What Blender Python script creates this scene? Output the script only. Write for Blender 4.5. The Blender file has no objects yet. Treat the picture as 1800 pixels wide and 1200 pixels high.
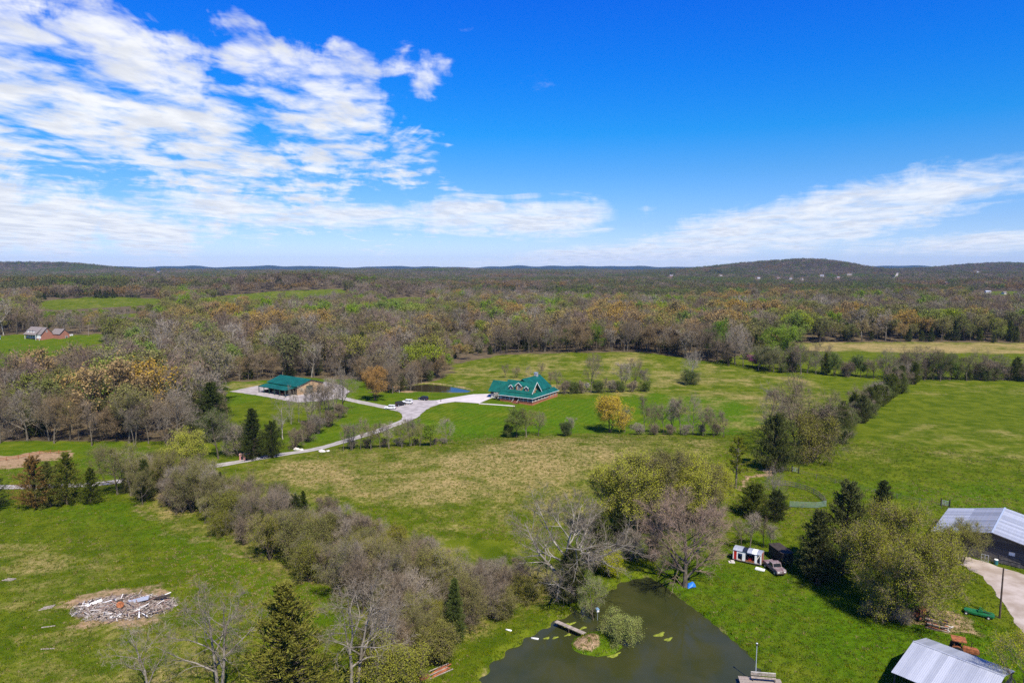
import bpy, math, random, colorsys
import numpy as np
from mathutils import Vector, Matrix, geometry as mgeo

# ------------------------------------------------------------------ camera, sky, sun, exposure
scene = bpy.context.scene
COL = scene.collection
CAM_H = 60.0
PITCH = math.atan(130 / 1200.0)
cam_data = bpy.data.cameras.new('camera')
cam_data.sensor_width = 36.0
cam_data.lens = 24.0
cam_data.clip_start = 1.0
cam_data.clip_end = 60000.0
cam = bpy.data.objects.new('camera', cam_data)
COL.objects.link(cam)
cam.location = (0, 0, CAM_H)
cam.rotation_euler = (math.radians(90) - PITCH, 0, 0)
scene.camera = cam

SUN_AZ = math.radians(24)     # sun stands behind the camera, to the right
SUN_EL = math.radians(54)
SUN_DIR = Vector((math.sin(SUN_AZ) * math.cos(SUN_EL), -math.cos(SUN_AZ) * math.cos(SUN_EL), math.sin(SUN_EL)))
sun_data = bpy.data.lights.new('sun', 'SUN')
sun_data.energy = 4.7
sun_data.angle = math.radians(0.53)
sun_data.color = (1.0, 0.93, 0.79)
sun = bpy.data.objects.new('sun', sun_data)
COL.objects.link(sun)
sun.rotation_euler = (-SUN_DIR).to_track_quat('-Z', 'Y').to_euler()
sun.location = (100, -200, 300)

vs = scene.view_settings
scene.display_settings.display_device = 'sRGB'
vs.view_transform = 'Standard'
vs.look = 'None'
vs.exposure = 0.66
vs.gamma = 1.0
vs.use_curve_mapping = False
scene.render.engine = 'CYCLES'
cy = scene.cycles
cy.use_denoising = False
cy.denoiser = 'OPENIMAGEDENOISE'
cy.denoising_input_passes = 'RGB_ALBEDO_NORMAL'
cy.denoising_prefilter = 'ACCURATE'
cy.max_bounces = 5
cy.diffuse_bounces = 2
cy.glossy_bounces = 2
cy.transmission_bounces = 3
cy.transparent_max_bounces = 4
cy.volume_bounces = 0
cy.use_adaptive_sampling = False
cy.caustics_reflective = False
cy.caustics_refractive = False
cy.sample_clamp_indirect = 3.0


class NT:
    """small helper that writes shader nodes"""
    def __init__(self, tree):
        self.t = tree
        tree.nodes.clear()

    def n(self, typ, ins=None, **props):
        node = self.t.nodes.new(typ)
        for k, v in props.items():
            setattr(node, k, v)
        for k, v in (ins or {}).items():
            sock = node.inputs[k]
            if isinstance(v, bpy.types.NodeSocket):
                self.t.links.new(v, sock)
            else:
                sock.default_value = v
        return node

    def m(self, op, a, b=None, c=None, clamp=False):
        ins = {0: a}
        if b is not None:
            ins[1] = b
        if c is not None:
            ins[2] = c
        return self.n('ShaderNodeMath', ins, operation=op, use_clamp=clamp).outputs[0]

    def step(self, v, lo, hi):
        return self.n('ShaderNodeMapRange', {'Value': v, 'From Min': lo, 'From Max': hi}, interpolation_type='SMOOTHSTEP').outputs[0]

    def mix(self, f, a, b, mode='MIX'):
        nd = self.n('ShaderNodeMix', None, data_type='RGBA', blend_type=mode)
        for i, v in ((0, f), (6, a), (7, b)):
            if isinstance(v, bpy.types.NodeSocket):
                self.t.links.new(v, nd.inputs[i])
            elif isinstance(v, (int, float)):
                nd.inputs[i].default_value = v
            else:
                nd.inputs[i].default_value = tuple(v) + ((1,) if len(v) == 3 else ())
        return nd.outputs[2]

    def noise(self, vec, scale, detail=4, rough=0.55, dist=0.0):
        ins = {'Scale': scale, 'Detail': detail, 'Roughness': rough, 'Distortion': dist}
        if vec is not None:
            ins['Vector'] = vec
        return self.n('ShaderNodeTexNoise', ins).outputs['Fac']


world = bpy.data.worlds.new('World')
scene.world = world
world.use_nodes = True


def build_sky():
    N = NT(world.node_tree)
    sky = N.n('ShaderNodeTexSky', None, sky_type='NISHITA', sun_disc=False, sun_elevation=SUN_EL,
              sun_rotation=math.atan2(SUN_DIR.x, SUN_DIR.y), altitude=200.0, air_density=1.0, dust_density=0.35, ozone_density=2.5)
    tc = N.n('ShaderNodeTexCoord').outputs['Generated']
    xyz = N.n('ShaderNodeSeparateXYZ', {0: tc})
    x, y, z = xyz.outputs
    # clear spring air: the blue deepens quickly above the horizon
    ramp = N.n('ShaderNodeValToRGB', {0: z})
    er = ramp.color_ramp.elements
    for i, (pos, c) in enumerate(((0.0, (1.15, 1.3, 1.9)), (0.06, (0.70, 0.97, 1.56)), (0.132, (0.33, 0.865, 1.47)), (0.185, (0.07, 0.83, 1.6)), (0.262, (0.02, 0.73, 1.85)), (0.364, (0.015, 0.6, 2.1)))):
        e = er[i] if i < 2 else er.new(pos)
        e.position = pos
        e.color = tuple(q / 2.5 for q in c) + (1,)
    blue = N.mix(1.0, N.mix(1.0, sky.outputs[0], ramp.outputs[0], 'MULTIPLY'), (2.5, 2.5, 2.5), 'MULTIPLY')
    az = N.m('ARCTAN2', x, y)
    el = N.m('ARCSINE', z)
    inv = N.m('DIVIDE', 1.0, N.m('ADD', N.m('MAXIMUM', z, 0.0), 0.07))
    px, py = N.m('MULTIPLY', x, inv), N.m('MULTIPLY', y, inv)
    # cloud sheet coordinates, rolled out along the wind (almost along the view)
    wa = math.radians(8)
    u = N.m('ADD', N.m('MULTIPLY', px, math.cos(wa)), N.m('MULTIPLY', py, -math.sin(wa)))
    v = N.m('ADD', N.m('MULTIPLY', px, math.sin(wa)), N.m('MULTIPLY', py, math.cos(wa)))
    rolls = N.n('ShaderNodeCombineXYZ', {0: u, 1: N.m('MULTIPLY', v, 0.56), 2: 3.7}).outputs[0]
    streak = N.n('ShaderNodeCombineXYZ', {0: N.m('MULTIPLY', u, 0.9), 1: N.m('MULTIPLY', v, 0.8), 2: 5.2}).outputs[0]
    puff = N.n('ShaderNodeCombineXYZ', {0: u, 1: N.m('MULTIPLY', v, 0.8), 2: 1.3}).outputs[0]
    n1 = N.m('ADD', N.m('MULTIPLY', N.noise(rolls, 3.2, 4, 0.5, 0.3), 0.5), N.m('MULTIPLY', N.noise(puff, 6.5, 7, 0.55, 0.25), 0.5))
    n2 = N.noise(streak, 1.9, 9, 0.62, 0.9)
    warp = N.m('MULTIPLY', N.m('SUBTRACT', N.noise(tc, 9.0, 5, 0.65, 0.6), 0.5), 1.6)

    def blob(cx, cy_, rx, ry, slope=0.0, edge=1.0):
        a0, e0 = (cx - 900) / 1207.0, (470 - cy_) / 1207.0
        da = N.m('SUBTRACT', az, a0)
        de = N.m('SUBTRACT', N.m('SUBTRACT', el, e0), N.m('MULTIPLY', da, -slope))
        q = N.m('ADD', N.m('POWER', N.m('DIVIDE', da, rx / 1207.0), 2.0), N.m('POWER', N.m('DIVIDE', de, ry / 1207.0), 2.0))
        return N.step(N.m('ADD', N.m('SQRT', q), warp), 1.0 + edge * 0.45, 1.0 - edge * 0.75)

    def mx(*a):
        r = a[0]
        for b in a[1:]:
            r = N.m('MAXIMUM', r, b)
        return r
    # altocumulus field on the left, going on outside the frame
    c1 = mx(blob(230, 205, 560, 190, 0.33, .8), blob(20, 240, 430, 200, 0.0), N.m('MULTIPLY', blob(590, 225, 280, 150, 0.25, .9), .98), N.m('MULTIPLY', blob(742, 165, 122, 74, -0.1, 1.2), .95), blob(-900, 200, 700, 240, 0.0),
            N.m('MULTIPLY', blob(170, 32, 110, 24, 0.3, 1.3), 0.75), N.m('MULTIPLY', blob(822, 78, 26, 16, 0, 1.0), 0.8),
            N.m('MULTIPLY', blob(925, 168, 90, 48, 0, 1.3), 0.60), N.m('MULTIPLY', blob(1040, 112, 150, 40, 0, 1.3), 0.66))
    d1 = N.m('MULTIPLY', N.step(N.m('ADD', n1, N.m('MULTIPLY', c1, 0.50)), 0.84, 1.09), 0.97)
    # low thick bank at the left horizon
    c2 = mx(blob(20, 395, 520, 76, 0.05, 1.3), blob(-700, 400, 700, 90, 0.0), N.m('MULTIPLY', blob(420, 372, 220, 40, 0.1, 1.3), .8))
    d2 = N.m('MULTIPLY', N.step(N.m('ADD', N.m('ADD', N.m('MULTIPLY', n1, 0.6), N.m('MULTIPLY', n2, 0.4)), N.m('MULTIPLY', c2, 0.75)), 0.80, 1.12), 0.93)
    # thin streaks over the middle and the right horizon
    c3 = mx(blob(910, 382, 250, 42, 0.0), blob(1420, 392, 560, 52, -0.19), blob(1120, 448, 330, 22, -0.05), blob(1700, 430, 260, 22, -0.05), blob(2300, 300, 600, 120, -0.1), blob(650, 385, 200, 26, 0))
    d3 = N.m('MULTIPLY', N.step(N.m('ADD', n2, N.m('MULTIPLY', c3, 0.62)), 0.72, 1.25), 0.88)
    # a thin scatter of cloud over the rest of the sky behind the camera
    back = N.m('MULTIPLY', N.step(n1, 0.60, 0.85), N.step(y, 0.3, -0.1))
    dens = mx(d1, d2, d3, back)
    dens = N.m('MULTIPLY', dens, N.step(z, -0.01, 0.012))
    shade = N.step(N.m('ADD', N.m('MULTIPLY', N.noise(rolls, 5.0, 5, 0.6, 0.3), 1.0), N.m('MULTIPLY', dens, -0.2)), 0.15, 0.5)
    ccol = N.mix(shade, (7.6, 7.9, 8.5), (10.2, 10.3, 10.4))
    out = N.mix(dens, blue, ccol)
    bg = N.n('ShaderNodeBackground', {'Color': out, 'Strength': 0.0635})
    N.n('ShaderNodeOutputWorld', {'Surface': bg.outputs[0]})


build_sky()
world.cycles.sampling_method = 'MANUAL'
world.cycles.sample_map_resolution = 512

# ------------------------------------------------------------------ helpers
RNG = np.random.default_rng(7)
random.seed(7)
F_PX = 1200.0
FWD = np.array([0, math.cos(PITCH), -math.sin(PITCH)])
UPV = np.array([0, math.sin(PITCH), math.cos(PITCH)])


def sstep(t):
    t = np.clip(t, 0, 1)
    return t * t * (3 - 2 * t)


def tag(o, label=None, cat=None, group=None, kind=None):
    if label:
        o['label'] = label
    if cat:
        o['category'] = cat
    if group:
        o['group'] = group
    if kind:
        o['kind'] = kind
    return o


def mesh_np(name, verts, faces, mats=(), midx=None, smooth=False):
    """mesh from numpy arrays; faces is a list of (n,k) arrays with k = 3 or 4"""
    me = bpy.data.meshes.new(name)
    verts = np.asarray(verts, np.float32).reshape(-1, 3)
    faces = [np.asarray(f, np.int32) for f in faces if len(f)]
    me.vertices.add(len(verts))
    me.vertices.foreach_set('co', verts.ravel())
    nl = sum(f.size for f in faces)
    npoly = sum(len(f) for f in faces)
    me.loops.add(nl)
    me.polygons.add(npoly)
    me.loops.foreach_set('vertex_index', np.concatenate([f.ravel() for f in faces]))
    tot = np.concatenate([np.full(len(f), f.shape[1], np.int32) for f in faces])
    start = np.concatenate([[0], np.cumsum(tot)[:-1]]).astype(np.int32)
    me.polygons.foreach_set('loop_start', start)
    for m in mats:
        me.materials.append(m)
    if midx is not None:
        me.polygons.foreach_set('material_index', np.asarray(midx, np.int32))
    me.polygons.foreach_set('use_smooth', np.full(npoly, smooth, bool))
    me.update(calc_edges=True)
    return me


def link(name, me, parent=None, loc=None, rz=None):
    o = bpy.data.objects.new(name, me)
    COL.objects.link(o)
    if parent is not None:
        o.parent = parent
    if loc is not None:
        o.location = loc
    if rz is not None:
        o.rotation_euler = (0, 0, rz)
    return o


def empty(name, loc, rz=0.0, label=None, cat=None, group=None):
    o = link(name, None, None, loc, rz)
    o.empty_display_size = 0.5
    return tag(o, label, cat, group)


class MB:
    """collects simple solids and links them as one mesh object"""
    def __init__(self):
        self.v, self.f = [], []

    def add(self, vs_, fs_):
        b = len(self.v)
        self.v += [tuple(q) for q in vs_]
        self.f += [tuple(i + b for i in q) for q in fs_]
        return self

    def box(self, x0, x1, y0, y1, z0, z1):
        return self.add([(x0, y0, z0), (x1, y0, z0), (x1, y1, z0), (x0, y1, z0), (x0, y0, z1), (x1, y0, z1), (x1, y1, z1), (x0, y1, z1)],
                        [(3, 2, 1, 0), (4, 5, 6, 7), (0, 1, 5, 4), (1, 2, 6, 5), (2, 3, 7, 6), (3, 0, 4, 7)])

    def bar(self, p, q, w, h=None):
        """box beam from p to q, w wide, h high"""
        h = h or w
        p, q = Vector(p), Vector(q)
        d = (q - p).normalized()
        s = d.cross(Vector((0, 0, 1)))
        s = s.normalized() if s.length > 1e-4 else Vector((1, 0, 0))
        u = s.cross(d).normalized()
        s, u = s * w / 2, u * h / 2
        pts = [p - s - u, p + s - u, p + s + u, p - s + u, q - s - u, q + s - u, q + s + u, q - s + u]
        return self.add(pts, [(3, 2, 1, 0), (4, 5, 6, 7), (0, 1, 5, 4), (1, 2, 6, 5), (2, 3, 7, 6), (3, 0, 4, 7)])

    def tube(self, p, q, r0, r1=None, n=8):
        r1 = r0 if r1 is None else r1
        p, q = Vector(p), Vector(q)
        d = (q - p).normalized()
        s = d.cross(Vector((0, 0, 1)))
        s = s.normalized() if s.length > 1e-4 else Vector((1, 0, 0))
        u = s.cross(d)
        ring = lambda c, r: [c + (s * math.cos(2 * math.pi * i / n) + u * math.sin(2 * math.pi * i / n)) * r for i in range(n)]
        return self.add(ring(p, r0) + ring(q, r1), [(i, (i + 1) % n, n + (i + 1) % n, n + i) for i in range(n)] + [tuple(range(n))[::-1], tuple(range(n, 2 * n))])

    def prism(self, poly, a, b, axis='x'):
        """closed polygon (pairs) extruded along an axis from a to b"""
        n = len(poly)
        def P(q, t):
            return {'x': (t, q[0], q[1]), 'y': (q[0], t, q[1]), 'z': (q[0], q[1], t)}[axis]
        return self.add([P(q, a) for q in poly] + [P(q, b) for q in poly],
                        [(i, (i + 1) % n, n + (i + 1) % n, n + i) for i in range(n)] + [tuple(range(n))[::-1], tuple(range(n, 2 * n))])

    def slab(self, pts, th):
        """a sheet given by its corner points (in order), thickened downwards"""
        n = len(pts)
        pts = [Vector(p) for p in pts]
        nr = (pts[1] - pts[0]).cross(pts[2] - pts[1]).normalized()
        if nr.z < 0:
            nr = -nr
        low = [p - nr * th for p in pts]
        return self.add(pts + low, [tuple(range(n)), tuple(range(n, 2 * n))[::-1]] + [(i, i + n, (i + 1) % n + n, (i + 1) % n) for i in range(n)])

    def mesh(self, name, mat, smooth=False):
        me = bpy.data.meshes.new(name)
        me.from_pydata(self.v, [], self.f)
        if mat:
            me.materials.append(mat)
        import bmesh
        bm = bmesh.new()
        bm.from_mesh(me)
        bmesh.ops.recalc_face_normals(bm, faces=bm.faces)
        bm.to_mesh(me)
        bm.free()
        if smooth:
            me.polygons.foreach_set('use_smooth', np.ones(len(me.polygons), bool))
        return me

    def build(self, name, mat, parent=None, smooth=False, loc=None, rz=None):
        return link(name, self.mesh(name, mat, smooth), parent, loc, rz)


def pmat(name, col, rough=0.8, var=0.15, vscale=2.0, bump=0.0, bscale=20.0, spec=0.3, metal=0.0, col2=None, coords='Object', bdist=0.05):
    """plain procedural surface: base colour broken up by noise"""
    m = bpy.data.materials.new(name)
    m.use_nodes = True
    N = NT(m.node_tree)
    tc = N.n('ShaderNodeTexCoord').outputs[coords]
    n = N.noise(tc, vscale, 5, 0.6)
    c2 = col2 or tuple(c * (1 - var * 2) for c in col)
    c1 = col if col2 else tuple(min(1, c * (1 + var)) for c in col)
    c = N.mix(N.step(n, 0.3, 0.7), c2, c1)
    ins = {'Base Color': c, 'Roughness': rough, 'Specular IOR Level': spec, 'Metallic': metal}
    if bump:
        ins['Normal'] = N.n('ShaderNodeBump', {'Strength': bump, 'Distance': bdist, 'Height': N.noise(tc, bscale, 4, 0.6)}).outputs[0]
    p = N.n('ShaderNodeBsdfPrincipled', ins)
    N.n('ShaderNodeOutputMaterial', {'Surface': p.outputs[0]})
    return m


# ------------------------------------------------------------------ the lie of the land
def gauss(x, y, cx, cy_, sx, sy, a):
    return a * np.exp(-((x - cx) / sx) ** 2 - ((y - cy_) / sy) ** 2)


POND = ISLAND = POND2 = None


def land(x, y):
    x, y = np.asarray(x, float), np.asarray(y, float)
    r = np.hypot(x, y)
    h = gauss(x, y, 30, 205, 70, 34, 2.6) + gauss(x, y, 0, 305, 45, 30, 2.0) + gauss(x, y, -105, 320, 40, 25, 1.2)
    h = h + gauss(x, y, 90, 440, 150, 60, 6.0) + gauss(x, y, -70, 112, 50, 40, 1.0) + gauss(x, y, 170, 220, 70, 60, 1.5)
    h = h - gauss(x, y, -30, 240, 60, 14, 1.2) - gauss(x, y, 60, 255, 60, 16, 1.5)
    h = h - gauss(x, y, -12, 128, 20, 26, 1.6)
    t = sstep((r - 350) / 700)
    h = h + t * (5 * np.sin(x / 210 + 1.3) * np.sin(y / 260 + .4) + 3 * np.sin(x / 95 + y / 120))
    h = h + 25 * sstep((r - 700) / 5200)
    h = h + gauss(x, y, -900, 1420, 420, 150, 22) + gauss(x, y, -430, 1560, 260, 170, 26) + gauss(x, y, -190, 1330, 120, 110, 13) + gauss(x, y, -395, 590, 90, 70, 7)
    h = h + gauss(x, y, -640, 1020, 150, 90, 9) + gauss(x, y, 230, 620, 160, 60, 3)
    far = sstep((r - 1500) / 2000)
    h = h + far * (7 * np.sin(x / 430 + y / 700) * np.sin(y / 520 + 2) + 4 * np.sin(x / 190 + 1) * np.sin(y / 260))
    # wooded hills on the skyline
    h = h + gauss(x, y, 1690, 3750, 300, 400, 66) + gauss(x, y, 1250, 3850, 380, 420, 34)
    h = h + gauss(x, y, 2950, 4100, 520, 420, 50) + gauss(x, y, -2950, 4300, 520, 420, 52) + gauss(x, y, -2300, 4500, 300, 400, 14)
    # low blue ridge far away
    b = sstep((r - 9000) / 3500) * (1 - sstep((r - 16500) / 2500))
    h = h - 70 * sstep((r - 6300) / 1500)
    a = np.arctan2(x, y)
    prof = (16 * np.sin(a * 37 + 1) + 12 * np.sin(a * 71 + 2) + 9 * np.sin(a * 143) + 26 * np.exp(-((a + .435) / .035) ** 2) + 30 * np.exp(-((a - .115) / .03) ** 2)
            + 10 * np.sin(a * 17 + .5))
    h = h + b * (113 + .6 * prof)
    return h


def sdist(px_, py_, poly):
    """signed distance to a closed polygon, negative inside"""
    x, y = np.asarray(px_, float), np.asarray(py_, float)
    d2 = np.full(x.shape, 1e18)
    ins = np.zeros(x.shape, bool)
    n = len(poly)
    for i in range(n):
        ax, ay = poly[i]
        bx, by = poly[(i + 1) % n]
        ex, ey = bx - ax, by - ay
        t = np.clip(((x - ax) * ex + (y - ay) * ey) / (ex * ex + ey * ey + 1e-12), 0, 1)
        d2 = np.minimum(d2, (x - ax - t * ex) ** 2 + (y - ay - t * ey) ** 2)
        c = (ay > y) != (by > y)
        with np.errstate(divide='ignore', invalid='ignore'):
            xi = ax + (y - ay) / (by - ay if by != ay else 1e-12) * ex
        ins ^= c & (x < xi)
    d = np.sqrt(d2)
    return np.where(ins, -d, d)


WATER_Z = -0.75
POND2_Z = 0.0


def height(x, y):
    x, y = np.asarray(x, float), np.asarray(y, float)
    h = land(x, y)
    if POND is not None:
        near = np.hypot(x - 15, y - 95) < 90
        if near.any():
            d = np.where(near, sdist(x, y, POND), 99)
            d = d - 1.0 + 0.35 * np.sin(x * 1.7 + y * .6) + 0.25 * np.sin(y * 2.3 - x)
            h = np.where(d > 0, h + (-0.1 - h) * (1 - sstep(d / 9)), -0.1 + np.maximum(d * 0.55, -2.4))
            di = np.where(near, sdist(x, y, ISLAND), 99)
            h = np.maximum(h, np.where(di < 2.5, np.minimum(0.35 - .28 * np.minimum(di + 2, 0) * .2, -0.75 - di * 0.55), -50))
        near = np.hypot(x + 30, y - 322) < 60
        if near.any():
            d = np.where(near, sdist(x, y, POND2), 99)
            h = np.where(d > 0, h + (POND2_Z + .5 - h) * (1 - sstep(d / 10)), POND2_Z + .5 + np.maximum(d * 0.5, -2))
    return h


def ray_dir(px_, py_):
    return FWD + np.array([1.0, 0, 0]) * (px_ - 900) / F_PX + UPV * (600 - py_) / F_PX


_TS = np.concatenate([np.arange(40, 700, 1.5), np.arange(700, 2500, 6), np.arange(2500, 9000, 25)])


def ground(px_, py_):
    """the spot on the ground seen at a point of the photograph (coordinates of the 1800 x 1200 original)"""
    d = ray_dir(px_, py_)
    P = d[None, :] * _TS[:, None]
    z = CAM_H + P[:, 2] - height(P[:, 0], P[:, 1])
    k = np.argmax(z < 0)
    if not (z < 0).any():
        k = len(_TS) - 1
    k = max(k, 1)
    t0, t1, z0, z1 = _TS[k - 1], _TS[k], z[k - 1], z[k]
    t = t0 + (t1 - t0) * z0 / (z0 - z1 + 1e-9)
    q = d * t
    return np.array([q[0], q[1], float(height(q[0], q[1]))])


def flat_pt(px_, py_, z=0.0):
    d = ray_dir(px_, py_)
    t = (z - CAM_H) / d[2]
    return (d[0] * t, d[1] * t)


def to_px(x, y, z):
    d = np.stack([x, y, np.asarray(z) - CAM_H], -1)
    dep = d @ FWD
    return 900 + F_PX * d[..., 0] / dep, 600 - F_PX * (d @ UPV) / dep


def gpoly(pts):
    return [tuple(ground(a, b)[:2]) for a, b in pts]


POND_P = [flat_pt(a, b, -.5) for a, b in [(846, 1235), (846, 1190), (862, 1163), (890, 1142), (932, 1115), (975, 1088), (1012, 1072), (1055, 1046), (1092, 1020), (1135, 1010), (1165, 1024), (1192, 1047), (1232, 1074), (1272, 1108), (1312, 1142), (1342, 1182), (1375, 1215), (1390, 1270), (1300, 1330), (1000, 1340), (870, 1290)]]
ISL_P = [flat_pt(a, b, -.4) for a, b in [(1004, 1128), (1010, 1116), (1030, 1110), (1050, 1104), (1075, 1107), (1092, 1118), (1094, 1134), (1078, 1146), (1050, 1150), (1022, 1145), (1008, 1138)]]
POND2_Z = float(land(*flat_pt(765, 684))) - 0.6
POND2_P = [flat_pt(a, b, POND2_Z) for a, b in [(704, 683), (720, 677), (750, 674), (785, 677), (812, 682), (832, 687), (822, 691), (790, 691), (745, 690), (715, 688)]]
POND, ISLAND, POND2 = POND_P, ISL_P, POND2_P

# pieces of the photograph where open ground shows (no wood grows over them)
OPEN = {
    'left_meadow': [(-60, 884), (60, 884), (190, 878), (235, 884), (300, 922), (420, 975), (500, 1010), (560, 1045), (625, 1085), (600, 1260), (-60, 1260)],
    'left_lawn': [(-60, 776), (150, 778), (250, 781), (285, 800), (270, 835), (190, 850), (60, 850), (-60, 852)],
    'middle_field': [(385, 832), (470, 806), (560, 794), (640, 792), (790, 783), (880, 770), (1000, 768), (1120, 764), (1265, 770), (1290, 790), (1240, 800), (1060, 850), (1010, 900), (950, 960), (870, 970), (800, 930), (700, 890), (600, 880), (500, 862), (430, 845)],
    'house_lawn': [(640, 765), (700, 742), (740, 720), (850, 706), (1010, 700), (1150, 692), (1300, 700), (1330, 740), (1290, 765), (1100, 762), (980, 764), (880, 768), (790, 778), (760, 748), (700, 755)],
    'shop_clearing': [(360, 674), (460, 668), (520, 663), (640, 668), (660, 692), (700, 690), (720, 675), (770, 671), (830, 686), (870, 690), (850, 708), (740, 722), (700, 745), (610, 772), (520, 790), (505, 770), (600, 725), (560, 712), (470, 700), (400, 715), (395, 690)],
    'far_meadow': [(790, 660), (800, 640), (880, 624), (1000, 620), (1130, 619), (1250, 637), (1340, 651), (1450, 664), (1470, 690), (1400, 760), (1280, 760), (1150, 700), (990, 695), (870, 690), (780, 682)],
    'right_field': [(1604, 670), (1700, 667), (1860, 668), (1860, 930), (1640, 900), (1400, 870), (1375, 832), (1425, 790), (1500, 740)],
    'right_strip': [(1330, 607), (1420, 602), (1600, 601), (1860, 604), (1860, 622), (1600, 620), (1420, 617), (1330, 614)],
    'barnyard': [(1090, 1010), (1160, 1000), (1290, 990), (1330, 930), (1400, 860), (1640, 900), (1860, 930), (1860, 1300), (1340, 1300)],
    'far_field_one': [(50, 543), (75, 529), (140, 524), (270, 524), (300, 528), (275, 536), (180, 541), (110, 545)],
    'far_field_two': [(340, 526), (400, 519), (480, 512), (600, 508), (618, 513), (560, 521), (470, 526), (400, 530)],
    'far_field_three': [(655, 530), (690, 524), (755, 522), (760, 529), (700, 533)],
    'far_field_four': [(190, 555), (230, 551), (290, 551), (290, 555), (220, 558)],
    'far_field_five': [(1690, 518), (1740, 512), (1800, 512), (1800, 520), (1720, 522)],
    'brick_field': [(-60, 596), (30, 588), (110, 590), (190, 587), (195, 597), (150, 612), (100, 626), (60, 634), (20, 645), (-60, 650)],
    'pink_barn_gap': [(486, 597), (508, 595), (508, 604), (486, 604)],
    'hill_road': [(1566, 492), (1577, 479), (1584, 479), (1577, 492)],
}

# ------------------------------------------------------------------ ground sheet
def build_ground():
    az = [math.radians(a) for a in np.arange(-46, 46.01, 0.26)] + [math.radians(a) for a in np.arange(50, 314, 8.0)]
    az = np.array(az)
    rr, r = [], 62.0
    while r < 17500:
        rr.append(r)
        r += 0.5 if r < 150 else (0.0036 * r if r < 480 else 0.011 * r)
    rr = np.array(rr)
    A, R = np.meshgrid(az, rr)
    X, Y = R * np.sin(A), R * np.cos(A)
    Z = height(X.ravel(), Y.ravel()).reshape(X.shape)
    nr, na = X.shape
    V = np.stack([X, Y, Z], -1).reshape(-1, 3)
    i, j = np.meshgrid(np.arange(nr - 1), np.arange(na), indexing='ij')
    j2 = (j + 1) % na
    Q = np.stack([i * na + j, i * na + j2, (i + 1) * na + j2, (i + 1) * na + j], -1).reshape(-1, 4)[:, ::-1]
    V = np.vstack([V, [[0, 0, 0]]])
    jj = np.arange(na)
    T = np.stack([np.full(na, len(V) - 1), jj, (jj + 1) % na], -1)[:, ::-1]
    me = mesh_np('ground', V, [Q, T], [ground_mat()], smooth=True)
    x, y = V[:, 0], V[:, 1]
    rad = np.hypot(x, y)
    # ragged edges
    wx = x + 1.6 * np.sin(x * .31 + y * .17) + 1.1 * np.sin(y * .53 - x * .29) + .8 * np.sin(x * 1.1 + y * .9)
    wy = y + 1.6 * np.sin(y * .27 - x * .21 + 2) + 1.1 * np.sin(x * .47 + y * .33) + .8 * np.sin(y * 1.3 - x * .7)
    grass = np.zeros(len(V), np.float32)
    tan = np.zeros(len(V), np.float32)
    lush = np.zeros(len(V), np.float32)
    dirt = np.zeros(len(V), np.float32)

    def zone(arr, pts, val, feather=3.0, world=False):
        P = pts if world else gpoly(pts)
        P_ = np.array(P)
        c, ext = P_.mean(0), np.abs(P_ - P_.mean(0)).max() * 1.5 + 30
        k = np.hypot(x - c[0], y - c[1]) < ext
        d = sdist(wx[k], wy[k], P)
        w = sstep(0.5 - d / (2 * feather)) * val
        arr[k] = np.maximum(arr[k], w) if val > 0 else arr[k] * (1 - sstep(0.5 - d / (2 * feather)) * -val)

    for k, p in OPEN.items():
        zone(grass, p, 1.0, 4.0 if not k.startswith('far_') else 14.0)
    # the open land before the woods is all grass, rough and dry where hedges stand
    u_, v_ = to_px(x, y, V[:, 2])
    lx, ly = np.array([(-4000, 775), (300, 775), (395, 768), (400, 690), (660, 690), (770, 668), (880, 624), (1130, 619), (1250, 637), (1330, 616), (1600, 618), (6000, 618)]).T
    front = (rad < 640) & (y > 20) & (v_ > np.interp(u_, lx, ly))
    grass[front] = np.maximum(grass[front], .8)
    zone(tan, [(200, 860), (300, 850), (420, 850), (600, 900), (760, 950), (900, 980), (1000, 1000), (1000, 1060), (860, 1110), (760, 1160), (640, 1200), (620, 1090), (480, 1010), (300, 930)], .62, 5)
    zone(tan, OPEN['middle_field'], 0.82, 20)
    zone(tan, OPEN['far_meadow'], 0.5, 8)
    zone(tan, [(-60, 950), (60, 930), (200, 970), (300, 1010), (180, 1030), (330, 1110), (420, 1180), (400, 1300), (-60, 1300)], 0.52, 9)
    zone(tan, [(1480, 790), (1560, 740), (1700, 740), (1860, 760), (1860, 830), (1650, 820), (1530, 830)], 0.40, 14)
    zone(tan, [(1604, 672), (1700, 669), (1860, 671), (1860, 700), (1580, 700)], 0.40, 12)
    zone(tan, OPEN['right_strip'], 0.85, 8)
    zone(tan, [(365, 676), (460, 669), (470, 676), (420, 684)], 0.75, 3)
    zone(tan, [(790, 782), (880, 770), (1000, 772), (870, 760), (780, 756)], 0.35, 5)
    for k in ('far_field_one', 'far_field_two', 'far_field_three', 'far_field_four'):
        zone(tan, OPEN[k], 0.3, 20)
    # worn strip along the hedge, bare banks
    zone(dirt, [(195, 880), (235, 884), (300, 920), (420, 970), (500, 1003), (500, 1020), (410, 984), (290, 935), (215, 895)], 0.50, 2.2)
    zone(dirt, [(640, 1215), (700, 1175), (760, 1130), (860, 1100), (980, 1062), (1060, 1030), (1090, 1012), (1060, 1046), (960, 1075), (860, 1120), (800, 1150), (740, 1210)], 0.22, 1.5)
    zone(dirt, [(-40, 802), (20, 800), (70, 795), (118, 795), (122, 804), (60, 812), (45, 822), (-40, 824)], 0.95, 1.5)
    zone(dirt, [(1312, 838), (1325, 822), (1350, 826), (1352, 836), (1328, 840), (1300, 870), (1290, 868)], 0.9, 1.2)
    zone(dirt, [(704, 690), (690, 688), (700, 680), (735, 673), (726, 676), (708, 683), (735, 690)], 0.85, 1.2)
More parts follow.
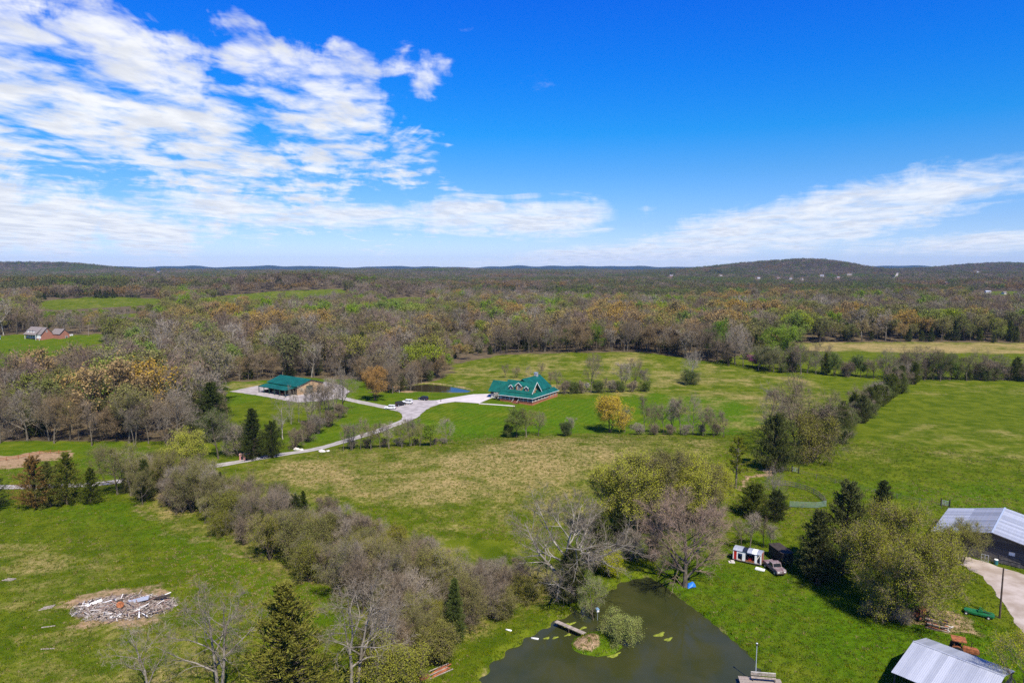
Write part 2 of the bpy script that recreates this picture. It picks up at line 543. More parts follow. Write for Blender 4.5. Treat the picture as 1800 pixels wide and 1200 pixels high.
    zone(dirt, [(1420, 800), (1436, 790), (1470, 764), (1500, 742), (1560, 700), (1556, 704), (1505, 748), (1475, 772), (1440, 802)], 0.6, 2.0)
    zone(dirt, [(1640, 962), (1720, 980), (1700, 1000), (1655, 985)], 0.6, 2)
    zone(dirt, [(1540, 1078), (1600, 1098), (1660, 1116), (1700, 1100), (1680, 1084), (1600, 1070)], 0.65, 1.2)
    zone(dirt, [(110, 1060), (160, 1035), (300, 1030), (318, 1062), (300, 1090), (200, 1105), (140, 1085)], 0.65, 2.0)
    zone(dirt, [(400, 812), (470, 798), (500, 792), (500, 798), (440, 812)], 0.6, 1.0)
    for bx, by in ((30, 1040), (70, 1130), (250, 1000), (330, 1150), (90, 985), (1440, 1150), (1410, 1125), (690, 1170)):
        zone(dirt, [(bx - 14, by - 4), (bx + 10, by - 6), (bx + 18, by + 4), (bx - 6, by + 7)], 0.4, 1.2)
    zone(lush, OPEN['house_lawn'], 1.0, 4)
    zone(lush, OPEN['shop_clearing'], 0.7, 4)
    zone(lush, [(1090, 1010), (1160, 1000), (1290, 990), (1330, 930), (1470, 1040), (1640, 1060), (1760, 1110), (1860, 1150), (1860, 1300), (1340, 1300)], 0.95, 4)
    zone(lush, [(1380, 850), (1860, 850), (1860, 925), (1640, 900), (1500, 880)], 0.75, 8)
    zone(lush, [(190, 880), (300, 925), (420, 975), (520, 1020), (600, 1080), (560, 1110), (400, 1020), (200, 930), (60, 900)], 0.7, 4)
    zone(lush, OPEN['left_lawn'], 0.6, 4)
    zone(lush, OPEN['brick_field'], 0.6, 10)
    # pond margins: reeds and worn soil close to the water, green island
    if True:
        k = np.hypot(x - 15, y - 95) < 80
        d = sdist(wx[k] * .25 + x[k] * .75, wy[k] * .25 + y[k] * .75, POND)
        dirt[k] = np.maximum(dirt[k], 0.40 * np.exp(-((d + .7) / .7) ** 2))
        di = sdist(x[k], y[k], ISLAND)
        dirt[k] = np.where(di < 1.5, 0, dirt[k])
        lush[k] = np.where(di < 1.5, 1.0, lush[k])
        isl_dirt = [flat_pt(a, b, 0) for a, b in [(1006, 1126), (1014, 1116), (1040, 1112), (1052, 1120), (1056, 1134), (1040, 1140), (1016, 1136)]]
        dd = sdist(x[k], y[k], isl_dirt)
        dirt[k] = np.maximum(dirt[k], .85 * sstep(.5 - dd / 1.2))
        k = np.hypot(x + 30, y - 322) < 60
        d = sdist(x[k], y[k], POND2)
        dirt[k] = np.maximum(dirt[k], .6 * np.exp(-((d - .3) / 1.6) ** 2))
    for nm, a in (('grass', grass), ('tan', tan), ('lush', lush), ('dirt', dirt)):
        at = me.attributes.new(nm, 'FLOAT', 'POINT')
        at.data.foreach_set('value', a.astype(np.float32))
    o = link('ground', me)
    tag(o, 'rolling pasture and woodland floor reaching to the skyline', kind='structure')
    return o


def ground_mat():
    m = bpy.data.materials.new('pasture and woodland floor')
    m.use_nodes = True
    N = NT(m.node_tree)
    tc = N.n('ShaderNodeTexCoord').outputs['Object']
    at = {k: N.n('ShaderNodeAttribute', None, attribute_name=k).outputs['Fac'] for k in ('grass', 'tan', 'lush', 'dirt')}
    big = N.noise(tc, 0.035, 4, 0.6, 0.6)
    mid = N.noise(tc, 0.17, 5, 0.65, 0.4)
    small = N.noise(tc, 0.9, 5, 0.7)
    fine = N.noise(tc, 5.0, 4, 0.7)
    sc = N.n('ShaderNodeMapping', {'Vector': tc, 'Rotation': (0, 0, 0.35), 'Scale': (0.045, 0.16, 0.1)}).outputs[0]
    strk = N.noise(sc, 1.0, 6, 0.65, 0.5)
    patch = N.m('ADD', N.m('MULTIPLY', big, 0.45), N.m('ADD', N.m('MULTIPLY', mid, 0.3), N.m('MULTIPLY', strk, 0.25)))
    # grass
    g_a = N.mix(N.step(mid, 0.35, 0.65), (0.056, 0.086, 0.003), (0.108, 0.132, 0.008))
    g_l = N.mix(N.step(small, 0.3, 0.7), (0.034, 0.080, 0.002), (0.082, 0.150, 0.004))
    g = N.mix(N.m('MULTIPLY', at['lush'], N.step(patch, 0.62, 0.42)), g_a, g_l)
    tan_c = N.mix(N.step(small, 0.3, 0.72), (0.26, 0.185, 0.070), (0.42, 0.305, 0.140))
    tf = N.m('ADD', N.m('ADD', N.m('MULTIPLY', at['tan'], 0.78), N.m('MULTIPLY', N.m('SUBTRACT', patch, 0.5), 2.6)), N.m('MULTIPLY', N.m('SUBTRACT', small, 0.5), 0.55))
    g = N.mix(N.m('MULTIPLY', N.step(tf, 0.24, 0.92), 0.88), g, tan_c)
    # faint mowing lines on the short lawns
    mv = N.n('ShaderNodeMapping', {'Vector': tc, 'Rotation': (0, 0, 0.55)}).outputs[0]
    mxx = N.m('ADD', N.n('ShaderNodeSeparateXYZ', {0: mv}).outputs[0], N.m('MULTIPLY', mid, 3.0))
    mow = N.m('MULTIPLY', N.m('MULTIPLY', N.m('SINE', N.m('MULTIPLY', mxx, 2.4)), at['lush']), N.step(big, 0.35, 0.6))
    g = N.mix(N.m('ABSOLUTE', N.m('MULTIPLY', mow, 0.22)), g, N.mix(N.step(mow, -0.1, 0.1), (0.028, 0.062, 0.002), (0.13, 0.18, 0.012)))
    # scattered dead tussocks and dark clover
    g = N.mix(N.m('MULTIPLY', N.step(small, 0.60, 0.72), 0.35), g, (0.20, 0.165, 0.035))
    g = N.mix(N.m('MULTIPLY', N.step(N.noise(tc, 0.45, 4, 0.6), 0.60, 0.72), 0.45), g, (0.026, 0.050, 0.002))
    # woodland floor
    lit = N.mix(N.step(mid, 0.35, 0.65), (0.075, 0.058, 0.034), (0.145, 0.105, 0.062))
    lit = N.mix(N.step(small, 0.52, 0.7), lit, (0.06, 0.075, 0.022))
    base = N.mix(N.step(N.m('ADD', at['grass'], N.m('MULTIPLY', N.m('SUBTRACT', mid, 0.5), 0.5)), 0.35, 0.65), lit, g)
    dc = N.mix(N.step(small, 0.3, 0.7), (0.22, 0.135, 0.075), (0.40, 0.27, 0.165))
    base = N.mix(N.m('MULTIPLY', N.step(N.m('ADD', at['dirt'], N.m('MULTIPLY', N.m('SUBTRACT', N.m('ADD', N.m('MULTIPLY', mid, .5), N.m('MULTIPLY', small, .5)), 0.5), 1.3)), 0.3, 0.75), 0.9), base, dc)
    base = N.mix(0.75, base, N.mix(N.step(fine, 0.25, 0.75), (0.5, 0.5, 0.5), (1.42, 1.42, 1.42)), 'MULTIPLY')
    # evergreen ridges far away
    far = N.step(N.n('ShaderNodeVectorMath', {0: tc}, operation='LENGTH').outputs['Value'], 6200.0, 7000.0)
    base = N.mix(far, base, (0.012, 0.020, 0.010))
    h = N.m('ADD', N.m('MULTIPLY', small, 0.5), N.m('MULTIPLY', fine, 0.22))
    bmp = N.n('ShaderNodeBump', {'Strength': 0.85, 'Distance': 0.45, 'Height': h}).outputs[0]
    p = N.n('ShaderNodeBsdfPrincipled', {'Base Color': base, 'Roughness': 1.0, 'Specular IOR Level': 0.02, 'Normal': bmp})
    N.n('ShaderNodeOutputMaterial', {'Surface': p.outputs[0]})
    return m


GROUND = build_ground()


# ------------------------------------------------------------------ water
def cdt_sheet(name, poly, zfun, step, mat, lift=0.0, ragged=0.0):
    """polygon filled with a draped triangle net"""
    pts, n = [], len(poly)
    jr = np.random.default_rng(n)
    for i in range(n):
        a, b = np.array(poly[i]), np.array(poly[(i + 1) % n])
        k = max(1, int(np.hypot(*(b - a)) / step))
        pts += [tuple(a + (b - a) * t / k + (jr.normal(0, ragged, 2) if ragged else 0)) for t in range(k)]
    nb = len(pts)
    P = np.array(pts)
    gx, gy = np.meshgrid(np.arange(P[:, 0].min(), P[:, 0].max(), step), np.arange(P[:, 1].min(), P[:, 1].max(), step))
    gx, gy = gx.ravel(), gy.ravel()
    k = sdist(gx, gy, poly) < -step * 0.5 - ragged * 3
    allp = [Vector(p) for p in pts] + [Vector((a, b)) for a, b in zip(gx[k], gy[k])]
    vo, _, fo, *_ = mgeo.delaunay_2d_cdt(allp, [(i, (i + 1) % nb) for i in range(nb)], [], 1, 1e-5)
    xy = np.array([(v.x, v.y) for v in vo])
    z = zfun(xy[:, 0], xy[:, 1]) + lift
    me = bpy.data.meshes.new(name)
    me.from_pydata(np.column_stack([xy, z]).tolist(), [], [tuple(f) for f in fo])
    me.materials.append(mat)
    for p in me.polygons:
        p.use_smooth = True
    if me.polygons and me.polygons[0].normal.z < 0:
        me.flip_normals()
    return link(name, me)


def grow_poly(poly, d):
    P = np.array(poly)
    c = P.mean(0)
    v = P - c
    return [tuple(q) for q in c + v * (1 + d / np.hypot(v[:, 0], v[:, 1]))[:, None]]


def water_mat(name, col, murk, rough=0.06):
    m = bpy.data.materials.new(name)
    m.use_nodes = True
    N = NT(m.node_tree)
    tc = N.n('ShaderNodeTexCoord').outputs['Object']
    n = N.noise(tc, 0.12, 5, 0.6, 0.5)
    c = N.mix(N.step(n, 0.3, 0.7), col, murk)
    h = N.m('ADD', N.noise(tc, 2.6, 3, 0.6), N.m('MULTIPLY', N.noise(tc, 0.6, 3, 0.6), 1.5))
    b = N.n('ShaderNodeBump', {'Strength': 0.10, 'Distance': 0.05, 'Height': h}).outputs[0]
    p = N.n('ShaderNodeBsdfPrincipled', {'Base Color': c, 'Roughness': rough, 'Specular IOR Level': 0.5, 'IOR': 1.33, 'Normal': b})
    N.n('ShaderNodeOutputMaterial', {'Surface': p.outputs[0]})
    return m


WM = water_mat('murky green pond water', (0.030, 0.035, 0.010), (0.042, 0.044, 0.013))
w1 = cdt_sheet('pond_water', grow_poly(POND, 3), lambda x, y: np.full(len(x), WATER_Z), 4.0, WM)
tag(w1, 'dark green still water of the near pond', kind='structure')
w2 = cdt_sheet('pond_water', grow_poly(POND2, 3), lambda x, y: np.full(len(x), POND2_Z), 4.0, water_mat('brown stock pond water', (0.030, 0.024, 0.012), (0.038, 0.030, 0.014), 0.02))
tag(w2, 'small brown stock pond between the parking pad and the far meadow', kind='structure')

# ------------------------------------------------------------------ drives and pads
GRAVEL = pmat('pale grey gravel', (0.36, 0.325, 0.305), 0.95, 0.14, 0.35, 0.5, 9.0, 0.05)
CONCRETE = pmat('pinkish pale concrete', (0.50, 0.45, 0.42), 0.9, 0.06, 0.25, 0.1, 6.0, 0.2)
DIRT_GRAVEL = pmat('worn gravel and dirt', (0.42, 0.36, 0.31), 0.95, 0.1, 0.25, 0.5, 6.0, 0.1, col2=(0.27, 0.215, 0.165))


def drive_mat():
    """gravel with two wheel tracks, a weedy crown and grass creeping in from the edges"""
    m = bpy.data.materials.new('rutted gravel drive')
    m.use_nodes = True
    N = NT(m.node_tree)
    tc = N.n('ShaderNodeTexCoord').outputs['Object']
    a = N.m('ABSOLUTE', N.m('SUBTRACT', N.n('ShaderNodeAttribute', None, attribute_name='across').outputs['Fac'], 0.5))
    n1, n2 = N.noise(tc, 0.5, 5, 0.65), N.noise(tc, 3.0, 4, 0.7)
    c = N.mix(N.step(n1, 0.3, 0.7), (0.30, 0.27, 0.25), (0.40, 0.365, 0.345))
    c = N.mix(N.m('MULTIPLY', N.step(N.m('ADD', a, N.m('MULTIPLY', N.m('SUBTRACT', n1, .5), .25)), 0.15, 0.03), 0.55), c, (0.17, 0.16, 0.07))
    c = N.mix(N.m('MULTIPLY', N.step(N.m('ADD', a, N.m('MULTIPLY', N.m('SUBTRACT', N.m('ADD', n1, n2), 1.0), .25)), 0.40, 0.49), 0.9), c, (0.09, 0.12, 0.012))
    p = N.n('ShaderNodeBsdfPrincipled', {'Base Color': c, 'Roughness': 0.95, 'Specular IOR Level': 0.05, 'Normal': N.n('ShaderNodeBump', {'Strength': 0.5, 'Distance': 0.05, 'Height': n2}).outputs[0]})
    N.n('ShaderNodeOutputMaterial', {'Surface': p.outputs[0]})
    return m


DRIVE = drive_mat()


def smooth_line(P, step):
    """Catmull-Rom through points, resampled"""
    P = np.array(P, float)
    P = np.vstack([2 * P[0] - P[1], P, 2 * P[-1] - P[-2]])
    out = []
    for i in range(1, len(P) - 2):
        n = max(2, int(np.hypot(*(P[i + 1] - P[i])[:2]) / step))
        for t in np.arange(n) / n:
            out.append(.5 * (2 * P[i] + (P[i + 1] - P[i - 1]) * t + (2 * P[i - 1] - 5 * P[i] + 4 * P[i + 1] - P[i + 2]) * t ** 2 + (3 * P[i] - P[i - 1] - 3 * P[i + 1] + P[i + 2]) * t ** 3))
    out.append(P[-2])
    return np.array(out)


def ribbon(name, px, width, mat, lift=0.06, step=2.0):
    C = smooth_line([ground(*q)[:2] for q in px], step)
    T = np.gradient(C, axis=0)
    T /= np.hypot(T[:, 0], T[:, 1])[:, None]
    Nn = np.stack([-T[:, 1], T[:, 0]], -1)
    wv = width * (1 + .06 * np.sin(np.arange(len(C)) * .9) + .05 * np.sin(np.arange(len(C)) * 2.3))
    k = 9
    V = np.stack([C + Nn * (wv * (s - .5))[:, None] for s in np.linspace(0, 1, k)], 1)
    Z = height(V[..., 0].ravel(), V[..., 1].ravel()).reshape(V.shape[:2]) + lift
    V = np.concatenate([V, Z[..., None]], -1)
    n = len(C)
    i, j = np.meshgrid(np.arange(n - 1), np.arange(k - 1), indexing='ij')
    Q = np.stack([i * k + j, i * k + j + 1, (i + 1) * k + j + 1, (i + 1) * k + j], -1).reshape(-1, 4)[:, ::-1]
    me = mesh_np(name, V.reshape(-1, 3), [Q], [mat], smooth=True)
    me.attributes.new('across', 'FLOAT', 'POINT').data.foreach_set('value', np.tile(np.linspace(0, 1, k), n).astype(np.float32))
    return tag(link(name, me), kind='structure')


tag(ribbon('gravel_drive', [(-60, 857), (0, 856), (60, 855), (130, 853), (200, 847), (300, 831), (400, 815), (480, 801), (560, 788), (620, 771), (670, 755), (705, 742), (722, 733), (735, 724)], 4.2, DRIVE), 'pale gravel drive curving from the left edge up to the parking pad')
tag(ribbon('shop_drive', [(590, 697), (612, 702), (645, 709), (680, 716), (704, 721)], 4.6, DRIVE, 0.075), 'short gravel drive from the green roofed workshop to the parking pad')
for nm, pts, mt, lift, lb in (
        ('parking_pad', [(672, 716), (700, 711), (712, 703), (745, 703), (770, 704), (774, 710), (756, 716), (745, 723), (735, 733), (716, 742), (707, 738), (706, 727), (698, 722), (684, 720)], GRAVEL, 0.09, 'grey gravel parking pad with the cars'),
        ('concrete_apron', [(766, 704), (800, 698), (832, 693), (869, 692), (866, 699), (842, 709), (800, 706), (772, 710)], CONCRETE, 0.105, 'pale concrete apron in front of the log house garage'),
        ('shop_pad', [(404, 688), (452, 678), (520, 670), (575, 671), (600, 677), (616, 688), (604, 699), (570, 704), (522, 707), (497, 703)], GRAVEL, 0.065, 'wide pale gravel pad round the workshop'),
        ('barn_yard_gravel', [(1664, 968), (1700, 978), (1740, 990), (1776, 1002), (1860, 1030), (1860, 1180), (1800, 1120), (1785, 1092), (1765, 1060), (1742, 1030), (1716, 1006), (1684, 990)], DIRT_GRAVEL, 0.04, 'worn gravel and dirt yard in front of the grey barn'),
        ('front_walk', [(842, 708.6), (905, 713), (905, 714.6), (842, 710)], CONCRETE, 0.08, 'narrow pale concrete walk to the porch steps')):
    tag(cdt_sheet(nm, gpoly(pts), height, 1.3, mt, lift, 0.22 if mt is not CONCRETE else 0.0), lb, kind='structure')
hr = ribbon('hill_road', [(1570, 489), (1573, 486), (1577, 483), (1581, 480)], 9.0, GRAVEL, 2.0, 20)
tag(hr, 'pale road climbing the wooded hill on the skyline')

# ------------------------------------------------------------------ trees: materials
def leaf_mat(name, rough=0.7, transl=0.16, var=0.24, fixed=None):
    """foliage; its colour is the object's own colour, broken up leaf by leaf and tree by tree"""
    m = bpy.data.materials.new(name)
    m.use_nodes = True
    N = NT(m.node_tree)
    oi = N.n('ShaderNodeObjectInfo')
    rnd = N.n('ShaderNodeNewGeometry').outputs['Random Per Island']
    hsv = N.n('ShaderNodeHueSaturation', {
        'Hue': N.m('ADD', 0.488, N.m('MULTIPLY', N.m('ADD', N.m('MULTIPLY', rnd, 0.6), N.m('MULTIPLY', oi.outputs['Random'], 0.4)), 0.024)),
        'Saturation': N.m('ADD', 0.85, N.m('MULTIPLY', oi.outputs['Random'], 0.25)),
        'Value': N.m('ADD', 1.0 - var, N.m('ADD', N.m('MULTIPLY', rnd, var * 1.5), N.m('MULTIPLY', oi.outputs['Random'], var * 0.6))),
        'Color': oi.outputs['Color'] if fixed is None else tuple(fixed) + (1,)})
    c = hsv.outputs[0]
    d = N.n('ShaderNodeBsdfDiffuse', {'Color': c})
    t = N.n('ShaderNodeBsdfTranslucent', {'Color': c})
    mx = N.n('ShaderNodeMixShader', {0: transl, 1: d.outputs[0], 2: t.outputs[0]})
    N.n('ShaderNodeOutputMaterial', {'Surface': mx.outputs[0]})
    return m


def wood_mat(name, a, b, scale=1.5):
    m = bpy.data.materials.new(name)
    m.use_nodes = True
    N = NT(m.node_tree)
    oi = N.n('ShaderNodeObjectInfo').outputs['Random']
    tc = N.n('ShaderNodeTexCoord').outputs['Object']
    c = N.mix(N.step(N.noise(tc, scale, 3, 0.6), 0.35, 0.65), a, b)
    c = N.n('ShaderNodeHueSaturation', {'Value': N.m('ADD', 0.72, N.m('MULTIPLY', oi, 0.6)), 'Color': c}).outputs[0]
    d = N.n('ShaderNodeBsdfDiffuse', {'Color': c})
    N.n('ShaderNodeOutputMaterial', {'Surface': d.outputs[0]})
    return m


LEAF = leaf_mat('spring leaves')
NEEDLE = leaf_mat('cedar needles', transl=0.12, var=0.3)
BARK = wood_mat('grey brown bark', (0.095, 0.078, 0.055), (0.175, 0.148, 0.108))
BARK_DARK = wood_mat('dark bark', (0.050, 0.040, 0.028), (0.10, 0.08, 0.056))
BARK_PALE = wood_mat('pale sycamore bark', (0.20, 0.178, 0.135), (0.40, 0.365, 0.30), 0.8)
BARK_GREY = wood_mat('weathered grey bark', (0.135, 0.115, 0.088), (0.29, 0.255, 0.205), 1.0)
TWIG = wood_mat('brown twigs', (0.142, 0.108, 0.070), (0.212, 0.166, 0.114))
TWIG_GREY = wood_mat('grey twigs', (0.180, 0.150, 0.108), (0.270, 0.228, 0.172))
TWIG_RED = wood_mat('reddish twigs', (0.170, 0.118, 0.082), (0.235, 0.170, 0.125))


# ------------------------------------------------------------------ trees: growing them
def unit(v):
    return v / (np.linalg.norm(v, axis=-1, keepdims=True) + 1e-9)


def perp(d):
    a = np.where(np.abs(d[..., 2:3]) < 0.9, np.array([0, 0, 1.0]), np.array([1.0, 0, 0]))
    u = unit(np.cross(d, a))
    return u, np.cross(d, u)


def grow(rng, start, dirs, length, k, wob, trop):
    n = len(start)
    P = np.zeros((n, k, 3))
    P[:, 0] = start
    d = dirs.copy()
    for j in range(1, k):
        d = unit(d + rng.normal(0, wob, (n, 3)) + np.array([0, 0, trop]))
        P[:, j] = P[:, j - 1] + d * (length / (k - 1))[:, None]
    return P


def sprout(rng, P, R, n, t0, t1, ang, angv):
    """n children on each branch: position, direction, radius there, place along the parent"""
    N_, k = P.shape[:2]
    t = t0 + (t1 - t0) * (np.arange(n)[None] + rng.random((N_, n))) / n
    f = t * (k - 1)
    i = np.minimum(f.astype(int), k - 2)
    w = (f - i)[..., None]
    I = np.arange(N_)[:, None]
    pos = P[I, i] * (1 - w) + P[I, i + 1] * w
    d = unit(P[I, i + 1] - P[I, i])
    rad = R[I, i] * (1 - w[..., 0]) + R[I, i + 1] * w[..., 0]
    u, v = perp(d)
    phi = rng.random((N_, 1)) * 6.28 + np.arange(n)[None] * 2.4 + rng.normal(0, .5, (N_, n))
    a = np.radians(ang + rng.normal(0, angv, (N_, n)))
    nd = d * np.cos(a)[..., None] + (u * np.cos(phi)[..., None] + v * np.sin(phi)[..., None]) * np.sin(a)[..., None]
    return pos.reshape(-1, 3), nd.reshape(-1, 3), rad.ravel(), t.ravel()


def tubes(P, R, m):
    n, k = P.shape[:2]
    T = np.gradient(P, axis=1)
    T = unit(T)
    u, v = perp(T.reshape(-1, 3))
    u, v = u.reshape(n, k, 3), v.reshape(n, k, 3)
    a = np.arange(m) * 2 * math.pi / m
    V = P[:, :, None] + R[:, :, None, None] * (u[:, :, None] * np.cos(a)[:, None] + v[:, :, None] * np.sin(a)[:, None])
    b, i, j = np.meshgrid(np.arange(n), np.arange(k - 1), np.arange(m), indexing='ij')
    j2 = (j + 1) % m
    o = b * k * m
    Q = np.stack([o + i * m + j, o + i * m + j2, o + (i + 1) * m + j2, o + (i + 1) * m + j], -1).reshape(-1, 4)
    return V.reshape(-1, 3), Q


def blades(rng, A, B, w0, w1):
    """thin tapering strips from A to B"""
    d = unit(B - A)
    u, v = perp(d)
    ph = rng.random(len(A))[:, None] * 6.28
    s = u * np.cos(ph) + v * np.sin(ph)
    V = np.stack([A - s * w0, A + s * w0, B + s * w1, B - s * w1], 1)
    Q = np.arange(len(A) * 4).reshape(-1, 4)
    return V.reshape(-1, 3), Q


def leafs(rng, C, size, up=0.5):
    n = len(C)
    nr = unit(rng.normal(0, 1, (n, 3)) + np.array([0, 0, up]))
    u, v = perp(nr)
    ph = rng.random(n)[:, None] * 6.28
    a = u * np.cos(ph) + v * np.sin(ph)
    b = np.cross(nr, a)
    s = (size * (0.6 + 0.8 * rng.random(n)))[:, None]
    V = np.stack([C - a * s, C + b * s * .55, C + a * s, C - b * s * .55], 1)
    return V.reshape(-1, 3), np.arange(n * 4).reshape(-1, 4)


class Acc:
    def __init__(self):
        self.V, self.F, self.M, self.n = [], [], [], 0

    def add(self, VQ, mi=0):
        V, Q = VQ
        self.V.append(V)
        self.F.append(Q + self.n)
        self.M.append(np.full(len(Q), mi))
        self.n += len(V)

    def mesh(self, name, mats, smooth=False):
        return mesh_np(name, np.concatenate(self.V), [np.concatenate(self.F)], mats, np.concatenate(self.M), smooth)


SHAPE = {
    'round': lambda t: np.clip(1.15 - ((t - .45) / .62) ** 2, .22, 1.1),
    'cone': lambda t: np.clip(1.12 - t, .12, 1.1),
    'vase': lambda t: np.clip(.55 + .6 * t - 1.2 * np.clip(t - .8, 0, 1), .2, 1.1),
    'oval': lambda t: np.clip(1.0 - ((t - .5) / .6) ** 2 * .8, .2, 1.0),
}


def gen_tree(seed, H=12.0, stems=1, spread=0.25, base=.22, n=(9, 6, 7), tw=8, ang=(52, 46, 44), lr=(.46, .5, .48), trop=(.02, .05, .06, .04), r0=.2, wob=.10,
             shape='round', twl=.75, tww=.022, twtrop=.1, leaf=0.0, leafsize=.13, leafup=.5, mats=None, lead=.92, sides=(8, 6, 4, 3), droop=0.0, r_min=.018, leafspread=.22):
    rng = np.random.default_rng(seed)
    bark, twig = mats or (BARK, TWIG)
    W, C = Acc(), Acc()
    ph = rng.random() * 6.28 + np.arange(stems) * 2.4
    d0 = unit(np.stack([np.cos(ph) * spread, np.sin(ph) * spread, np.ones(stems)], -1)) if stems > 1 else unit(np.array([[rng.normal(0, .05), rng.normal(0, .05), 1.0]]))
    st = np.stack([np.cos(ph) * .12, np.sin(ph) * .12, np.full(stems, -.25)], -1) * (1 if stems > 1 else 0) + np.array([0, 0, -.25 if stems == 1 else 0])
    L0 = H * lead * (1 - .25 * rng.random(stems)) if stems > 1 else np.array([H * lead])
    P0 = grow(rng, st, d0, L0, 9, wob * .6, .12)
    R0 = r0 / math.sqrt(stems) ** .7 * (1.25 - np.linspace(0, 1, 9)) ** 1.1 * np.ones((stems, 1))
    R0[:, 0] *= 1.35
    W.add(tubes(P0, np.maximum(R0, r_min), sides[0]))
    p, d, r, t = sprout(rng, P0, R0, n[0], base, .97, ang[0], 9)
    L1 = H * lr[0] * SHAPE[shape](t) * (.8 + .4 * rng.random(len(t)))
    P1 = grow(rng, p, d, L1, 7, wob, trop[1])
    R1 = np.maximum((r * .62)[:, None] * (1.12 - np.linspace(0, 1, 7)) ** .9, r_min)
    W.add(tubes(P1, R1, sides[1]))
    p, d, r, t = sprout(rng, P1, R1, n[1], .22, 1.0, ang[1], 12)
    L2 = np.repeat(L1, n[1]) * lr[1] * (1.15 - .55 * t) * (.75 + .5 * rng.random(len(t)))
    P2 = grow(rng, p, d, L2, 5, wob * 1.2, trop[2])
    R2 = np.maximum((r * .6)[:, None] * (1.1 - np.linspace(0, 1, 5)), r_min * .8)
    W.add(tubes(P2, R2, sides[2]))
    p, d, r, t = sprout(rng, P2, R2, n[2], .2, 1.0, ang[2], 14)
    L3 = np.maximum(np.repeat(L2, n[2]) * lr[2] * (1.15 - .5 * t) * (.7 + .6 * rng.random(len(t))), .35)
    P3 = grow(rng, p, d, L3, 4, wob * 1.4, trop[3] - droop)
    R3 = np.maximum((r * .55)[:, None] * (1.1 - np.linspace(0, 1, 4)), r_min * .6)
    C.add(tubes(P3, R3, sides[3]), 0)
    tips = [P3[:, -1]]
    if tw:
        p, d, r, t = sprout(rng, P3, R3, tw, .1, 1.0, 42, 14)
        Lt = twl * (.5 + rng.random(len(p)))
        dd = unit(d + np.array([0, 0, twtrop - droop * 2]))
        e = p + dd * Lt[:, None]
        C.add(blades(rng, p, e, tww, tww * .35), 0)
        tips.append(e)
        tips.append((p + e) / 2)
    if leaf:
        Tp = np.concatenate(tips)
        nl = int(leaf * len(Tp))
        c = Tp[rng.integers(0, len(Tp), nl)] + rng.normal(0, leafspread, (nl, 3))
        C.add(leafs(rng, c, leafsize, leafup), 1)
    top = max(v[:, 2].max() for v in C.V)
    return dict(trunk=W.mesh('trunk', [bark], True), crown=C.mesh('crown', [twig, LEAF]), H=top)


def gen_cedar(seed, H=10.0, R=2.6, nb=150, ns=44, size=.24, power=.75, base=.03, bare=0.0, gap=.0, mats=None):
    rng = np.random.default_rng(seed)
    W, C = Acc(), Acc()
    P0 = grow(rng, np.array([[0, 0, -.25]]), np.array([[0, 0, 1.0]]), np.array([H * .97]), 9, .025, .1)
    R0 = np.maximum(.2 * H / 10 * (1.08 - np.linspace(0, 1, 9))[None], .03)
    W.add(tubes(P0, R0, 8))
    t = base + (1 - base) * ((np.arange(nb) + rng.random(nb)) / nb) ** 1.15
    f = t * 8
    i = np.minimum(f.astype(int), 7)
    pos = P0[0, i] + (P0[0, i + 1] - P0[0, i]) * (f - i)[:, None]
    az = np.arange(nb) * 2.4 + rng.normal(0, .4, nb)
    lob = 1 + .20 * np.sin(az * 2 + seed) + .16 * np.sin(az * 3 + t * 11 + seed)
    Rt = R * np.clip(1.03 - t, 0.02, 1) ** power * np.clip(.62 + t * 3.2, 0, 1) * lob * (.5 + .62 * rng.random(nb))
    d = unit(np.stack([np.cos(az), np.sin(az), np.full(nb, .35) + .4 * t], -1))
    PB = grow(rng, pos, d, Rt, 5, .10, .03)
    RB = np.maximum(.05 * (1.1 - np.linspace(0, 1, 5))[None] * np.ones((nb, 1)), .012)
    W.add(tubes(PB, RB, 4))
    # sprays of needles clumped along the outer boughs
    n = nb * ns
    b = rng.integers(0, nb, n)
    u = np.sqrt(rng.random(n)) * .85 + .18
    f = np.minimum(u, .999) * 4
    i = f.astype(int)
    c = PB[b, i] + (PB[b, i + 1] - PB[b, i]) * (f - i)[:, None]
    c = c + rng.normal(0, 1, (n, 3)) * (np.array([.20, .20, .16]) * (.32 + Rt[b] * .26)[:, None]) * (size / .24) ** .5
    out = unit(PB[b, 4] - PB[b, 0])
    dd = unit(out + rng.normal(0, .55, (n, 3)) + np.array([0, 0, .45]))
    L = size * (.6 + .9 * rng.random(n))
    C.add(blades(rng, c - dd * L[:, None] * .5, c + dd * L[:, None] * .7, size * .20, size * .05), 0)
    return dict(trunk=W.mesh('trunk', [mats or BARK_DARK], True), crown=C.mesh('crown', [NEEDLE]), H=H)


PROTO = {}


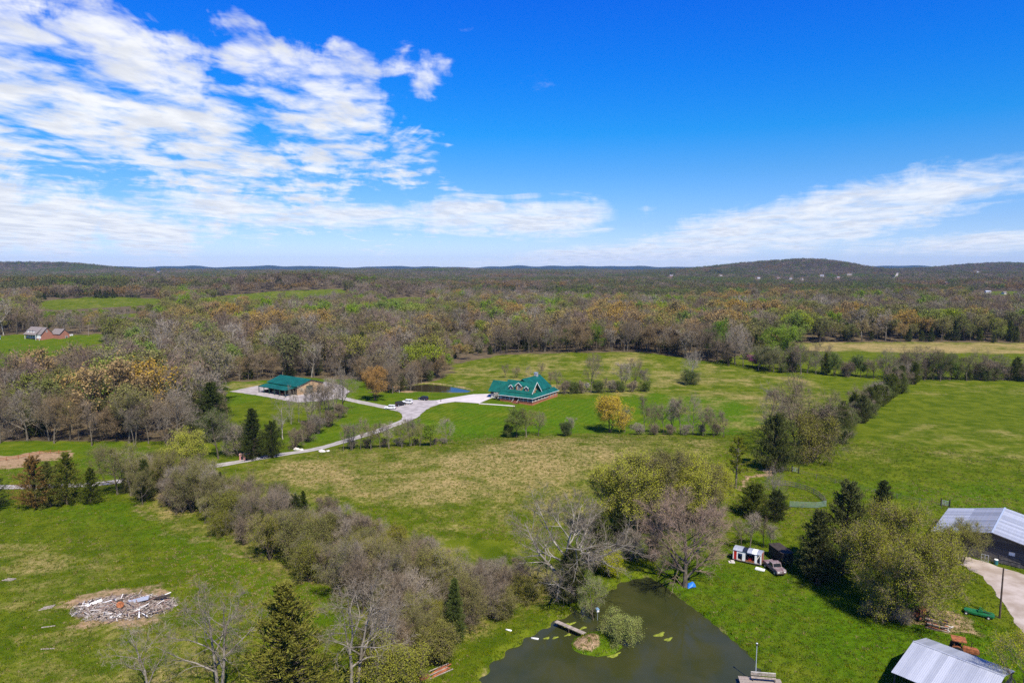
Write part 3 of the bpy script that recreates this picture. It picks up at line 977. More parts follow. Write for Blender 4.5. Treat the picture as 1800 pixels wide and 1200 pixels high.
def protos():
    P = PROTO
    T = dict(tww=.014)
    # leafless
    P['bare'] = [gen_tree(11, H=13, n=(11, 8, 7), tw=6, r0=.22, mats=(BARK, TWIG_GREY), **T), gen_tree(12, H=12, n=(10, 8, 7), tw=6, shape='oval', ang=(44, 42, 42), mats=(BARK, TWIG), **T),
                 gen_tree(13, H=13, stems=2, spread=.28, n=(9, 7, 7), tw=6, mats=(BARK_DARK, TWIG), **T)]
    P['pale'] = [gen_tree(21, H=14, n=(9, 7, 7), tw=6, base=.2, shape='vase', ang=(48, 48, 46), wob=.16, mats=(BARK_PALE, TWIG_GREY), r0=.22, **T),
                 gen_tree(22, H=14, stems=3, spread=.34, n=(7, 6, 7), tw=5, wob=.15, mats=(BARK_PALE, TWIG_GREY), r0=.22, **T)]
    P['dead'] = [gen_tree(31, H=13, n=(9, 6, 6), tw=5, base=.28, ang=(46, 55, 50), wob=.2, lr=(.46, .45, .45), mats=(BARK_GREY, TWIG_GREY), r0=.2, twl=.5, r_min=.013, **T),
                 gen_tree(32, H=13, stems=2, spread=.3, n=(8, 6, 6), tw=5, base=.3, ang=(42, 52, 50), wob=.2, lr=(.42, .45, .45), mats=(BARK_GREY, TWIG_GREY), r0=.22, twl=.5, r_min=.013, **T)]
    P['spreading'] = [gen_tree(41, H=13, base=.14, n=(13, 9, 8), tw=7, ang=(60, 46, 40), lr=(.6, .48, .46), trop=(.02, .03, .05, .03), r0=.34, wob=.11, shape='round', mats=(BARK_PALE, TWIG_GREY), r_min=.026, lead=.8, **T)]
    P['maple'] = [gen_tree(45, H=12, base=.13, n=(14, 10, 9), tw=9, ang=(50, 36, 32), lr=(.58, .5, .46), trop=(.02, .02, .02, .02), r0=.3, wob=.06, shape='round', mats=(BARK, TWIG_RED), lead=.82, **T)]
    P['thin'] = [gen_tree(51, H=9, base=.3, n=(9, 4, 5), tw=6, r0=.09, shape='oval', lr=(.26, .5, .5), ang=(34, 40, 44), mats=(BARK, TWIG), **T), gen_tree(52, H=9, stems=2, spread=.12, base=.3, n=(8, 4, 5), tw=6, r0=.1, shape='oval', lr=(.26, .5, .5), ang=(32, 40, 44), mats=(BARK, TWIG_GREY), **T)]
    # breaking leaf
    V = dict(tww=.014, leafsize=.070, leafspread=.2)
    P['bud'] = [gen_tree(61, H=11, n=(10, 7, 7), tw=6, leaf=2.0, mats=(BARK, TWIG), **V), gen_tree(62, H=10, stems=3, spread=.3, n=(7, 6, 6), tw=6, leaf=2.1, mats=(BARK_DARK, TWIG), **V),
                gen_tree(63, H=11, n=(10, 7, 6), tw=6, leaf=1.9, shape='oval', mats=(BARK, TWIG_GREY), **V)]
    P['leafy'] = [gen_tree(71, H=11, n=(11, 7, 7), tw=6, leaf=2.7, tww=.014, leafsize=.10, leafspread=.25, mats=(BARK_DARK, TWIG)), gen_tree(72, H=11, stems=2, n=(8, 7, 7), tw=5, leaf=2.7, tww=.014, leafsize=.10, leafspread=.25, shape='oval', mats=(BARK_DARK, TWIG))]
    P['poplar'] = [gen_tree(81, H=14, stems=3, spread=.16, n=(11, 6, 5), tw=6, leaf=2.6, shape='oval', ang=(32, 34, 36), lr=(.3, .5, .5), trop=(.05, .12, .12, .1), mats=(BARK, TWIG), **V),
                   gen_tree(82, H=14, stems=4, spread=.24, n=(9, 6, 5), tw=6, leaf=2.5, shape='oval', ang=(34, 34, 36), lr=(.3, .5, .5), trop=(.05, .12, .12, .1), mats=(BARK, TWIG), **V)]
    P['willow'] = [gen_tree(91, H=14, stems=7, spread=.85, base=.22, n=(10, 8, 6), tw=6, leaf=2.6, leafsize=.066, tww=.013, shape='oval', lr=(.27, .55, .5), wob=.2, droop=.04, mats=(BARK_DARK, TWIG))]
    P['yellow_willow'] = [gen_tree(95, H=10, stems=2, spread=.3, base=.2, n=(9, 7, 7), tw=7, leaf=1.6, leafsize=.10, droop=.12, tww=.014, lr=(.46, .5, .5), mats=(BARK_DARK, TWIG))]
    # thicket: many upright stems of uneven height
    B = dict(r0=.13, twl=.6, tww=.012, r_min=.013)
    P['brush'] = [gen_tree(101, H=6, stems=8, spread=.36, base=.15, n=(6, 4, 5), tw=5, lr=(.30, .5, .5), ang=(36, 42, 44), wob=.16, mats=(BARK, TWIG), **B), gen_tree(102, H=6, stems=6, spread=.32, base=.12, n=(7, 5, 5), tw=4, lr=(.32, .5, .5), ang=(40, 42, 44), wob=.18, mats=(BARK, TWIG_GREY), **B),
                  gen_tree(103, H=6, stems=9, spread=.42, base=.1, n=(5, 4, 5), tw=5, lr=(.30, .5, .5), ang=(36, 46, 44), wob=.2, mats=(BARK_DARK, TWIG), **B)]
    P['green_brush'] = [gen_tree(111, H=6, stems=8, spread=.38, base=.1, n=(6, 5, 4), tw=5, lr=(.32, .5, .5), ang=(38, 44, 44), wob=.17, leaf=2.7, leafsize=.075, leafspread=.26, mats=(BARK, TWIG), **B),
                        gen_tree(112, H=6, stems=6, spread=.42, base=.08, n=(7, 5, 5), tw=5, lr=(.34, .5, .5), ang=(42, 44, 44), wob=.17, leaf=2.3, leafsize=.075, leafspread=.26, mats=(BARK_DARK, TWIG), **B),
                        gen_tree(113, H=6, stems=5, spread=.3, base=.12, n=(8, 5, 5), tw=5, lr=(.36, .5, .5), ang=(40, 44, 44), wob=.2, leaf=2.5, leafsize=.075, leafspread=.26, mats=(BARK_DARK, TWIG), **B)]
    P['cedar'] = [gen_cedar(201, 10, 3.7, 150, 80, .21), gen_cedar(202, 10, 3.1, 150, 80, .21), gen_cedar(203, 10, 4.2, 130, 96, .21, power=.62, base=.06)]
    P['full_cedar'] = [gen_cedar(231, 10, 3.3, 320, 56, .19, power=.7, base=.02), gen_cedar(232, 10, 3.0, 300, 56, .19, power=.62, base=.02)]
    P['round_cedar'] = [gen_cedar(211, 8, 4.3, 150, 84, .24, power=.5, base=.02), gen_cedar(212, 8, 3.9, 140, 84, .24, power=.42, base=.03)]
    P['loose_pine'] = [gen_cedar(221, 9, 2.6, 46, 70, .2, power=.45, base=.3, mats=BARK)]


protos()

OLIVE, YELLOWGREEN, BRIGHT, DEEP = (0.185, 0.175, 0.034), (0.33, 0.335, 0.032), (0.19, 0.29, 0.014), (0.11, 0.15, 0.022)
GOLD, ORANGE, BROWNBUD = (0.52, 0.37, 0.025), (0.36, 0.20, 0.045), (0.24, 0.165, 0.075)
CEDAR, CEDAR_DARK, CEDAR_RUST, CEDAR_OLIVE = (0.085, 0.098, 0.020), (0.052, 0.066, 0.016), (0.20, 0.112, 0.020), (0.130, 0.135, 0.020)
PINK, WHITE_BLOOM, PALEGREEN = (0.45, 0.12, 0.26), (0.66, 0.62, 0.54), (0.24, 0.28, 0.07)

N_TREES = 0
FIRST = {}


def place_at(kind, P, hgt, color, label, group=None, width=1.0, name=None, cat='tree', rot=None, var=None, lean=0.0):
    """one tree, an Empty with a trunk and a crown; copies share their meshes"""
    global N_TREES
    L = PROTO[kind]
    p = L[(N_TREES if var is None else var) % len(L)]
    N_TREES += 1
    nm = name or {'cedar': 'cedar_tree', 'full_cedar': 'cedar_tree', 'round_cedar': 'cedar_tree', 'loose_pine': 'pine_tree', 'brush': 'shrub', 'green_brush': 'shrub', 'willow': 'willow_tree', 'yellow_willow': 'willow_tree', 'thin': 'sapling'}.get(kind, 'bare_tree' if kind in ('bare', 'pale', 'dead', 'spreading', 'maple') else 'budding_tree')
    e = empty(nm, (P[0], P[1], P[2] - .05), random.random() * 6.28 if rot is None else rot, label, 'shrub' if nm == 'shrub' else cat, group)
    if lean:
        e.rotation_euler = (lean, 0, e.rotation_euler.z)
    s = hgt / p['H']
    e.scale = (s * width, s * width, s)
    for part in ('trunk', 'crown'):
        o = bpy.data.objects.new(part, p[part])
        COL.objects.link(o)
        o.parent = e
        o.color = tuple(color) + (1,)
    return e


def tree(kind, bx, by, top, color, label, group=None, width=1.0, **kw):
    P = ground(bx, by)
    d = ray_dir(bx, top)
    zt = CAM_H + P[1] / d[1] * d[2]
    return place_at(kind, P, max(1.0, zt - P[2]), color, label, group, width, **kw)

# ------------------------------------------------------------------ trees one can tell apart
G0 = None
# foreground, bottom edge
tree('dead', 262, 1238, 1090, OLIVE, 'dead grey tree at the bottom edge below the rubble pile', var=0, rot=.4)
tree('dead', 392, 1245, 1020, OLIVE, 'tall dead forked tree left of the big olive cedar at the bottom edge', var=1, rot=1.9)
tree('full_cedar', 515, 1245, 1015, (0.16, 0.155, 0.022), 'big olive green cedar at the bottom edge beside the dead trees', width=1.2, var=0)
tree('dead', 622, 1225, 1000, OLIVE, 'pale dead tree with a fork right of the big olive cedar', var=1, rot=.2)
tree('pale', 680, 1175, 1040, OLIVE, 'slim pale several stemmed tree in the brush right of the dead fork', var=1, width=.55, rot=.5)
tree('full_cedar', 800, 1128, 1012, (0.085, 0.115, 0.018), 'narrow green cedar in the brush left of the pond bank', width=.75, var=1)
tree('bud', 1795, 1245, 1105, YELLOWGREEN, 'green twigged young tree at the bottom right corner', width=1.0)
tree('green_brush', 690, 1225, 1110, (0.23, 0.23, 0.03), 'yellow green thicket at the bottom edge left of the orange planks')
tree('green_brush', 770, 1168, 1080, OLIVE, 'olive thicket just above the orange planks')
# by the pond
tree('spreading', 985, 1050, 852, OLIVE, 'huge bare spreading tree with whitish limbs above the pond', rot=.6, width=1.0)
tree('round_cedar', 1005, 1058, 962, CEDAR, 'dark evergreen under the huge bare spreading tree', width=.8)
tree('round_cedar', 1050, 1000, 905, CEDAR, 'dark evergreen behind the right side of the huge bare tree', width=.8)
tree('maple', 1204, 1030, 858, OLIVE, 'bare reddish grey tree with fine twigs on the pond bank', rot=.3, width=1.02)
tree('bud', 1044, 1106, 1000, PALEGREEN, 'pale green thin tree with whitish stems on the pond island', name='budding_tree', var=2, width=.62)
tree('green_brush', 1092, 1132, 1068, (0.26, 0.30, 0.06), 'pale green bush leaning over the water from the island', width=1.0, var=1)
tree('green_brush', 1072, 1012, 960, YELLOWGREEN, 'small yellow green bush on the bank below the huge bare tree')
# tall light green grove
for i, (bx, by, tp, c) in enumerate(((1072, 948, 806, YELLOWGREEN), (1118, 955, 782, YELLOWGREEN), (1160, 945, 776, OLIVE), (1205, 935, 784, YELLOWGREEN), (1240, 925, 800, OLIVE), (1262, 905, 806, YELLOWGREEN))):
    tree('poplar', bx, by, tp, c, ['leftmost tall yellow green tree of the grove above the pond', 'second tall yellow green tree from the left of the pond grove', 'tallest olive green tree in the middle of the pond grove', 'yellow green tree behind the crown of the bare reddish tree', 'olive tree near the right end of the pond grove', 'rightmost yellow green tree of the pond grove'][i], 'tall light green grove above the pond', width=1.15)
tree('cedar', 1090, 962, 876, CEDAR_DARK, 'small dark cedar at the foot of the light green grove', width=1.1)
tree('green_brush', 1245, 905, 850, (0.10, 0.16, 0.02), 'bright green bush under the right end of the pond grove')
tree('brush', 1150, 985, 935, OLIVE, 'grey thicket between the pond grove and the bare reddish tree')
tree('brush', 1110, 985, 930, OLIVE, 'grey thicket at the foot of the pond grove')
# evergreens and stems by the pen
tree('loose_pine', 1293, 858, 762, CEDAR_OLIVE, 'leaning open pine by the bare red soil patch', lean=.12)
tree('round_cedar', 1322, 908, 850, CEDAR, 'dark evergreen shrub left in the clump beside the round pen', width=1.25)
tree('round_cedar', 1364, 912, 862, CEDAR_DARK, 'dark evergreen shrub right in the clump beside the round pen', width=1.2)
tree('pale', 1362, 888, 812, OLIVE, 'grey vine covered bare tree over the evergreen clump by the pen', var=1, width=.6)
for i, (bx, by, tp) in enumerate(((1303, 968, 905), (1318, 962, 895), (1342, 962, 900), (1356, 965, 915))):
    tree('thin', bx, by, tp, OLIVE, ['first', 'second', 'third', 'fourth'][i] + ' thin bare sapling from the left behind the wrecked camper', 'saplings behind the wrecked camper')
# big trees of the right hedge
tree('round_cedar', 1362, 828, 728, CEDAR, 'broad dark cedar standing alone beside the right field corner', width=.78)
tree('bare', 1405, 806, 642, OLIVE, 'tall dark limbed bare tree behind the broad dark cedar', var=2, rot=1.0, width=1.05)
tree('bare', 1352, 770, 668, OLIVE, 'bare tree left of the tall dark limbed one', var=0, width=1.0)
tree('green_brush', 1425, 812, 712, OLIVE, 'olive round thicket right of the broad dark cedar', width=.8)
tree('green_brush', 1448, 790, 700, (0.085, 0.10, 0.028), 'dull green thicket at the near end of the right hedge', width=.8)
# barnyard
tree('full_cedar', 1433, 1018, 890, CEDAR, 'dark cedar nearest the old truck', width=1.15, var=0)
tree('cedar', 1480, 1010, 842, CEDAR, 'tall dark cedar in the clump left of the big willow', width=1.0, var=2)
tree('cedar', 1548, 965, 840, CEDAR_DARK, 'dark pointed cedar behind the big willow', width=1.0, var=0)
tree('willow', 1588, 1088, 884, (0.215, 0.215, 0.032), 'huge olive green willow in the barnyard', rot=.8, width=.9)
tree('bud', 1690, 990, 905, (0.24, 0.235, 0.035), 'smaller willow crown in front of the grey barn', width=.95)
for i, (bx, by, tp) in enumerate(((1525, 1082, 1052), (1556, 1092, 1060), (1585, 1098, 1065))):
    tree('brush', bx, by, tp, OLIVE, ['left', 'middle', 'right'][i] + ' low brown thicket under the big willow', 'low thicket under the big willow', width=1.1)
# left side
tree('cedar', 64, 893, 800, CEDAR_RUST, 'rusty brown cedar at the left of the cedar row by the drive', var=2, width=1.0)
tree('cedar', 90, 890, 806, CEDAR_OLIVE, 'olive cedar second in the row by the drive', var=0, width=1.05)
tree('cedar', 118, 886, 794, CEDAR_OLIVE, 'tallest olive cedar of the row by the drive', var=2, width=1.05)
tree('cedar', 160, 884, 818, CEDAR, 'dark low cedar at the right end of the row by the drive', var=0, width=1.2)
tree('cedar', -14, 898, 816, CEDAR_DARK, 'dark cedar cut by the left edge of the picture', var=2, width=1.0)
tree('bud', 207, 868, 770, OLIVE, 'grey green half leafed tree beside the gravel drive', var=0)
tree('leafy', 330, 834, 750, YELLOWGREEN, 'round bright yellow green tree above the drive', width=1.25, var=0)
tree('bud', 384, 806, 712, DEEP, 'upright green tree between the round tree and the cedars', var=2, width=.8)
tree('full_cedar', 370, 775, 668, CEDAR_DARK, 'big dark conical cedar at the right end of the left wood', width=1.3, var=0)
tree('full_cedar', 445, 806, 714, CEDAR_DARK, 'tall dark cedar above the brick hut', width=1.1, var=1)
tree('round_cedar', 478, 804, 742, CEDAR_DARK, 'low broad dark cedar right of the brick hut', width=.75)
tree('brush', 418, 800, 735, OLIVE, 'pinkish grey thicket between the cedars by the drive')
tree('pale', 345, 770, 715, OLIVE, 'pale grey bare tree in front of the big conical cedar', width=.8)
# in front of the workshop
for i, (k, bx, by, tp, w) in enumerate((('pale', 497, 772, 690, .9), ('pale', 512, 745, 672, .35), ('pale', 525, 742, 676, .3), ('thin', 545, 752, 672, .9), ('bare', 562, 752, 668, .7), ('thin', 578, 745, 664, 1), ('bare', 602, 726, 634, .75), ('thin', 590, 726, 655, .9))):
    tree(k, bx, by, tp, OLIVE, ['white limbed bare tree before the workshop', 'left white birch like stem before the workshop', 'right white birch like stem before the workshop', 'thin grey tree before the workshop door', 'dark bare tree before the workshop gable', 'thin bare tree right of the workshop gable', 'tallest bare tree right of the workshop', 'thin bare stem beside the tallest tree right of the workshop'][i], 'bare trees in front of the workshop', width=w, cat='tree')
for i, (bx, by, tp) in enumerate(((520, 788, 748), (540, 776, 735), (560, 762, 722), (580, 750, 715), (598, 735, 705))):
    tree('brush', bx, by, tp, OLIVE, 'grey brown thicket below the bare trees before the workshop', 'thicket below the workshop trees')
tree('leafy', 660, 704, 640, ORANGE, 'small orange brown tree right of the workshop', var=1)
tree('bud', 690, 690, 640, BROWNBUD, 'brown budding tree behind the orange one by the stock pond')
for i, (bx, by, tp, w) in enumerate(((508, 662, 616, .9), (545, 660, 622, .9), (558, 660, 618, .7), (605, 658, 618, .7), (625, 662, 630, .7))):
    tree('cedar', bx, by, tp, CEDAR_DARK, ['dark conical cedar straight behind the workshop ridge', 'left cedar of the pair behind the workshop', 'right cedar of the pair behind the workshop', 'dark cedar behind the workshop right end', 'rightmost low cedar behind the workshop'][i], 'cedars behind the workshop', width=w)
# row below the parking pad
for i, (k, bx, by, tp, c) in enumerate((('thin', 604, 792, 742, OLIVE), ('thin', 618, 791, 738, OLIVE), ('thin', 634, 790, 730, OLIVE), ('bud', 652, 790, 742, OLIVE), ('thin', 668, 788, 735, OLIVE), ('thin', 684, 788, 738, OLIVE), ('bud', 706, 786, 738, OLIVE), ('thin', 722, 784, 730, OLIVE), ('leafy', 757, 784, 738, BRIGHT), ('bud', 738, 784, 740, OLIVE), ('bare', 784, 777, 728, OLIVE))):
    tree(k, bx, by, tp, c, {'thin': 'thin bare sapling in the row below the parking pad', 'bud': 'grey green budding tree in the row below the parking pad', 'leafy': 'bright green young tree in the row below the parking pad', 'bare': 'bare tree at the right end of the row below the parking pad'}[k], 'tree row below the parking pad')
for bx in (620, 645, 675, 700, 730, 765, 780):
    tree('brush', bx, 788 - (bx - 620) * .05, 768, OLIVE, 'low brown thicket under the row below the parking pad', 'thicket below the parking pad', width=1.3)
# in front of the house and right of it
tree('leafy', 908, 768, 712, (0.12, 0.165, 0.03), 'green budding tree left in the clump below the log house', width=1.1, var=0)
tree('bud', 925, 767, 716, OLIVE, 'olive tree in the middle of the clump below the log house', var=0)
tree('bare', 946, 766, 722, OLIVE, 'bare grey tree right in the clump below the log house', width=.9)
tree('green_brush', 892, 768, 742, DEEP, 'dark green bush at the left foot of the clump below the log house')
tree('green_brush', 995, 766, 738, (0.06, 0.09, 0.02), 'small dark shrub alone on the lawn edge', width=.9)
tree('thin', 1003, 764, 730, BRIGHT, 'thin green tipped sapling over the small dark shrub')
tree('yellow_willow', 1072, 760, 688, GOLD, 'golden yellow willow on the lawn edge', width=1.0)
for i, (k, bx, by, tp, w) in enumerate((('thin', 1098, 760, 712, .8), ('thin', 1132, 758, 690, 1), ('bare', 1148, 762, 700, .6), ('thin', 1166, 762, 704, 1.1), ('thin', 1180, 762, 696, 1), ('thin', 1196, 764, 690, 1.1), ('bare', 1218, 764, 684, .6), ('thin', 1236, 766, 708, 1.2), ('bare', 1255, 768, 712, .8), ('thin', 1272, 768, 718, 1.2))):
    tree(k, bx, by, tp, OLIVE, 'bare grey tree in the row right of the golden willow', 'bare row right of the golden willow', width=w)
for bx in (1122, 1150, 1178, 1205, 1232, 1260):
    tree('brush', bx, 764, 742, OLIVE, 'low brown thicket under the row by the golden willow', 'thicket right of the golden willow', width=1.2)
# behind the house
for i, (k, bx, by, tp, w) in enumerate((('bare', 888, 664, 638, .8), ('bare', 908, 664, 640, .9), ('bare', 930, 662, 640, .8), ('bare', 950, 664, 636, .8), ('bud', 968, 676, 650, .8), ('thin', 978, 690, 648, 1.3), ('bare', 1038, 690, 618, .8), ('thin', 1064, 690, 660, 1.2), ('thin', 1096, 688, 632, 1.2), ('bare', 1116, 684, 626, .7), ('thin', 1134, 684, 645, 1.2))):
    tree(k, bx, by, tp, BROWNBUD, 'round topped bare tree behind the right end of the log house' if i == 6 else 'bare brownish tree in the line behind the log house', 'bare line behind the log house', width=w)
for bx, c in ((992, OLIVE), (1008, DEEP), (1022, OLIVE), (1052, DEEP), (1075, OLIVE), (1088, DEEP), (1112, OLIVE), (1135, DEEP)):
    tree('green_brush' if c is DEEP else 'brush', bx, 692 - (bx - 990) * .03, 666, c, 'dull thicket in the line right of the log house', 'thicket line right of the log house', width=1.1)
tree('leafy', 872, 702, 688, WHITE_BLOOM, 'white blossoming small tree at the left end of the porch', name='blossom_tree', width=1.25)
tree('leafy', 1032, 684, 672, WHITE_BLOOM, 'pale blossoming bush in the line right of the log house', name='blossom_tree', width=1.0)
tree('green_brush', 1213, 676, 646, DEEP, 'dark green bush alone in the far meadow', width=1.1)
tree('pale', 1214, 674, 606, OLIVE, 'bare tree rising from the dark bush in the far meadow', width=.6)
# far meadow edge
tree('leafy', 1323, 645, 621, PINK, 'pink blossoming tree at the far meadow edge', name='blossom_tree', width=1.3)
tree('leafy', 1372, 640, 566, BRIGHT, 'tall bright green tree at the right of the far meadow edge', width=1.1)
tree('leafy', 1260, 632, 556, (0.11, 0.19, 0.025), 'bright green tree at the middle of the far meadow edge', width=.9)
tree('bare', 1292, 640, 566, OLIVE, 'round bare tree right of the middle bright green tree', width=1.0)
tree('leafy', 1345, 648, 612, (0.10, 0.15, 0.02), 'green bush beside the pink blossoming tree', width=1.2)
tree('green_brush', 1390, 650, 622, BRIGHT, 'bright green bush right of the pink blossoming tree', width=1.2)


# ------------------------------------------------------------------ hedges
def strip(px, mix, spacing, spread, hts, label, group, seed, clear=('none',)):
    rng = np.random.default_rng(seed)
    C = smooth_line([ground(*q)[:2] for q in px], 1.0)
    L = np.concatenate([[0], np.cumsum(np.hypot(*np.diff(C, axis=0).T))])
    kinds, wts = [m[0] for m in mix], np.array([m[1] for m in mix], float)
    for s in np.arange(0, L[-1], spacing):
        s = s + rng.uniform(-.4, .4) * spacing
        q = np.array([np.interp(s, L, C[:, 0]), np.interp(s, L, C[:, 1])])
        q2 = np.array([np.interp(s + 1, L, C[:, 0]), np.interp(s + 1, L, C[:, 1])])
        d = unit(q2 - q) if np.hypot(*(q2 - q)) > .01 else np.array([1.0, 0])
        q = q + np.array([-d[1], d[0]]) * rng.uniform(-spread, spread)
        m = mix[rng.choice(len(mix), p=wts / wts.sum())]
        h = rng.uniform(*hts) * m[3]
        P = np.array([q[0], q[1], float(height(*q))])
        u, v = to_px(P[0], P[1], P[2])
        where = ''
        for x0, txt in label[1]:
            if u >= x0:
                where = txt
        place_at(m[0], P, h, m[2], (m[4] + ' ' + label[0] + ' ' + where).strip(), group, rng.uniform(.85, 1.2) * (m[5] if len(m) > 5 else 1))


HEDGE_MIX = [('green_brush', 2.8, (0.155, 0.155, 0.030), .95, 'olive green thicket', .8), ('brush', 2.4, OLIVE, 1.0, 'grey leafless thicket', .85), ('bud', 2.8, (0.19, 0.185, 0.034), 1.2, 'olive budding tree', .85), ('bare', 3.4, OLIVE, 1.2, 'bare grey tree', .8),
             ('cedar', 1.3, CEDAR_DARK, 1.0, 'dark cedar', .8), ('pale', .8, OLIVE, 1.2, 'pale limbed bare tree', .7), ('leafy', .4, (0.21, 0.23, 0.022), .95, 'yellow green tree', .85)]
HL = ('in the diagonal hedge', [(-999, 'near the cedar row'), (330, 'below the gravel drive'), (470, 'level with the middle field'), (620, 'above the dead trees'), (740, 'near the pond bank')])
strip([(228, 862), (300, 890), (380, 922), (460, 958), (540, 998), (620, 1045), (690, 1090), (760, 1135)], HEDGE_MIX, 2.3, 3.4, (6.0, 12.0), HL, 'long diagonal hedge', 5)
strip([(250, 848), (330, 870), (420, 898), (520, 935), (600, 965), (680, 1005), (760, 1050), (850, 1095)], HEDGE_MIX, 2.5, 3.2, (5.8, 11.0), HL, 'long diagonal hedge', 6)
strip([(560, 930), (640, 950), (720, 985), (800, 1030), (870, 1065)], [('bare', 3, OLIVE, 1.25, 'bare grey tree', .9), ('brush', 3, OLIVE, 1.0, 'grey leafless thicket'), ('green_brush', 3, OLIVE, 1.0, 'olive green thicket'), ('bud', 1, OLIVE, 1.2, 'olive budding tree')], 3.4, 3.0, (5.5, 8), ('on the diagonal hedge field side', [(-999, 'near its middle'), (700, 'near the pond')]), 'field side of the diagonal hedge', 8)
strip([(640, 1150), (700, 1130), (760, 1125), (830, 1095), (890, 1070), (940, 1050)], [('brush', 3, OLIVE, 1.0, 'grey leafless thicket'), ('green_brush', 3, OLIVE, 1.0, 'olive green thicket'), ('bare', 1, OLIVE, 1.2, 'bare dark tree', .8)], 2.6, 3.5, (4.0, 6.5), ('behind the pond bank', [(-999, 'near the dead fork'), (800, 'left of the huge bare tree')]), 'thicket behind the pond bank', 9)
strip([(1440, 800), (1475, 765), (1505, 738), (1540, 712), (1575, 688), (1604, 668)], [('round_cedar', 3, CEDAR, .95, 'dark cedar', .7), ('bare', 2.2, OLIVE, 1.15, 'bare grey tree', .9), ('brush', 2, OLIVE, .8, 'grey thicket'), ('green_brush', 1.6, DEEP, .8, 'dull green thicket')], 3.0, 2.8, (8.0, 12.0), ('in the right field hedge', [(-999, 'at its near end'), (1500, 'at its middle'), (1560, 'at its far end')]), 'hedge beside the right field', 12)
FAR_MIX = [('bare', 2.6, OLIVE, 1.15, 'bare grey tree', .9), ('brush', 1.6, OLIVE, .7, 'grey thicket'), ('bud', 2, (0.13, 0.145, 0.035), 1.0, 'olive budding tree'), ('leafy', .9, (0.13, 0.19, 0.025), 1.0, 'fresh green tree', .8), ('green_brush', 1.2, DEEP, .6, 'dull green thicket'), ('cedar', .5, CEDAR, .8, 'dark cedar')]
strip([(1600, 668), (1660, 668), (1720, 668), (1780, 669), (1840, 670)], FAR_MIX, 2.6, 3.5, (11, 18), ('in the right field back line', [(-999, 'near the hedge corner'), (1700, 'toward the right edge')]), 'tree line beyond the right field', 13)
strip([(1330, 650), (1400, 655), (1470, 660), (1540, 664), (1600, 666)], FAR_MIX, 3.0, 4, (10, 16), ('in the pink tree line', [(-999, 'at the far meadow'), (1480, 'near the hedge corner')]), 'tree line right of the pink tree', 14)
strip([(880, 622), (940, 619), (1000, 618), (1070, 617), (1130, 617), (1190, 626), (1250, 636), (1320, 648)], [('bare', 5, OLIVE, 1.2, 'bare brown tree', .8), ('thin', 2, OLIVE, 1.0, 'slim bare tree'), ('bud', 1.6, BROWNBUD, 1.1, 'brown budding tree'), ('leafy', .6, (0.12, 0.18, 0.025), 1.0, 'fresh green tree', .8), ('cedar', .5, CEDAR_DARK, .6, 'dark cedar')], 5.6, 4, (16, 22), ('at the far meadow wood edge', [(-999, 'behind the house'), (1040, 'at its middle'), (1200, 'near the pink tree')]), 'wood edge above the far meadow', 15)
strip([(0, 778), (70, 776), (150, 777), (230, 779), (290, 778), (335, 776)], [('bare', 4, OLIVE, 1.1, 'bare brown tree', .8), ('bud', 2.4, BROWNBUD, 1.0, 'brown budding tree', .8), ('thin', 2, OLIVE, .9, 'slim bare tree'), ('bud', 1.2, OLIVE, 1.0, 'olive budding tree', .8), ('brush', 1.3, OLIVE, .5, 'grey thicket'), ('cedar', .5, CEDAR_DARK, .55, 'dark cedar')], 4.4, 5, (15, 21), ('at the left wood front', [(-999, 'near the left edge'), (110, 'behind the left lawn'), (240, 'near the conical cedar')]), 'front of the left wood', 16)
strip([(640, 668), (690, 690), (735, 673), (768, 664)], [('bare', 4, OLIVE, 1.1, 'bare grey tree', .8), ('bud', 2, BROWNBUD, 1.0, 'brown budding tree', .8), ('bud', 1, OLIVE, 1.0, 'olive budding tree', .8), ('cedar', .8, CEDAR, .7, 'dark cedar'), ('green_brush', 1, DEEP, .5, 'dull green thicket')], 5.0, 3.0, (11, 16), ('at the stock pond wood edge', [(-999, 'toward the workshop'), (740, 'toward the far meadow')]), 'wood edge round the stock pond', 17)
strip([(400, 672), (450, 667), (520, 662), (590, 662), (640, 666)], [('bare', 4, OLIVE, 1.1, 'bare brown tree', .8), ('bud', 2, BROWNBUD, 1.0, 'brown budding tree', .8), ('thin', 1, OLIVE, .9, 'slim bare tree')], 6.0, 3.0, (13, 17), ('at the wood edge', [(-999, 'left behind the workshop'), (520, 'right behind the workshop')]), 'wood edge behind the workshop', 18)
strip([(600, 1000), (680, 1040), (760, 1090), (830, 1120)], [('bare', 3, OLIVE, 1.2, 'bare grey tree', .9), ('bud', 3, (0.20, 0.185, 0.036), 1.1, 'olive budding tree', .9), ('brush', 2, OLIVE, .9, 'grey leafless thicket'), ('cedar', .8, CEDAR, .9, 'dark cedar', .8)], 3.4, 4.0, (6.5, 11), ('in the hedge belt', [(-999, 'above the dead trees'), (730, 'left of the pond')]), 'hedge belt left of the pond', 19)
strip([(780, 1010), (850, 1035), (905, 1045), (945, 1035)], [('brush', 3, OLIVE, 1.0, 'grey leafless thicket'), ('bare', 2, OLIVE, 1.3, 'bare grey tree', .9), ('green_brush', 1.5, OLIVE, .9, 'olive green thicket')], 2.6, 3.5, (4.5, 7.5), ('on the slope', [(-999, 'left of the huge bare tree')]), 'thicket left of the huge bare tree', 20)
print('INDIVIDUAL TREES', N_TREES)

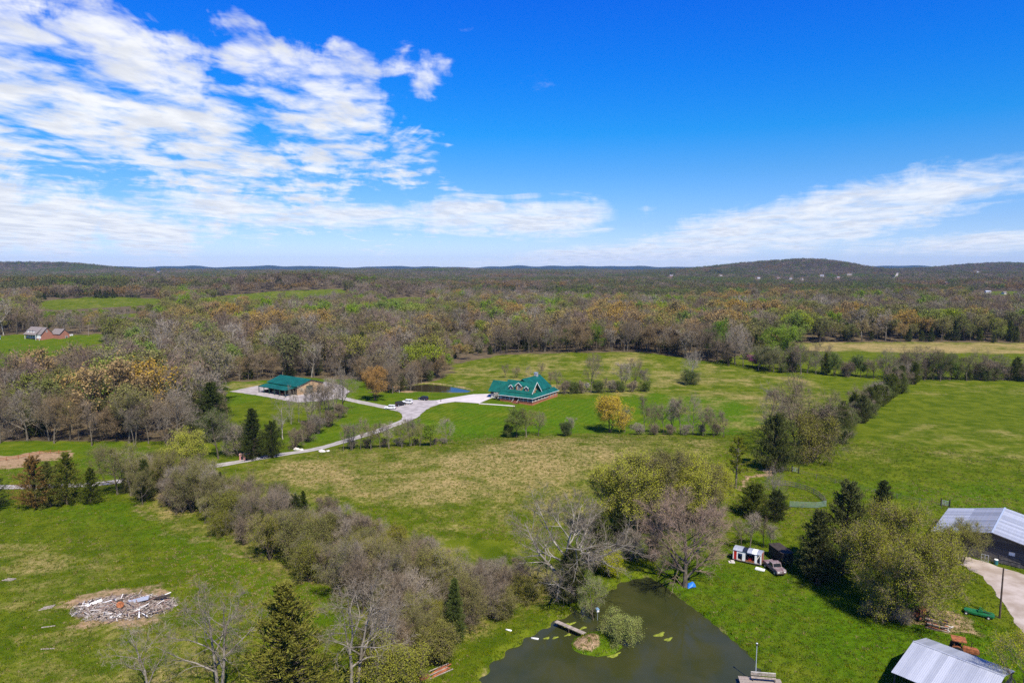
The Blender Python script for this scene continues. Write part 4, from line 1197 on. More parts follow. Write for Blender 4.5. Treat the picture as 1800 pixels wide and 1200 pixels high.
# ------------------------------------------------------------------ the woods as a mass
def gen_mid(seed, H, kind, leaf=0.0, leafsize=.26, twig=TWIG, bark=BARK, shape='round'):
    """simpler tree for the wood: one mesh"""
    p = gen_tree(seed, H=H, n=(9, 5, 5), tw=5, twl=1.2, tww=.034, r0=.2, shape=shape, leaf=leaf, leafsize=leafsize, leafspread=.45, mats=(bark, twig), sides=(5, 4, 3, 3), r_min=.045, base=.34, lr=(.40, .5, .5))
    return join_pair(p, [bark, twig, LEAF])


def join_pair(p, mats):
    a, b = p['trunk'], p['crown']
    na = len(a.vertices)
    va, vb = np.zeros(na * 3, np.float32), np.zeros(len(b.vertices) * 3, np.float32)
    a.vertices.foreach_get('co', va)
    b.vertices.foreach_get('co', vb)
    def quads(m):
        q = np.zeros(len(m.loops), np.int32)
        m.loops.foreach_get('vertex_index', q)
        return q.reshape(-1, 4)
    mi = np.zeros(len(b.polygons), np.int32)
    b.polygons.foreach_get('material_index', mi)
    Q = np.concatenate([quads(a), quads(b) + na])
    me = mesh_np('wood_tree', np.concatenate([va, vb]), [Q], mats, np.concatenate([np.zeros(len(a.polygons)), mi + 1]))
    bpy.data.meshes.remove(a)
    bpy.data.meshes.remove(b)
    return me


def gen_clump(seed, n, ext, kind):
    """a patch of far wood: crowns of coarse sprays over thin trunks"""
    rng = np.random.default_rng(seed)
    A = Acc()
    for i in range(n):
        c = np.array([rng.uniform(-ext, ext), rng.uniform(-ext, ext), 0])
        H = rng.uniform(13, 20) if kind != 'cedar' else rng.uniform(8, 13)
        R = H * rng.uniform(.28, .4) if kind != 'cedar' else H * .25
        m = 70 if kind != 'twig' else 90
        v = rng.normal(0, 1, (m, 3))
        v = unit(v) * (rng.random((m, 1)) ** .4)
        pos = c + np.array([0, 0, H * .66]) + v * np.array([R, R, H * .34])
        if kind == 'cedar':
            t = rng.random(m) ** 1.3
            a = rng.random(m) * 6.28
            pos = c + np.stack([np.cos(a) * R * (1 - t), np.sin(a) * R * (1 - t), t * H], -1)
        if kind == 'twig':
            d = unit(v + np.array([0, 0, .5]))
            A.add(blades(rng, pos - d * 1.1, pos + d * 1.1, .2, .07), 0)
            A.add(blades(rng, c[None], c[None] + np.array([[0, 0, H * .8]]), .22, .1), 2)
        else:
            A.add(leafs(rng, pos, .95, .6), 1)
    return A.mesh('wood_patch', [TWIG, LEAF if kind != 'cedar' else NEEDLE, BARK])


def wood_protos():
    L = []   # (group, mesh, colour)
    mids = {
        'bare': [(gen_mid(301, 15, 'b'), BROWNBUD), (gen_mid(302, 16, 'b', twig=TWIG_RED), BROWNBUD), (gen_mid(303, 14, 'b', twig=TWIG_GREY, shape='oval'), BROWNBUD), (gen_mid(304, 15, 'b', leaf=.3, twig=TWIG), (0.20, 0.16, 0.06)), (gen_mid(305, 15, 'b', twig=TWIG_GREY, leaf=.25, shape='oval'), (0.19, 0.165, .06))],
        'pale': [(gen_mid(311, 17, 'b', twig=TWIG_GREY, bark=BARK_PALE), OLIVE)],
        'olive': [(gen_mid(321, 14, 'l', leaf=1.0), (0.19, 0.18, 0.045)), (gen_mid(322, 13, 'l', leaf=1.2), (0.15, 0.16, 0.04))],
        'orange': [(gen_mid(331, 15, 'l', leaf=1.0), (0.33, 0.215, 0.06)), (gen_mid(332, 14, 'l', leaf=.9), (0.29, 0.22, 0.07))],
        'green': [(gen_mid(341, 14, 'l', leaf=1.7), (0.17, 0.25, 0.02)), (gen_mid(342, 13, 'l', leaf=1.5), (0.22, 0.26, 0.03))],
    }
    ced = []
    for s in (351, 352):
        p = gen_cedar(s, 10, 3.3, 70, 34, .5, power=.7)
        ced.append((join_pair(p, [BARK_DARK, NEEDLE]), CEDAR_DARK if s == 351 else CEDAR))
    mids['cedar'] = ced
    far = {'bare': [(gen_clump(401, 9, 12, 'twig'), BROWNBUD), (gen_clump(402, 9, 12, 'twig'), BROWNBUD), (gen_clump(403, 8, 12, 'leaf'), (0.165, 0.125, 0.075))],
           'olive': [(gen_clump(411, 8, 12, 'leaf'), (0.145, 0.145, 0.045))], 'orange': [(gen_clump(421, 7, 12, 'leaf'), (0.25, 0.155, 0.055))],
           'green': [(gen_clump(431, 7, 12, 'leaf'), (0.145, 0.20, 0.028))], 'cedar': [(gen_clump(441, 9, 12, 'cedar'), CEDAR_DARK)]}
    for tab in (mids, far):
        for kk, LL in tab.items():
            for me, c in LL:
                for i, mt in enumerate(me.materials):
                    if mt in (LEAF, NEEDLE):
                        me.materials[i] = leaf_mat('wood leaves', transl=.16 if mt is LEAF else .1, fixed=c if tab is mids else tuple(q * .72 for q in c))
    return mids, far


def vnoise(x, y, scale, seed):
    """smooth value noise for species patches"""
    rng = np.random.default_rng(seed)
    G = rng.random((64, 64))
    u, v = x / scale, y / scale
    i, j = np.floor(u).astype(int), np.floor(v).astype(int)
    a, b = sstep(u - i), sstep(v - j)
    g = lambda p, q: G[p % 64, q % 64]
    return (g(i, j) * (1 - a) + g(i + 1, j) * a) * (1 - b) + (g(i, j + 1) * (1 - a) + g(i + 1, j + 1) * a) * b


def in_open(u, v, pad=0):
    r = np.zeros(u.shape, bool)
    for k, P in OPEN.items():
        r |= sdist(u, v, P) < pad
    for hx, hy in FAR_HOUSES:
        r |= (np.abs(u - hx) < 6) & (v > hy - 4) & (v < hy + 2)
    return r


FAR_HOUSES = [(1180, 486), (1267, 485), (1333, 490), (1368, 490), (1390, 491), (1411, 491.5), (1473, 489), (1495, 483), (1718, 479), (1664, 499), (1736, 515), (251, 491), (278, 479), (1765, 517), (1445, 486)]
LINE = [(-100, 772), (300, 772), (392, 764), (398, 668), (640, 662), (660, 684), (700, 684), (768, 664), (796, 638), (880, 619), (1000, 615), (1130, 614), (1250, 632), (1340, 640), (1450, 645), (1600, 640), (1900, 640)]


def instancer(name, pts, idx, scl, rot, objs, label):
    """one mass: points carry which tree, how big, which way round"""
    me = bpy.data.meshes.new(name)
    me.vertices.add(len(pts))
    me.vertices.foreach_set('co', np.asarray(pts, np.float32).ravel())
    for nm, typ, arr in (('which', 'INT', idx.astype(np.int32)), ('size', 'FLOAT', scl.astype(np.float32)), ('turn', 'FLOAT', rot.astype(np.float32))):
        me.attributes.new(nm, typ, 'POINT').data.foreach_set('value', arr)
    col = bpy.data.collections.new(name + '_kinds')
    for i, (m, c) in enumerate(objs):
        o = bpy.data.objects.new('k%03d_%s' % (i, name), m)
        o.color = tuple(c) + (1,)
        col.objects.link(o)
    ng = bpy.data.node_groups.new(name + '_scatter', 'GeometryNodeTree')
    ng.interface.new_socket('Geometry', in_out='INPUT', socket_type='NodeSocketGeometry')
    ng.interface.new_socket('Geometry', in_out='OUTPUT', socket_type='NodeSocketGeometry')
    nd = ng.nodes.new
    gi, go = nd('NodeGroupInput'), nd('NodeGroupOutput')
    ci = nd('GeometryNodeCollectionInfo')
    ci.inputs['Collection'].default_value = col
    ci.inputs['Separate Children'].default_value = True
    ci.inputs['Reset Children'].default_value = True
    ip = nd('GeometryNodeInstanceOnPoints')
    ip.inputs['Pick Instance'].default_value = True

    def attr(nm, typ):
        a = nd('GeometryNodeInputNamedAttribute')
        a.data_type = typ
        a.inputs['Name'].default_value = nm
        return a.outputs['Attribute']
    L = ng.links.new
    cx = nd('ShaderNodeCombineXYZ')
    L(attr('turn', 'FLOAT'), cx.inputs['Z'])
    sz = nd('ShaderNodeCombineXYZ')
    s = attr('size', 'FLOAT')
    for k in 'XYZ':
        L(s, sz.inputs[k])
    L(gi.outputs[0], ip.inputs['Points'])
    L(ci.outputs[0], ip.inputs['Instance'])
    L(attr('which', 'INT'), ip.inputs['Instance Index'])
    L(cx.outputs[0], ip.inputs['Rotation'])
    L(sz.outputs[0], ip.inputs['Scale'])
    L(ip.outputs[0], go.inputs[0])
    o = link(name, me)
    md = o.modifiers.new('scatter', 'NODES')
    md.node_group = ng
    return tag(o, label, 'woodland', kind='stuff')


def species(rng, x, y, mids, sc=1.0, hill=None):
    """which kind grows where: patches by slow noise"""
    n = len(x)
    a = vnoise(x, y, 120 * sc, 1) * .6 + vnoise(x, y, 40 * sc, 2) * .4
    b = vnoise(x + 500, y, 150 * sc, 3) * .6 + vnoise(x, y + 300, 45 * sc, 4) * .4
    c = vnoise(x, y + 900, 90 * sc, 5)
    r = rng.random(n)
    k = np.full(n, 'bare', dtype=object)
    k[r < .035] = 'pale'
    k[(r > .70) | ((a > .50) & (r > .38))] = 'olive'
    k[((b > .65) & (r > .6)) | (r > .975)] = 'orange'
    k[((a > .55) & (b < .55) & (r < .5)) | ((r > .89) & (r < .96))] = 'green'
    k[((c > .68) & (r < .42)) | ((r > .31) & (r < .385))] = 'cedar'
    return k


def build_woods():
    rng = np.random.default_rng(77)
    mids, far = wood_protos()
    lx, ly = np.array(LINE).T

    def scatter(r0, r1, step, jit):
        out = []
        ys = np.arange(r0 * .7, r1, step)
        for yy in ys:
            w = yy * 0.82 + 40
            xs = np.arange(-w, w, step)
            out.append(np.stack([xs + rng.uniform(-jit, jit, len(xs)), np.full(len(xs), yy) + rng.uniform(-jit, jit, len(xs))], -1))
        P = np.concatenate(out)
        rr = np.hypot(P[:, 0], P[:, 1])
        return P[(rr > r0) & (rr < r1)]

    def keep(P, H, R):
        x, y = P.T
        z = height(x, y)
        u, v = to_px(x, y, z)
        ok = (v < np.interp(u, lx, ly)) & (u > -160) & (u < 1960)
        for dz, dx in ((0, 0), (H, 0), (H * .6, R), (H * .6, -R), (H * .85, R * .6), (H * .85, -R * .6), (H * .3, 0)):
            uu, vv = to_px(x + dx, y, z + dz)
            ok &= ~in_open(uu, vv)
        return ok, z

    def emit(name, P, z, table, kinds, smin, smax, label):
        objs, first = [], {}
        for k, L in table.items():
            first[k] = (len(objs), len(L))
            objs += L
        kinds = [k if k in first else 'bare' for k in kinds]
        idx = np.array([first[k][0] + rng.integers(first[k][1]) for k in kinds])
        n = len(P)
        return instancer(name, np.column_stack([P, z - .3]), idx, smin if smax is None else rng.uniform(smin, smax, n), rng.random(n) * 6.28, objs, label)

    # near and middle wood, tree by tree
    P = scatter(235, 1150, 9.4, 4.0)
    H = np.where(np.hypot(*P.T) < 330, 17, 19)
    ok, z = keep(P, H, 5.5)
    P, z = P[ok], z[ok]
    # where tall trees would stand over open ground, low scrub grows instead
    Q = scatter(300, 1150, 8.0, 3.5)
    ok2, z2 = keep(Q, 8.0, 3.0)
    okt, _ = keep(Q, 17.0, 5.5)
    ok2 &= ~okt
    nt = len(P)
    P, z = np.concatenate([P, Q[ok2]]), np.concatenate([z, z2[ok2]])
    size = np.concatenate([.75 + .95 * rng.random(nt) ** 1.3, rng.uniform(.35, .6, len(P) - nt)])
    up, _ = to_px(P[:, 0], P[:, 1], z)
    size = np.where((up > 765) & (up < 870) & (P[:, 1] < 560), np.minimum(size, .62), size)
    emit('woodland', P, z, mids, species(rng, P[:, 0], P[:, 1], mids), size, None, 'mixed bare and budding spring wood behind the fields')
    print('WOOD', len(P))
    # far wood, patch by patch
    P = scatter(1120, 6600, 22, 8)
    keepr = rng.random(len(P)) < np.clip(1.25 - np.hypot(*P.T) / 16000, .6, 1)
    P = P[keepr]
    ok, z = keep(P, 16.0, 10.0)
    P, z = P[ok], z[ok]
    u, v = to_px(P[:, 0], P[:, 1], z)
    emit('far_woodland', P, z, far, species(rng, P[:, 0], P[:, 1], far, 3.0), .8, 1.15, 'far wooded country fading toward the skyline hills')
    print('FAR', len(P))


build_woods()


# ------------------------------------------------------------------ the air
def haze():
    m = bpy.data.materials.new('thin spring haze')
    m.use_nodes = True
    N = NT(m.node_tree)
    v = N.n('ShaderNodeVolumePrincipled', {'Color': (0.36, 0.60, 1.0, 1), 'Density': 3.2e-5, 'Anisotropy': 0.0})
    N.n('ShaderNodeOutputMaterial', {'Volume': v.outputs[0]})
    b = MB().box(-17900, 17900, -17900, 17900, -90, 330)
    o = b.build('haze', m)
    tag(o, 'thin blue haze over the far country', 'haze', kind='stuff')


haze()

# ------------------------------------------------------------------ surfaces of built things
def stripes_mat(name, col, col2, axis, period, rough=0.5, metal=0.0, spec=0.4, bump=0.4, var=.12, bdist=.04):
    """sheet metal or boards with fine ribs along one object axis, a little weathered"""
    m = bpy.data.materials.new(name)
    m.use_nodes = True
    N = NT(m.node_tree)
    tc = N.n('ShaderNodeTexCoord').outputs['Object']
    x = N.n('ShaderNodeSeparateXYZ', {0: tc}).outputs[axis]
    s = N.m('FRACT', N.m('DIVIDE', x, period))
    rib = N.step(N.m('ABSOLUTE', N.m('SUBTRACT', s, 0.5)), 0.33, 0.46)
    w = N.noise(tc, 0.8, 5, 0.65)
    c = N.mix(N.step(w, 0.3, 0.7), tuple(q * (1 - var) for q in col), tuple(q * (1 + var) for q in col))
    c = N.mix(N.m('MULTIPLY', rib, 0.5), c, col2)
    b = N.n('ShaderNodeBump', {'Strength': bump, 'Distance': bdist, 'Height': rib}).outputs[0]
    p = N.n('ShaderNodeBsdfPrincipled', {'Base Color': c, 'Roughness': rough, 'Metallic': metal, 'Specular IOR Level': spec, 'Normal': b})
    N.n('ShaderNodeOutputMaterial', {'Surface': p.outputs[0]})
    return m


GREEN_ROOF = pmat('green metal roofing', (0.006, 0.100, 0.072), 0.42, 0.16, 0.35, 0, 0, 0.45)
LOG = pmat('stained log wall', (0.36, 0.19, 0.085), 0.8, 0.15, 1.5, 0.3, 4)
STONE = pmat('tan stone and log gable', (0.50, 0.34, 0.18), 0.85, 0.1, 1.1, 0.4, 3, col2=(0.34, 0.215, 0.11))
BRICK = pmat('orange red brick', (0.38, 0.135, 0.062), 0.85, 0.15, 2.5, 0.3, 8)
BRICK2 = pmat('salmon brick', (0.36, 0.155, 0.10), 0.85, 0.12, 1.5, 0.2, 6)
WHITE = pmat('white paint', (0.78, 0.77, 0.74), 0.6, 0.05, 1.0)
CREAM = pmat('pale trim', (0.66, 0.62, 0.54), 0.7, 0.06, 1.0)
GLASS = pmat('dark window glass', (0.018, 0.022, 0.026), 0.08, 0.1, 1.0, 0, 0, 0.6)
DARK = pmat('dark timber and painted shade', (0.045, 0.034, 0.026), 0.85, 0.2, 2)  # own colour of dark parts; also shade painted behind the lean-to
DECK = pmat('red brown deck', (0.24, 0.085, 0.045), 0.8, 0.15, 2)
SHINGLE = pmat('grey brown shingles', (0.20, 0.17, 0.155), 0.9, 0.12, 1.5, 0.3, 6)
GREYBOARD = pmat('weathered grey boards', (0.135, 0.122, 0.112), 0.9, 0.25, 1.8, 0.4, 10, col2=(0.055, 0.048, 0.044))


def tin_mat(name, a, b, axis, rust=0.5):
    """galvanised sheet: dull and bright sheets, streaks down the slope, rust at laps and nail lines"""
    m = bpy.data.materials.new(name)
    m.use_nodes = True
    N = NT(m.node_tree)
    tc = N.n('ShaderNodeTexCoord').outputs['Object']
    rnd = N.n('ShaderNodeObjectInfo').outputs['Random']
    stv = N.n('ShaderNodeMapping', {'Vector': tc, 'Scale': (3.0, .3, .3) if axis == 1 else (.3, 3.0, .3), 'Location': (0, 0, 0)}).outputs[0]
    st = N.noise(stv, 1.0, 5, 0.7)
    w = N.noise(tc, 0.7, 5, 0.65)
    c = N.mix(N.step(N.m('ADD', N.m('MULTIPLY', st, .6), N.m('MULTIPLY', rnd, .4)), 0.25, 0.75), a, b)
    c = N.mix(N.m('MULTIPLY', N.step(N.m('ADD', N.m('MULTIPLY', st, .55), N.m('MULTIPLY', w, .45)), 0.56, 0.70), rust), c, (0.26, 0.155, 0.10))
    p = N.n('ShaderNodeBsdfPrincipled', {'Base Color': c, 'Roughness': N.m('ADD', 0.38, N.m('MULTIPLY', w, .3)), 'Metallic': 0.3, 'Specular IOR Level': 0.5})
    N.n('ShaderNodeOutputMaterial', {'Surface': p.outputs[0]})
    return m


TIN = tin_mat('galvanised sheet', (0.36, 0.38, 0.42), (0.50, 0.52, 0.56), 1, .35)
TIN_DULL_SHADED = tin_mat('dull and shaded galvanised sheet', (0.28, 0.30, 0.34), (0.42, 0.44, 0.49), 1, .5)  # dull metal; also darker copy for roof slopes turned from the sun
RUST = pmat('rusty iron', (0.30, 0.105, 0.04), 0.9, 0.3, 3, 0.3, 10)
TIRE = pmat('black rubber', (0.018, 0.018, 0.018), 0.85, 0.1, 3)
GREENP = pmat('green machine paint', (0.014, 0.125, 0.036), 0.5, 0.12, 2)
REDP = pmat('red machine paint', (0.42, 0.018, 0.016), 0.4, 0.12, 2)
BLUE = pmat('blue tarp', (0.02, 0.17, 0.62), 0.5, 0.15, 3, 0.3, 5)
POLE = pmat('creosoted pole', (0.085, 0.058, 0.042), 0.9, 0.2, 2, 0.3, 8)
WOOD = pmat('weathered plank', (0.32, 0.265, 0.215), 0.85, 0.2, 3, 0.3, 9)
PALEWOOD = pmat('bleached wood', (0.55, 0.50, 0.44), 0.85, 0.15, 3, 0.3, 9)
STEEL = pmat('pale steel', (0.55, 0.60, 0.63), 0.4, 0.08, 2, 0, 0, 0.5, metal=0.4)
ROCKM = pmat('pale limestone', (0.60, 0.56, 0.50), 0.9, 0.15, 1.5, 0.5, 5)


def shed_roof(parent, mat, pts, th=0.12, name='roof'):
    return MB().slab(pts, th).build(name, mat, parent)


def seams(parent, A, B, C, D, n, mat=None, name='roof_seams'):
    """standing seams on a roof slope: A-B is the eave, D-C the ridge"""
    A, B, C, D = (Vector(q) for q in (A, B, C, D))
    m = MB()
    for i in range(n + 1):
        t = i / n
        m.bar(A.lerp(B, t) + Vector((0, 0, .03)), D.lerp(C, t) + Vector((0, 0, .03)), .06, .07)
    return m.build(name, mat or GREEN_ROOF, parent)


def window(parent, c, w, h, axis, out, frame=CREAM, depth=.07, mull=True):
    """window on a wall: axis 'x' means the wall runs along x; out = outward sign on the other axis"""
    f, g = MB(), MB()
    t = .1
    def bx(m, a0, a1, z0, z1, d0, d1):
        d0, d1 = sorted((d0, d1))
        if axis == 'x':
            m.box(c[0] + a0, c[0] + a1, c[1] + d0, c[1] + d1, c[2] + z0, c[2] + z1)
        else:
            m.box(c[0] + d0, c[0] + d1, c[1] + a0, c[1] + a1, c[2] + z0, c[2] + z1)
    bx(g, -w / 2, w / 2, -h / 2, h / 2, out * .005, out * .03)
    for a0, a1, z0, z1 in ((-w / 2 - t, -w / 2, -h / 2 - t, h / 2 + t), (w / 2, w / 2 + t, -h / 2 - t, h / 2 + t), (-w / 2, w / 2, h / 2, h / 2 + t), (-w / 2, w / 2, -h / 2 - t, -h / 2)):
        bx(f, a0, a1, z0, z1, out * .005, out * depth)
    if mull:
        bx(f, -.03, .03, -h / 2, h / 2, out * .031, out * .05)
        bx(f, -w / 2, w / 2, -.03, .03, out * .032, out * .052)
    o = g.build('window', GLASS, parent)
    f.build('frame', frame, o)
    return o


# ------------------------------------------------------------------ the log house
def log_house():
    P = ground(936, 713)
    z0 = float(P[2]) + .15
    h = empty('log_house', (P[0], P[1], z0), math.radians(-32), 'log house with green metal roof, dormers and wraparound porch', 'house')
    # local: x along the front (0 is the near right corner, negative to the left), y toward the back
    MB().box(-14.6, -2.6, 2.6, 20.5, -1.2, 4.6).build('wall', LOG, h)
    # logs on the two seen walls, each course proud of the last
    lg = MB()
    lgm = MB().tube((-14.62, 0, 0), (-2.58, 0, 0), .14, .14, 8).mesh('log', LOG, True)
    for i in range(11):
        link('log', lgm, h, (0, 2.62, 1.35 + i * .29))
    lgs = MB().tube((0, 2.6, 0), (0, 14.0, 0), .14, .14, 8).mesh('log', LOG, True)
    for i in range(11):
        link('log', lgs, h, (-2.62, 0, 1.35 + i * .29))
    # porch floor and brick skirt
    MB().box(-16.8, 0, 0, 2.6, 1.02, 1.2).build('porch_floor', DECK, h)
    MB().box(-2.6, 0, 2.6, 14.0, 1.02, 1.2).build('porch_floor', DECK, h)
    MB().box(-16.6, -9.6, .12, .32, -1.2, 1.02).build('brick_skirt', BRICK, h)
    MB().box(-6.9, -.12, .12, .32, -1.2, 1.02).build('brick_skirt', BRICK, h)
    MB().box(-.32, -.12, .32, 14.0, -1.2, 1.02).build('brick_skirt', BRICK, h)
    MB().box(-2.6, -.02, 14.0, 22.6, -1.2, 2.75).build('side_room', BRICK, h)
    for yy in (16, 18.4, 20.8):
        window(h, (-.02, yy, 1.9), 1.0, 1.0, 'y', 1)
    # steps
    st = MB()
    for i in range(6):
        st.box(-9.4, -7.1, -1.5 + i * .27, 0.12, -1.2, .05 + i * .19)
    st.build('steps', DECK, h)
    for sx in (-9.5, -7.0):
        MB().bar((sx, -1.5, .9), (sx, .1, 2.05), .08).build('stair_rail', CREAM, h)
    # posts and rails
    post = MB().box(-.1, .1, -.1, .1, 1.2, 3.12).mesh('post', CREAM)
    xs = (-16.6, -13.9, -11.6, -9.5, -7.0, -4.6, -2.4, -.15)
    for x in xs:
        link('post', post, h, (x, .2, 0))
    for y in (2.9, 5.6, 8.3, 11.0, 13.8):
        link('post', post, h, (-.15, y, 0))
    for a, b in zip(xs, xs[1:]):
        if (a, b) == (-9.5, -7.0):
            continue
        r = MB().box(a + .1, b - .1, .16, .24, 1.95, 2.03).box(a + .1, b - .1, .16, .24, 1.36, 1.42)
        for k in range(1, 7):
            u = a + (b - a) * k / 7
            r.box(u - .025, u + .025, .175, .225, 1.42, 1.95)
        r.build('railing', CREAM, h)
    ys = (.2, 2.9, 5.6, 8.3, 11.0, 13.8)
    for a, b in zip(ys, ys[1:]):
        r = MB().box(-.19, -.11, a + .1, b - .1, 1.95, 2.03).box(-.19, -.11, a + .1, b - .1, 1.36, 1.42)
        for k in range(1, 7):
            u = a + (b - a) * k / 7
            r.box(-.175, -.125, u - .025, u + .025, 1.42, 1.95)
        r.build('railing', CREAM, h)
    # roofs: porch (front and right side), main slopes, rear wing, garage wing
    pr = MB()
    pr.slab([(-17.3, -.5, 3.05), (.5, -.5, 3.05), (-2.2, 2.4, 4.45), (-17.3, 2.4, 4.45)], .12)
    pr.build('porch_roof', GREEN_ROOF, h)
    MB().slab([(.5, -.5, 3.05), (.5, 23.1, 3.05), (-2.2, 23.1, 4.45), (-2.2, 2.4, 4.45)], .12).build('porch_roof', GREEN_ROOF, h)
    MB().bar((-17.3, -.53, 2.98), (.53, -.53, 2.98), .06, .2).build('gutter', WHITE, h)
    MB().bar((.53, -.53, 2.98), (.53, 23.1, 2.98), .06, .2).build('gutter', WHITE, h)
    RX, RZ, RY = -1.3, 9.0, 6.2
    MB().slab([(-16.2, 1.9, 4.42), (RX, 1.9, 4.42), (RX, RY, RZ), (-16.2, RY, RZ)], .14).build('roof', GREEN_ROOF, h)
    MB().slab([(RX, RY + 4.3, 4.42), (-16.2, RY + 4.3, 4.42), (-16.2, RY, RZ), (RX, RY, RZ)], .14).build('roof', GREEN_ROOF, h)
    MB().prism([(2.55, 4.4), (RY + 3.65, 4.4), (RY, RZ - .25)], -2.75, -2.6, 'x').build('gable', LOG, h)
    MB().prism([(2.55, 4.4), (RY + 3.65, 4.4), (RY, RZ - .25)], -14.6, -14.45, 'x').build('gable', LOG, h)
    window(h, (-2.6, RY - .3, 5.9), 1.2, 1.2, 'y', 1)
    MB().bar((RX + .02, 1.85, 4.34), (RX + .02, RY, RZ - .08), .06, .24).build('rake_board', WHITE, h)
    MB().bar((RX + .02, RY, RZ - .08), (RX + .02, RY + 4.2, 4.34), .06, .24).build('rake_board', WHITE, h)
    # rear wing, ridge running back
    wx, wz = -8.6, 9.9
    MB().slab([(-2.0, 7.0, 4.75), (-2.0, 21.2, 4.75), (wx, 21.2, wz), (wx, 5.6, wz)], .14).build('rear_roof', GREEN_ROOF, h)
    MB().slab([(-15.2, 21.2, 4.75), (-15.2, 7.0, 4.75), (wx, 5.6, wz), (wx, 21.2, wz)], .14).build('rear_roof', GREEN_ROOF, h)
    MB().prism([(-14.6, 4.5), (-2.6, 4.5), (wx, wz - .3)], 20.4, 20.55, 'y').build('gable', LOG, h)
    c = MB().box(-9.3, -7.9, 17.2, 18.6, 8.3, 11.0).build('chimney', pmat('chimney stone', (.34, .33, .34), .9, .15, 2), h)
    MB().box(-9.45, -7.75, 17.05, 18.75, 11.0, 11.15).build('chimney_cap', STEEL, c)
    # garage wing to the left
    MB().box(-23.6, -16.3, 3.2, 10.2, -1.2, 3.6).build('garage_wall', DARK, h)
    MB().slab([(-24.3, 2.2, 3.55), (-15.9, 2.2, 3.55), (-15.9, 6.5, 8.0), (-24.3, 6.5, 8.0)], .14).build('garage_roof', GREEN_ROOF, h)
    MB().slab([(-15.9, 10.8, 3.55), (-24.3, 10.8, 3.55), (-24.3, 6.5, 8.0), (-15.9, 6.5, 8.0)], .14).build('garage_roof', GREEN_ROOF, h)
    MB().prism([(3.2, 3.55), (9.8, 3.55), (6.5, 7.7)], -23.6, -23.45, 'x').build('gable', CREAM, h)
    for gx in (-22.0, -18.6):
        d = MB().box(gx - 1.25, gx + 1.25, 3.1, 3.19, 0, 2.4).build('garage_door', CREAM, h)
        for zz in (.6, 1.2, 1.8):
            MB().box(gx - 1.25, gx + 1.25, 3.085, 3.1, zz - .02, zz + .02).build('panel_joint', DARK, d)
    seams(h, (-16.2, 1.9, 4.42), (RX, 1.9, 4.42), (RX, RY, RZ), (-16.2, RY, RZ), 16)
    seams(h, (-17.3, -.5, 3.05), (.5, -.5, 3.05), (-2.2, 2.4, 4.45), (-17.3, 2.4, 4.45), 18)
    seams(h, (.5, -.5, 3.05), (.5, 23.1, 3.05), (-2.2, 23.1, 4.45), (-2.2, 2.4, 4.45), 24)
    seams(h, (-2.0, 7.0, 4.75), (-2.0, 21.2, 4.75), (wx, 21.2, wz), (wx, 5.6, wz), 15)
    seams(h, (-24.3, 2.2, 3.55), (-15.9, 2.2, 3.55), (-15.9, 6.5, 8.0), (-24.3, 6.5, 8.0), 9)
    # dormers
    slope = (RZ - 4.42) / (RY - 1.9)
    for cx, w, hh in ((-12.4, 1.6, 1.5), (-8.5, 2.9, 2.2), (-4.5, 1.6, 1.5)):
        y0 = 2.75
        zb = 4.42 + (y0 - 1.9) * slope
        zt = zb + hh
        apex = zt + w * .42
        yb = 1.9 + (zt - 4.42) / slope
        ya = 1.9 + (apex - 4.42) / slope
        d = MB().add([(cx - w / 2, y0, zb - .5), (cx + w / 2, y0, zb - .5), (cx + w / 2, y0, zt), (cx, y0, apex), (cx - w / 2, y0, zt),
                      (cx - w / 2, yb, zt - .02), (cx + w / 2, yb, zt - .02), (cx, ya, apex - .02)],
                     [(0, 1, 2, 3, 4), (1, 6, 2), (0, 4, 5), (2, 6, 7, 3), (4, 3, 7, 5), (0, 5, 7, 6, 1)]).build('dormer', LOG, h)
        ov = .38
        for s in (-1, 1):
            MB().slab([(cx, y0 - .45, apex + .12), (cx + s * (w / 2 + ov), y0 - .45, zt - ov * .84 + .12), (cx + s * (w / 2 + ov), yb - .1, zt - ov * .84 + .12), (cx, ya + .1, apex + .12)], .07).build('dormer_roof', GREEN_ROOF, d)
            MB().bar((cx, y0 - .48, apex - .02), (cx + s * (w / 2 + ov), y0 - .48, zt - ov * .84 - .02), .06, .24).build('dormer_trim', WHITE, d)
        window(d, (cx, y0, zb + hh * .5), w * .42, hh * .7, 'x', -1, WHITE)
    # front door and windows in the shade of the porch
    dr = MB().box(-8.9, -7.7, 2.38, 2.46, 1.2, 3.3).build('door', DARK, h)
    MB().box(-7.95, -7.85, 2.32, 2.38, 2.2, 2.3).build('handle', STEEL, dr)
    for wx_ in (-13.2, -11.0, -5.9, -3.9):
        window(h, (wx_, 2.46, 2.5), 1.0, 1.4, 'x', -1)
    for wy in (4.2, 7.0, 9.8, 12.4):
        window(h, (-2.46, wy, 2.5), 1.0, 1.4, 'y', 1)


log_house()


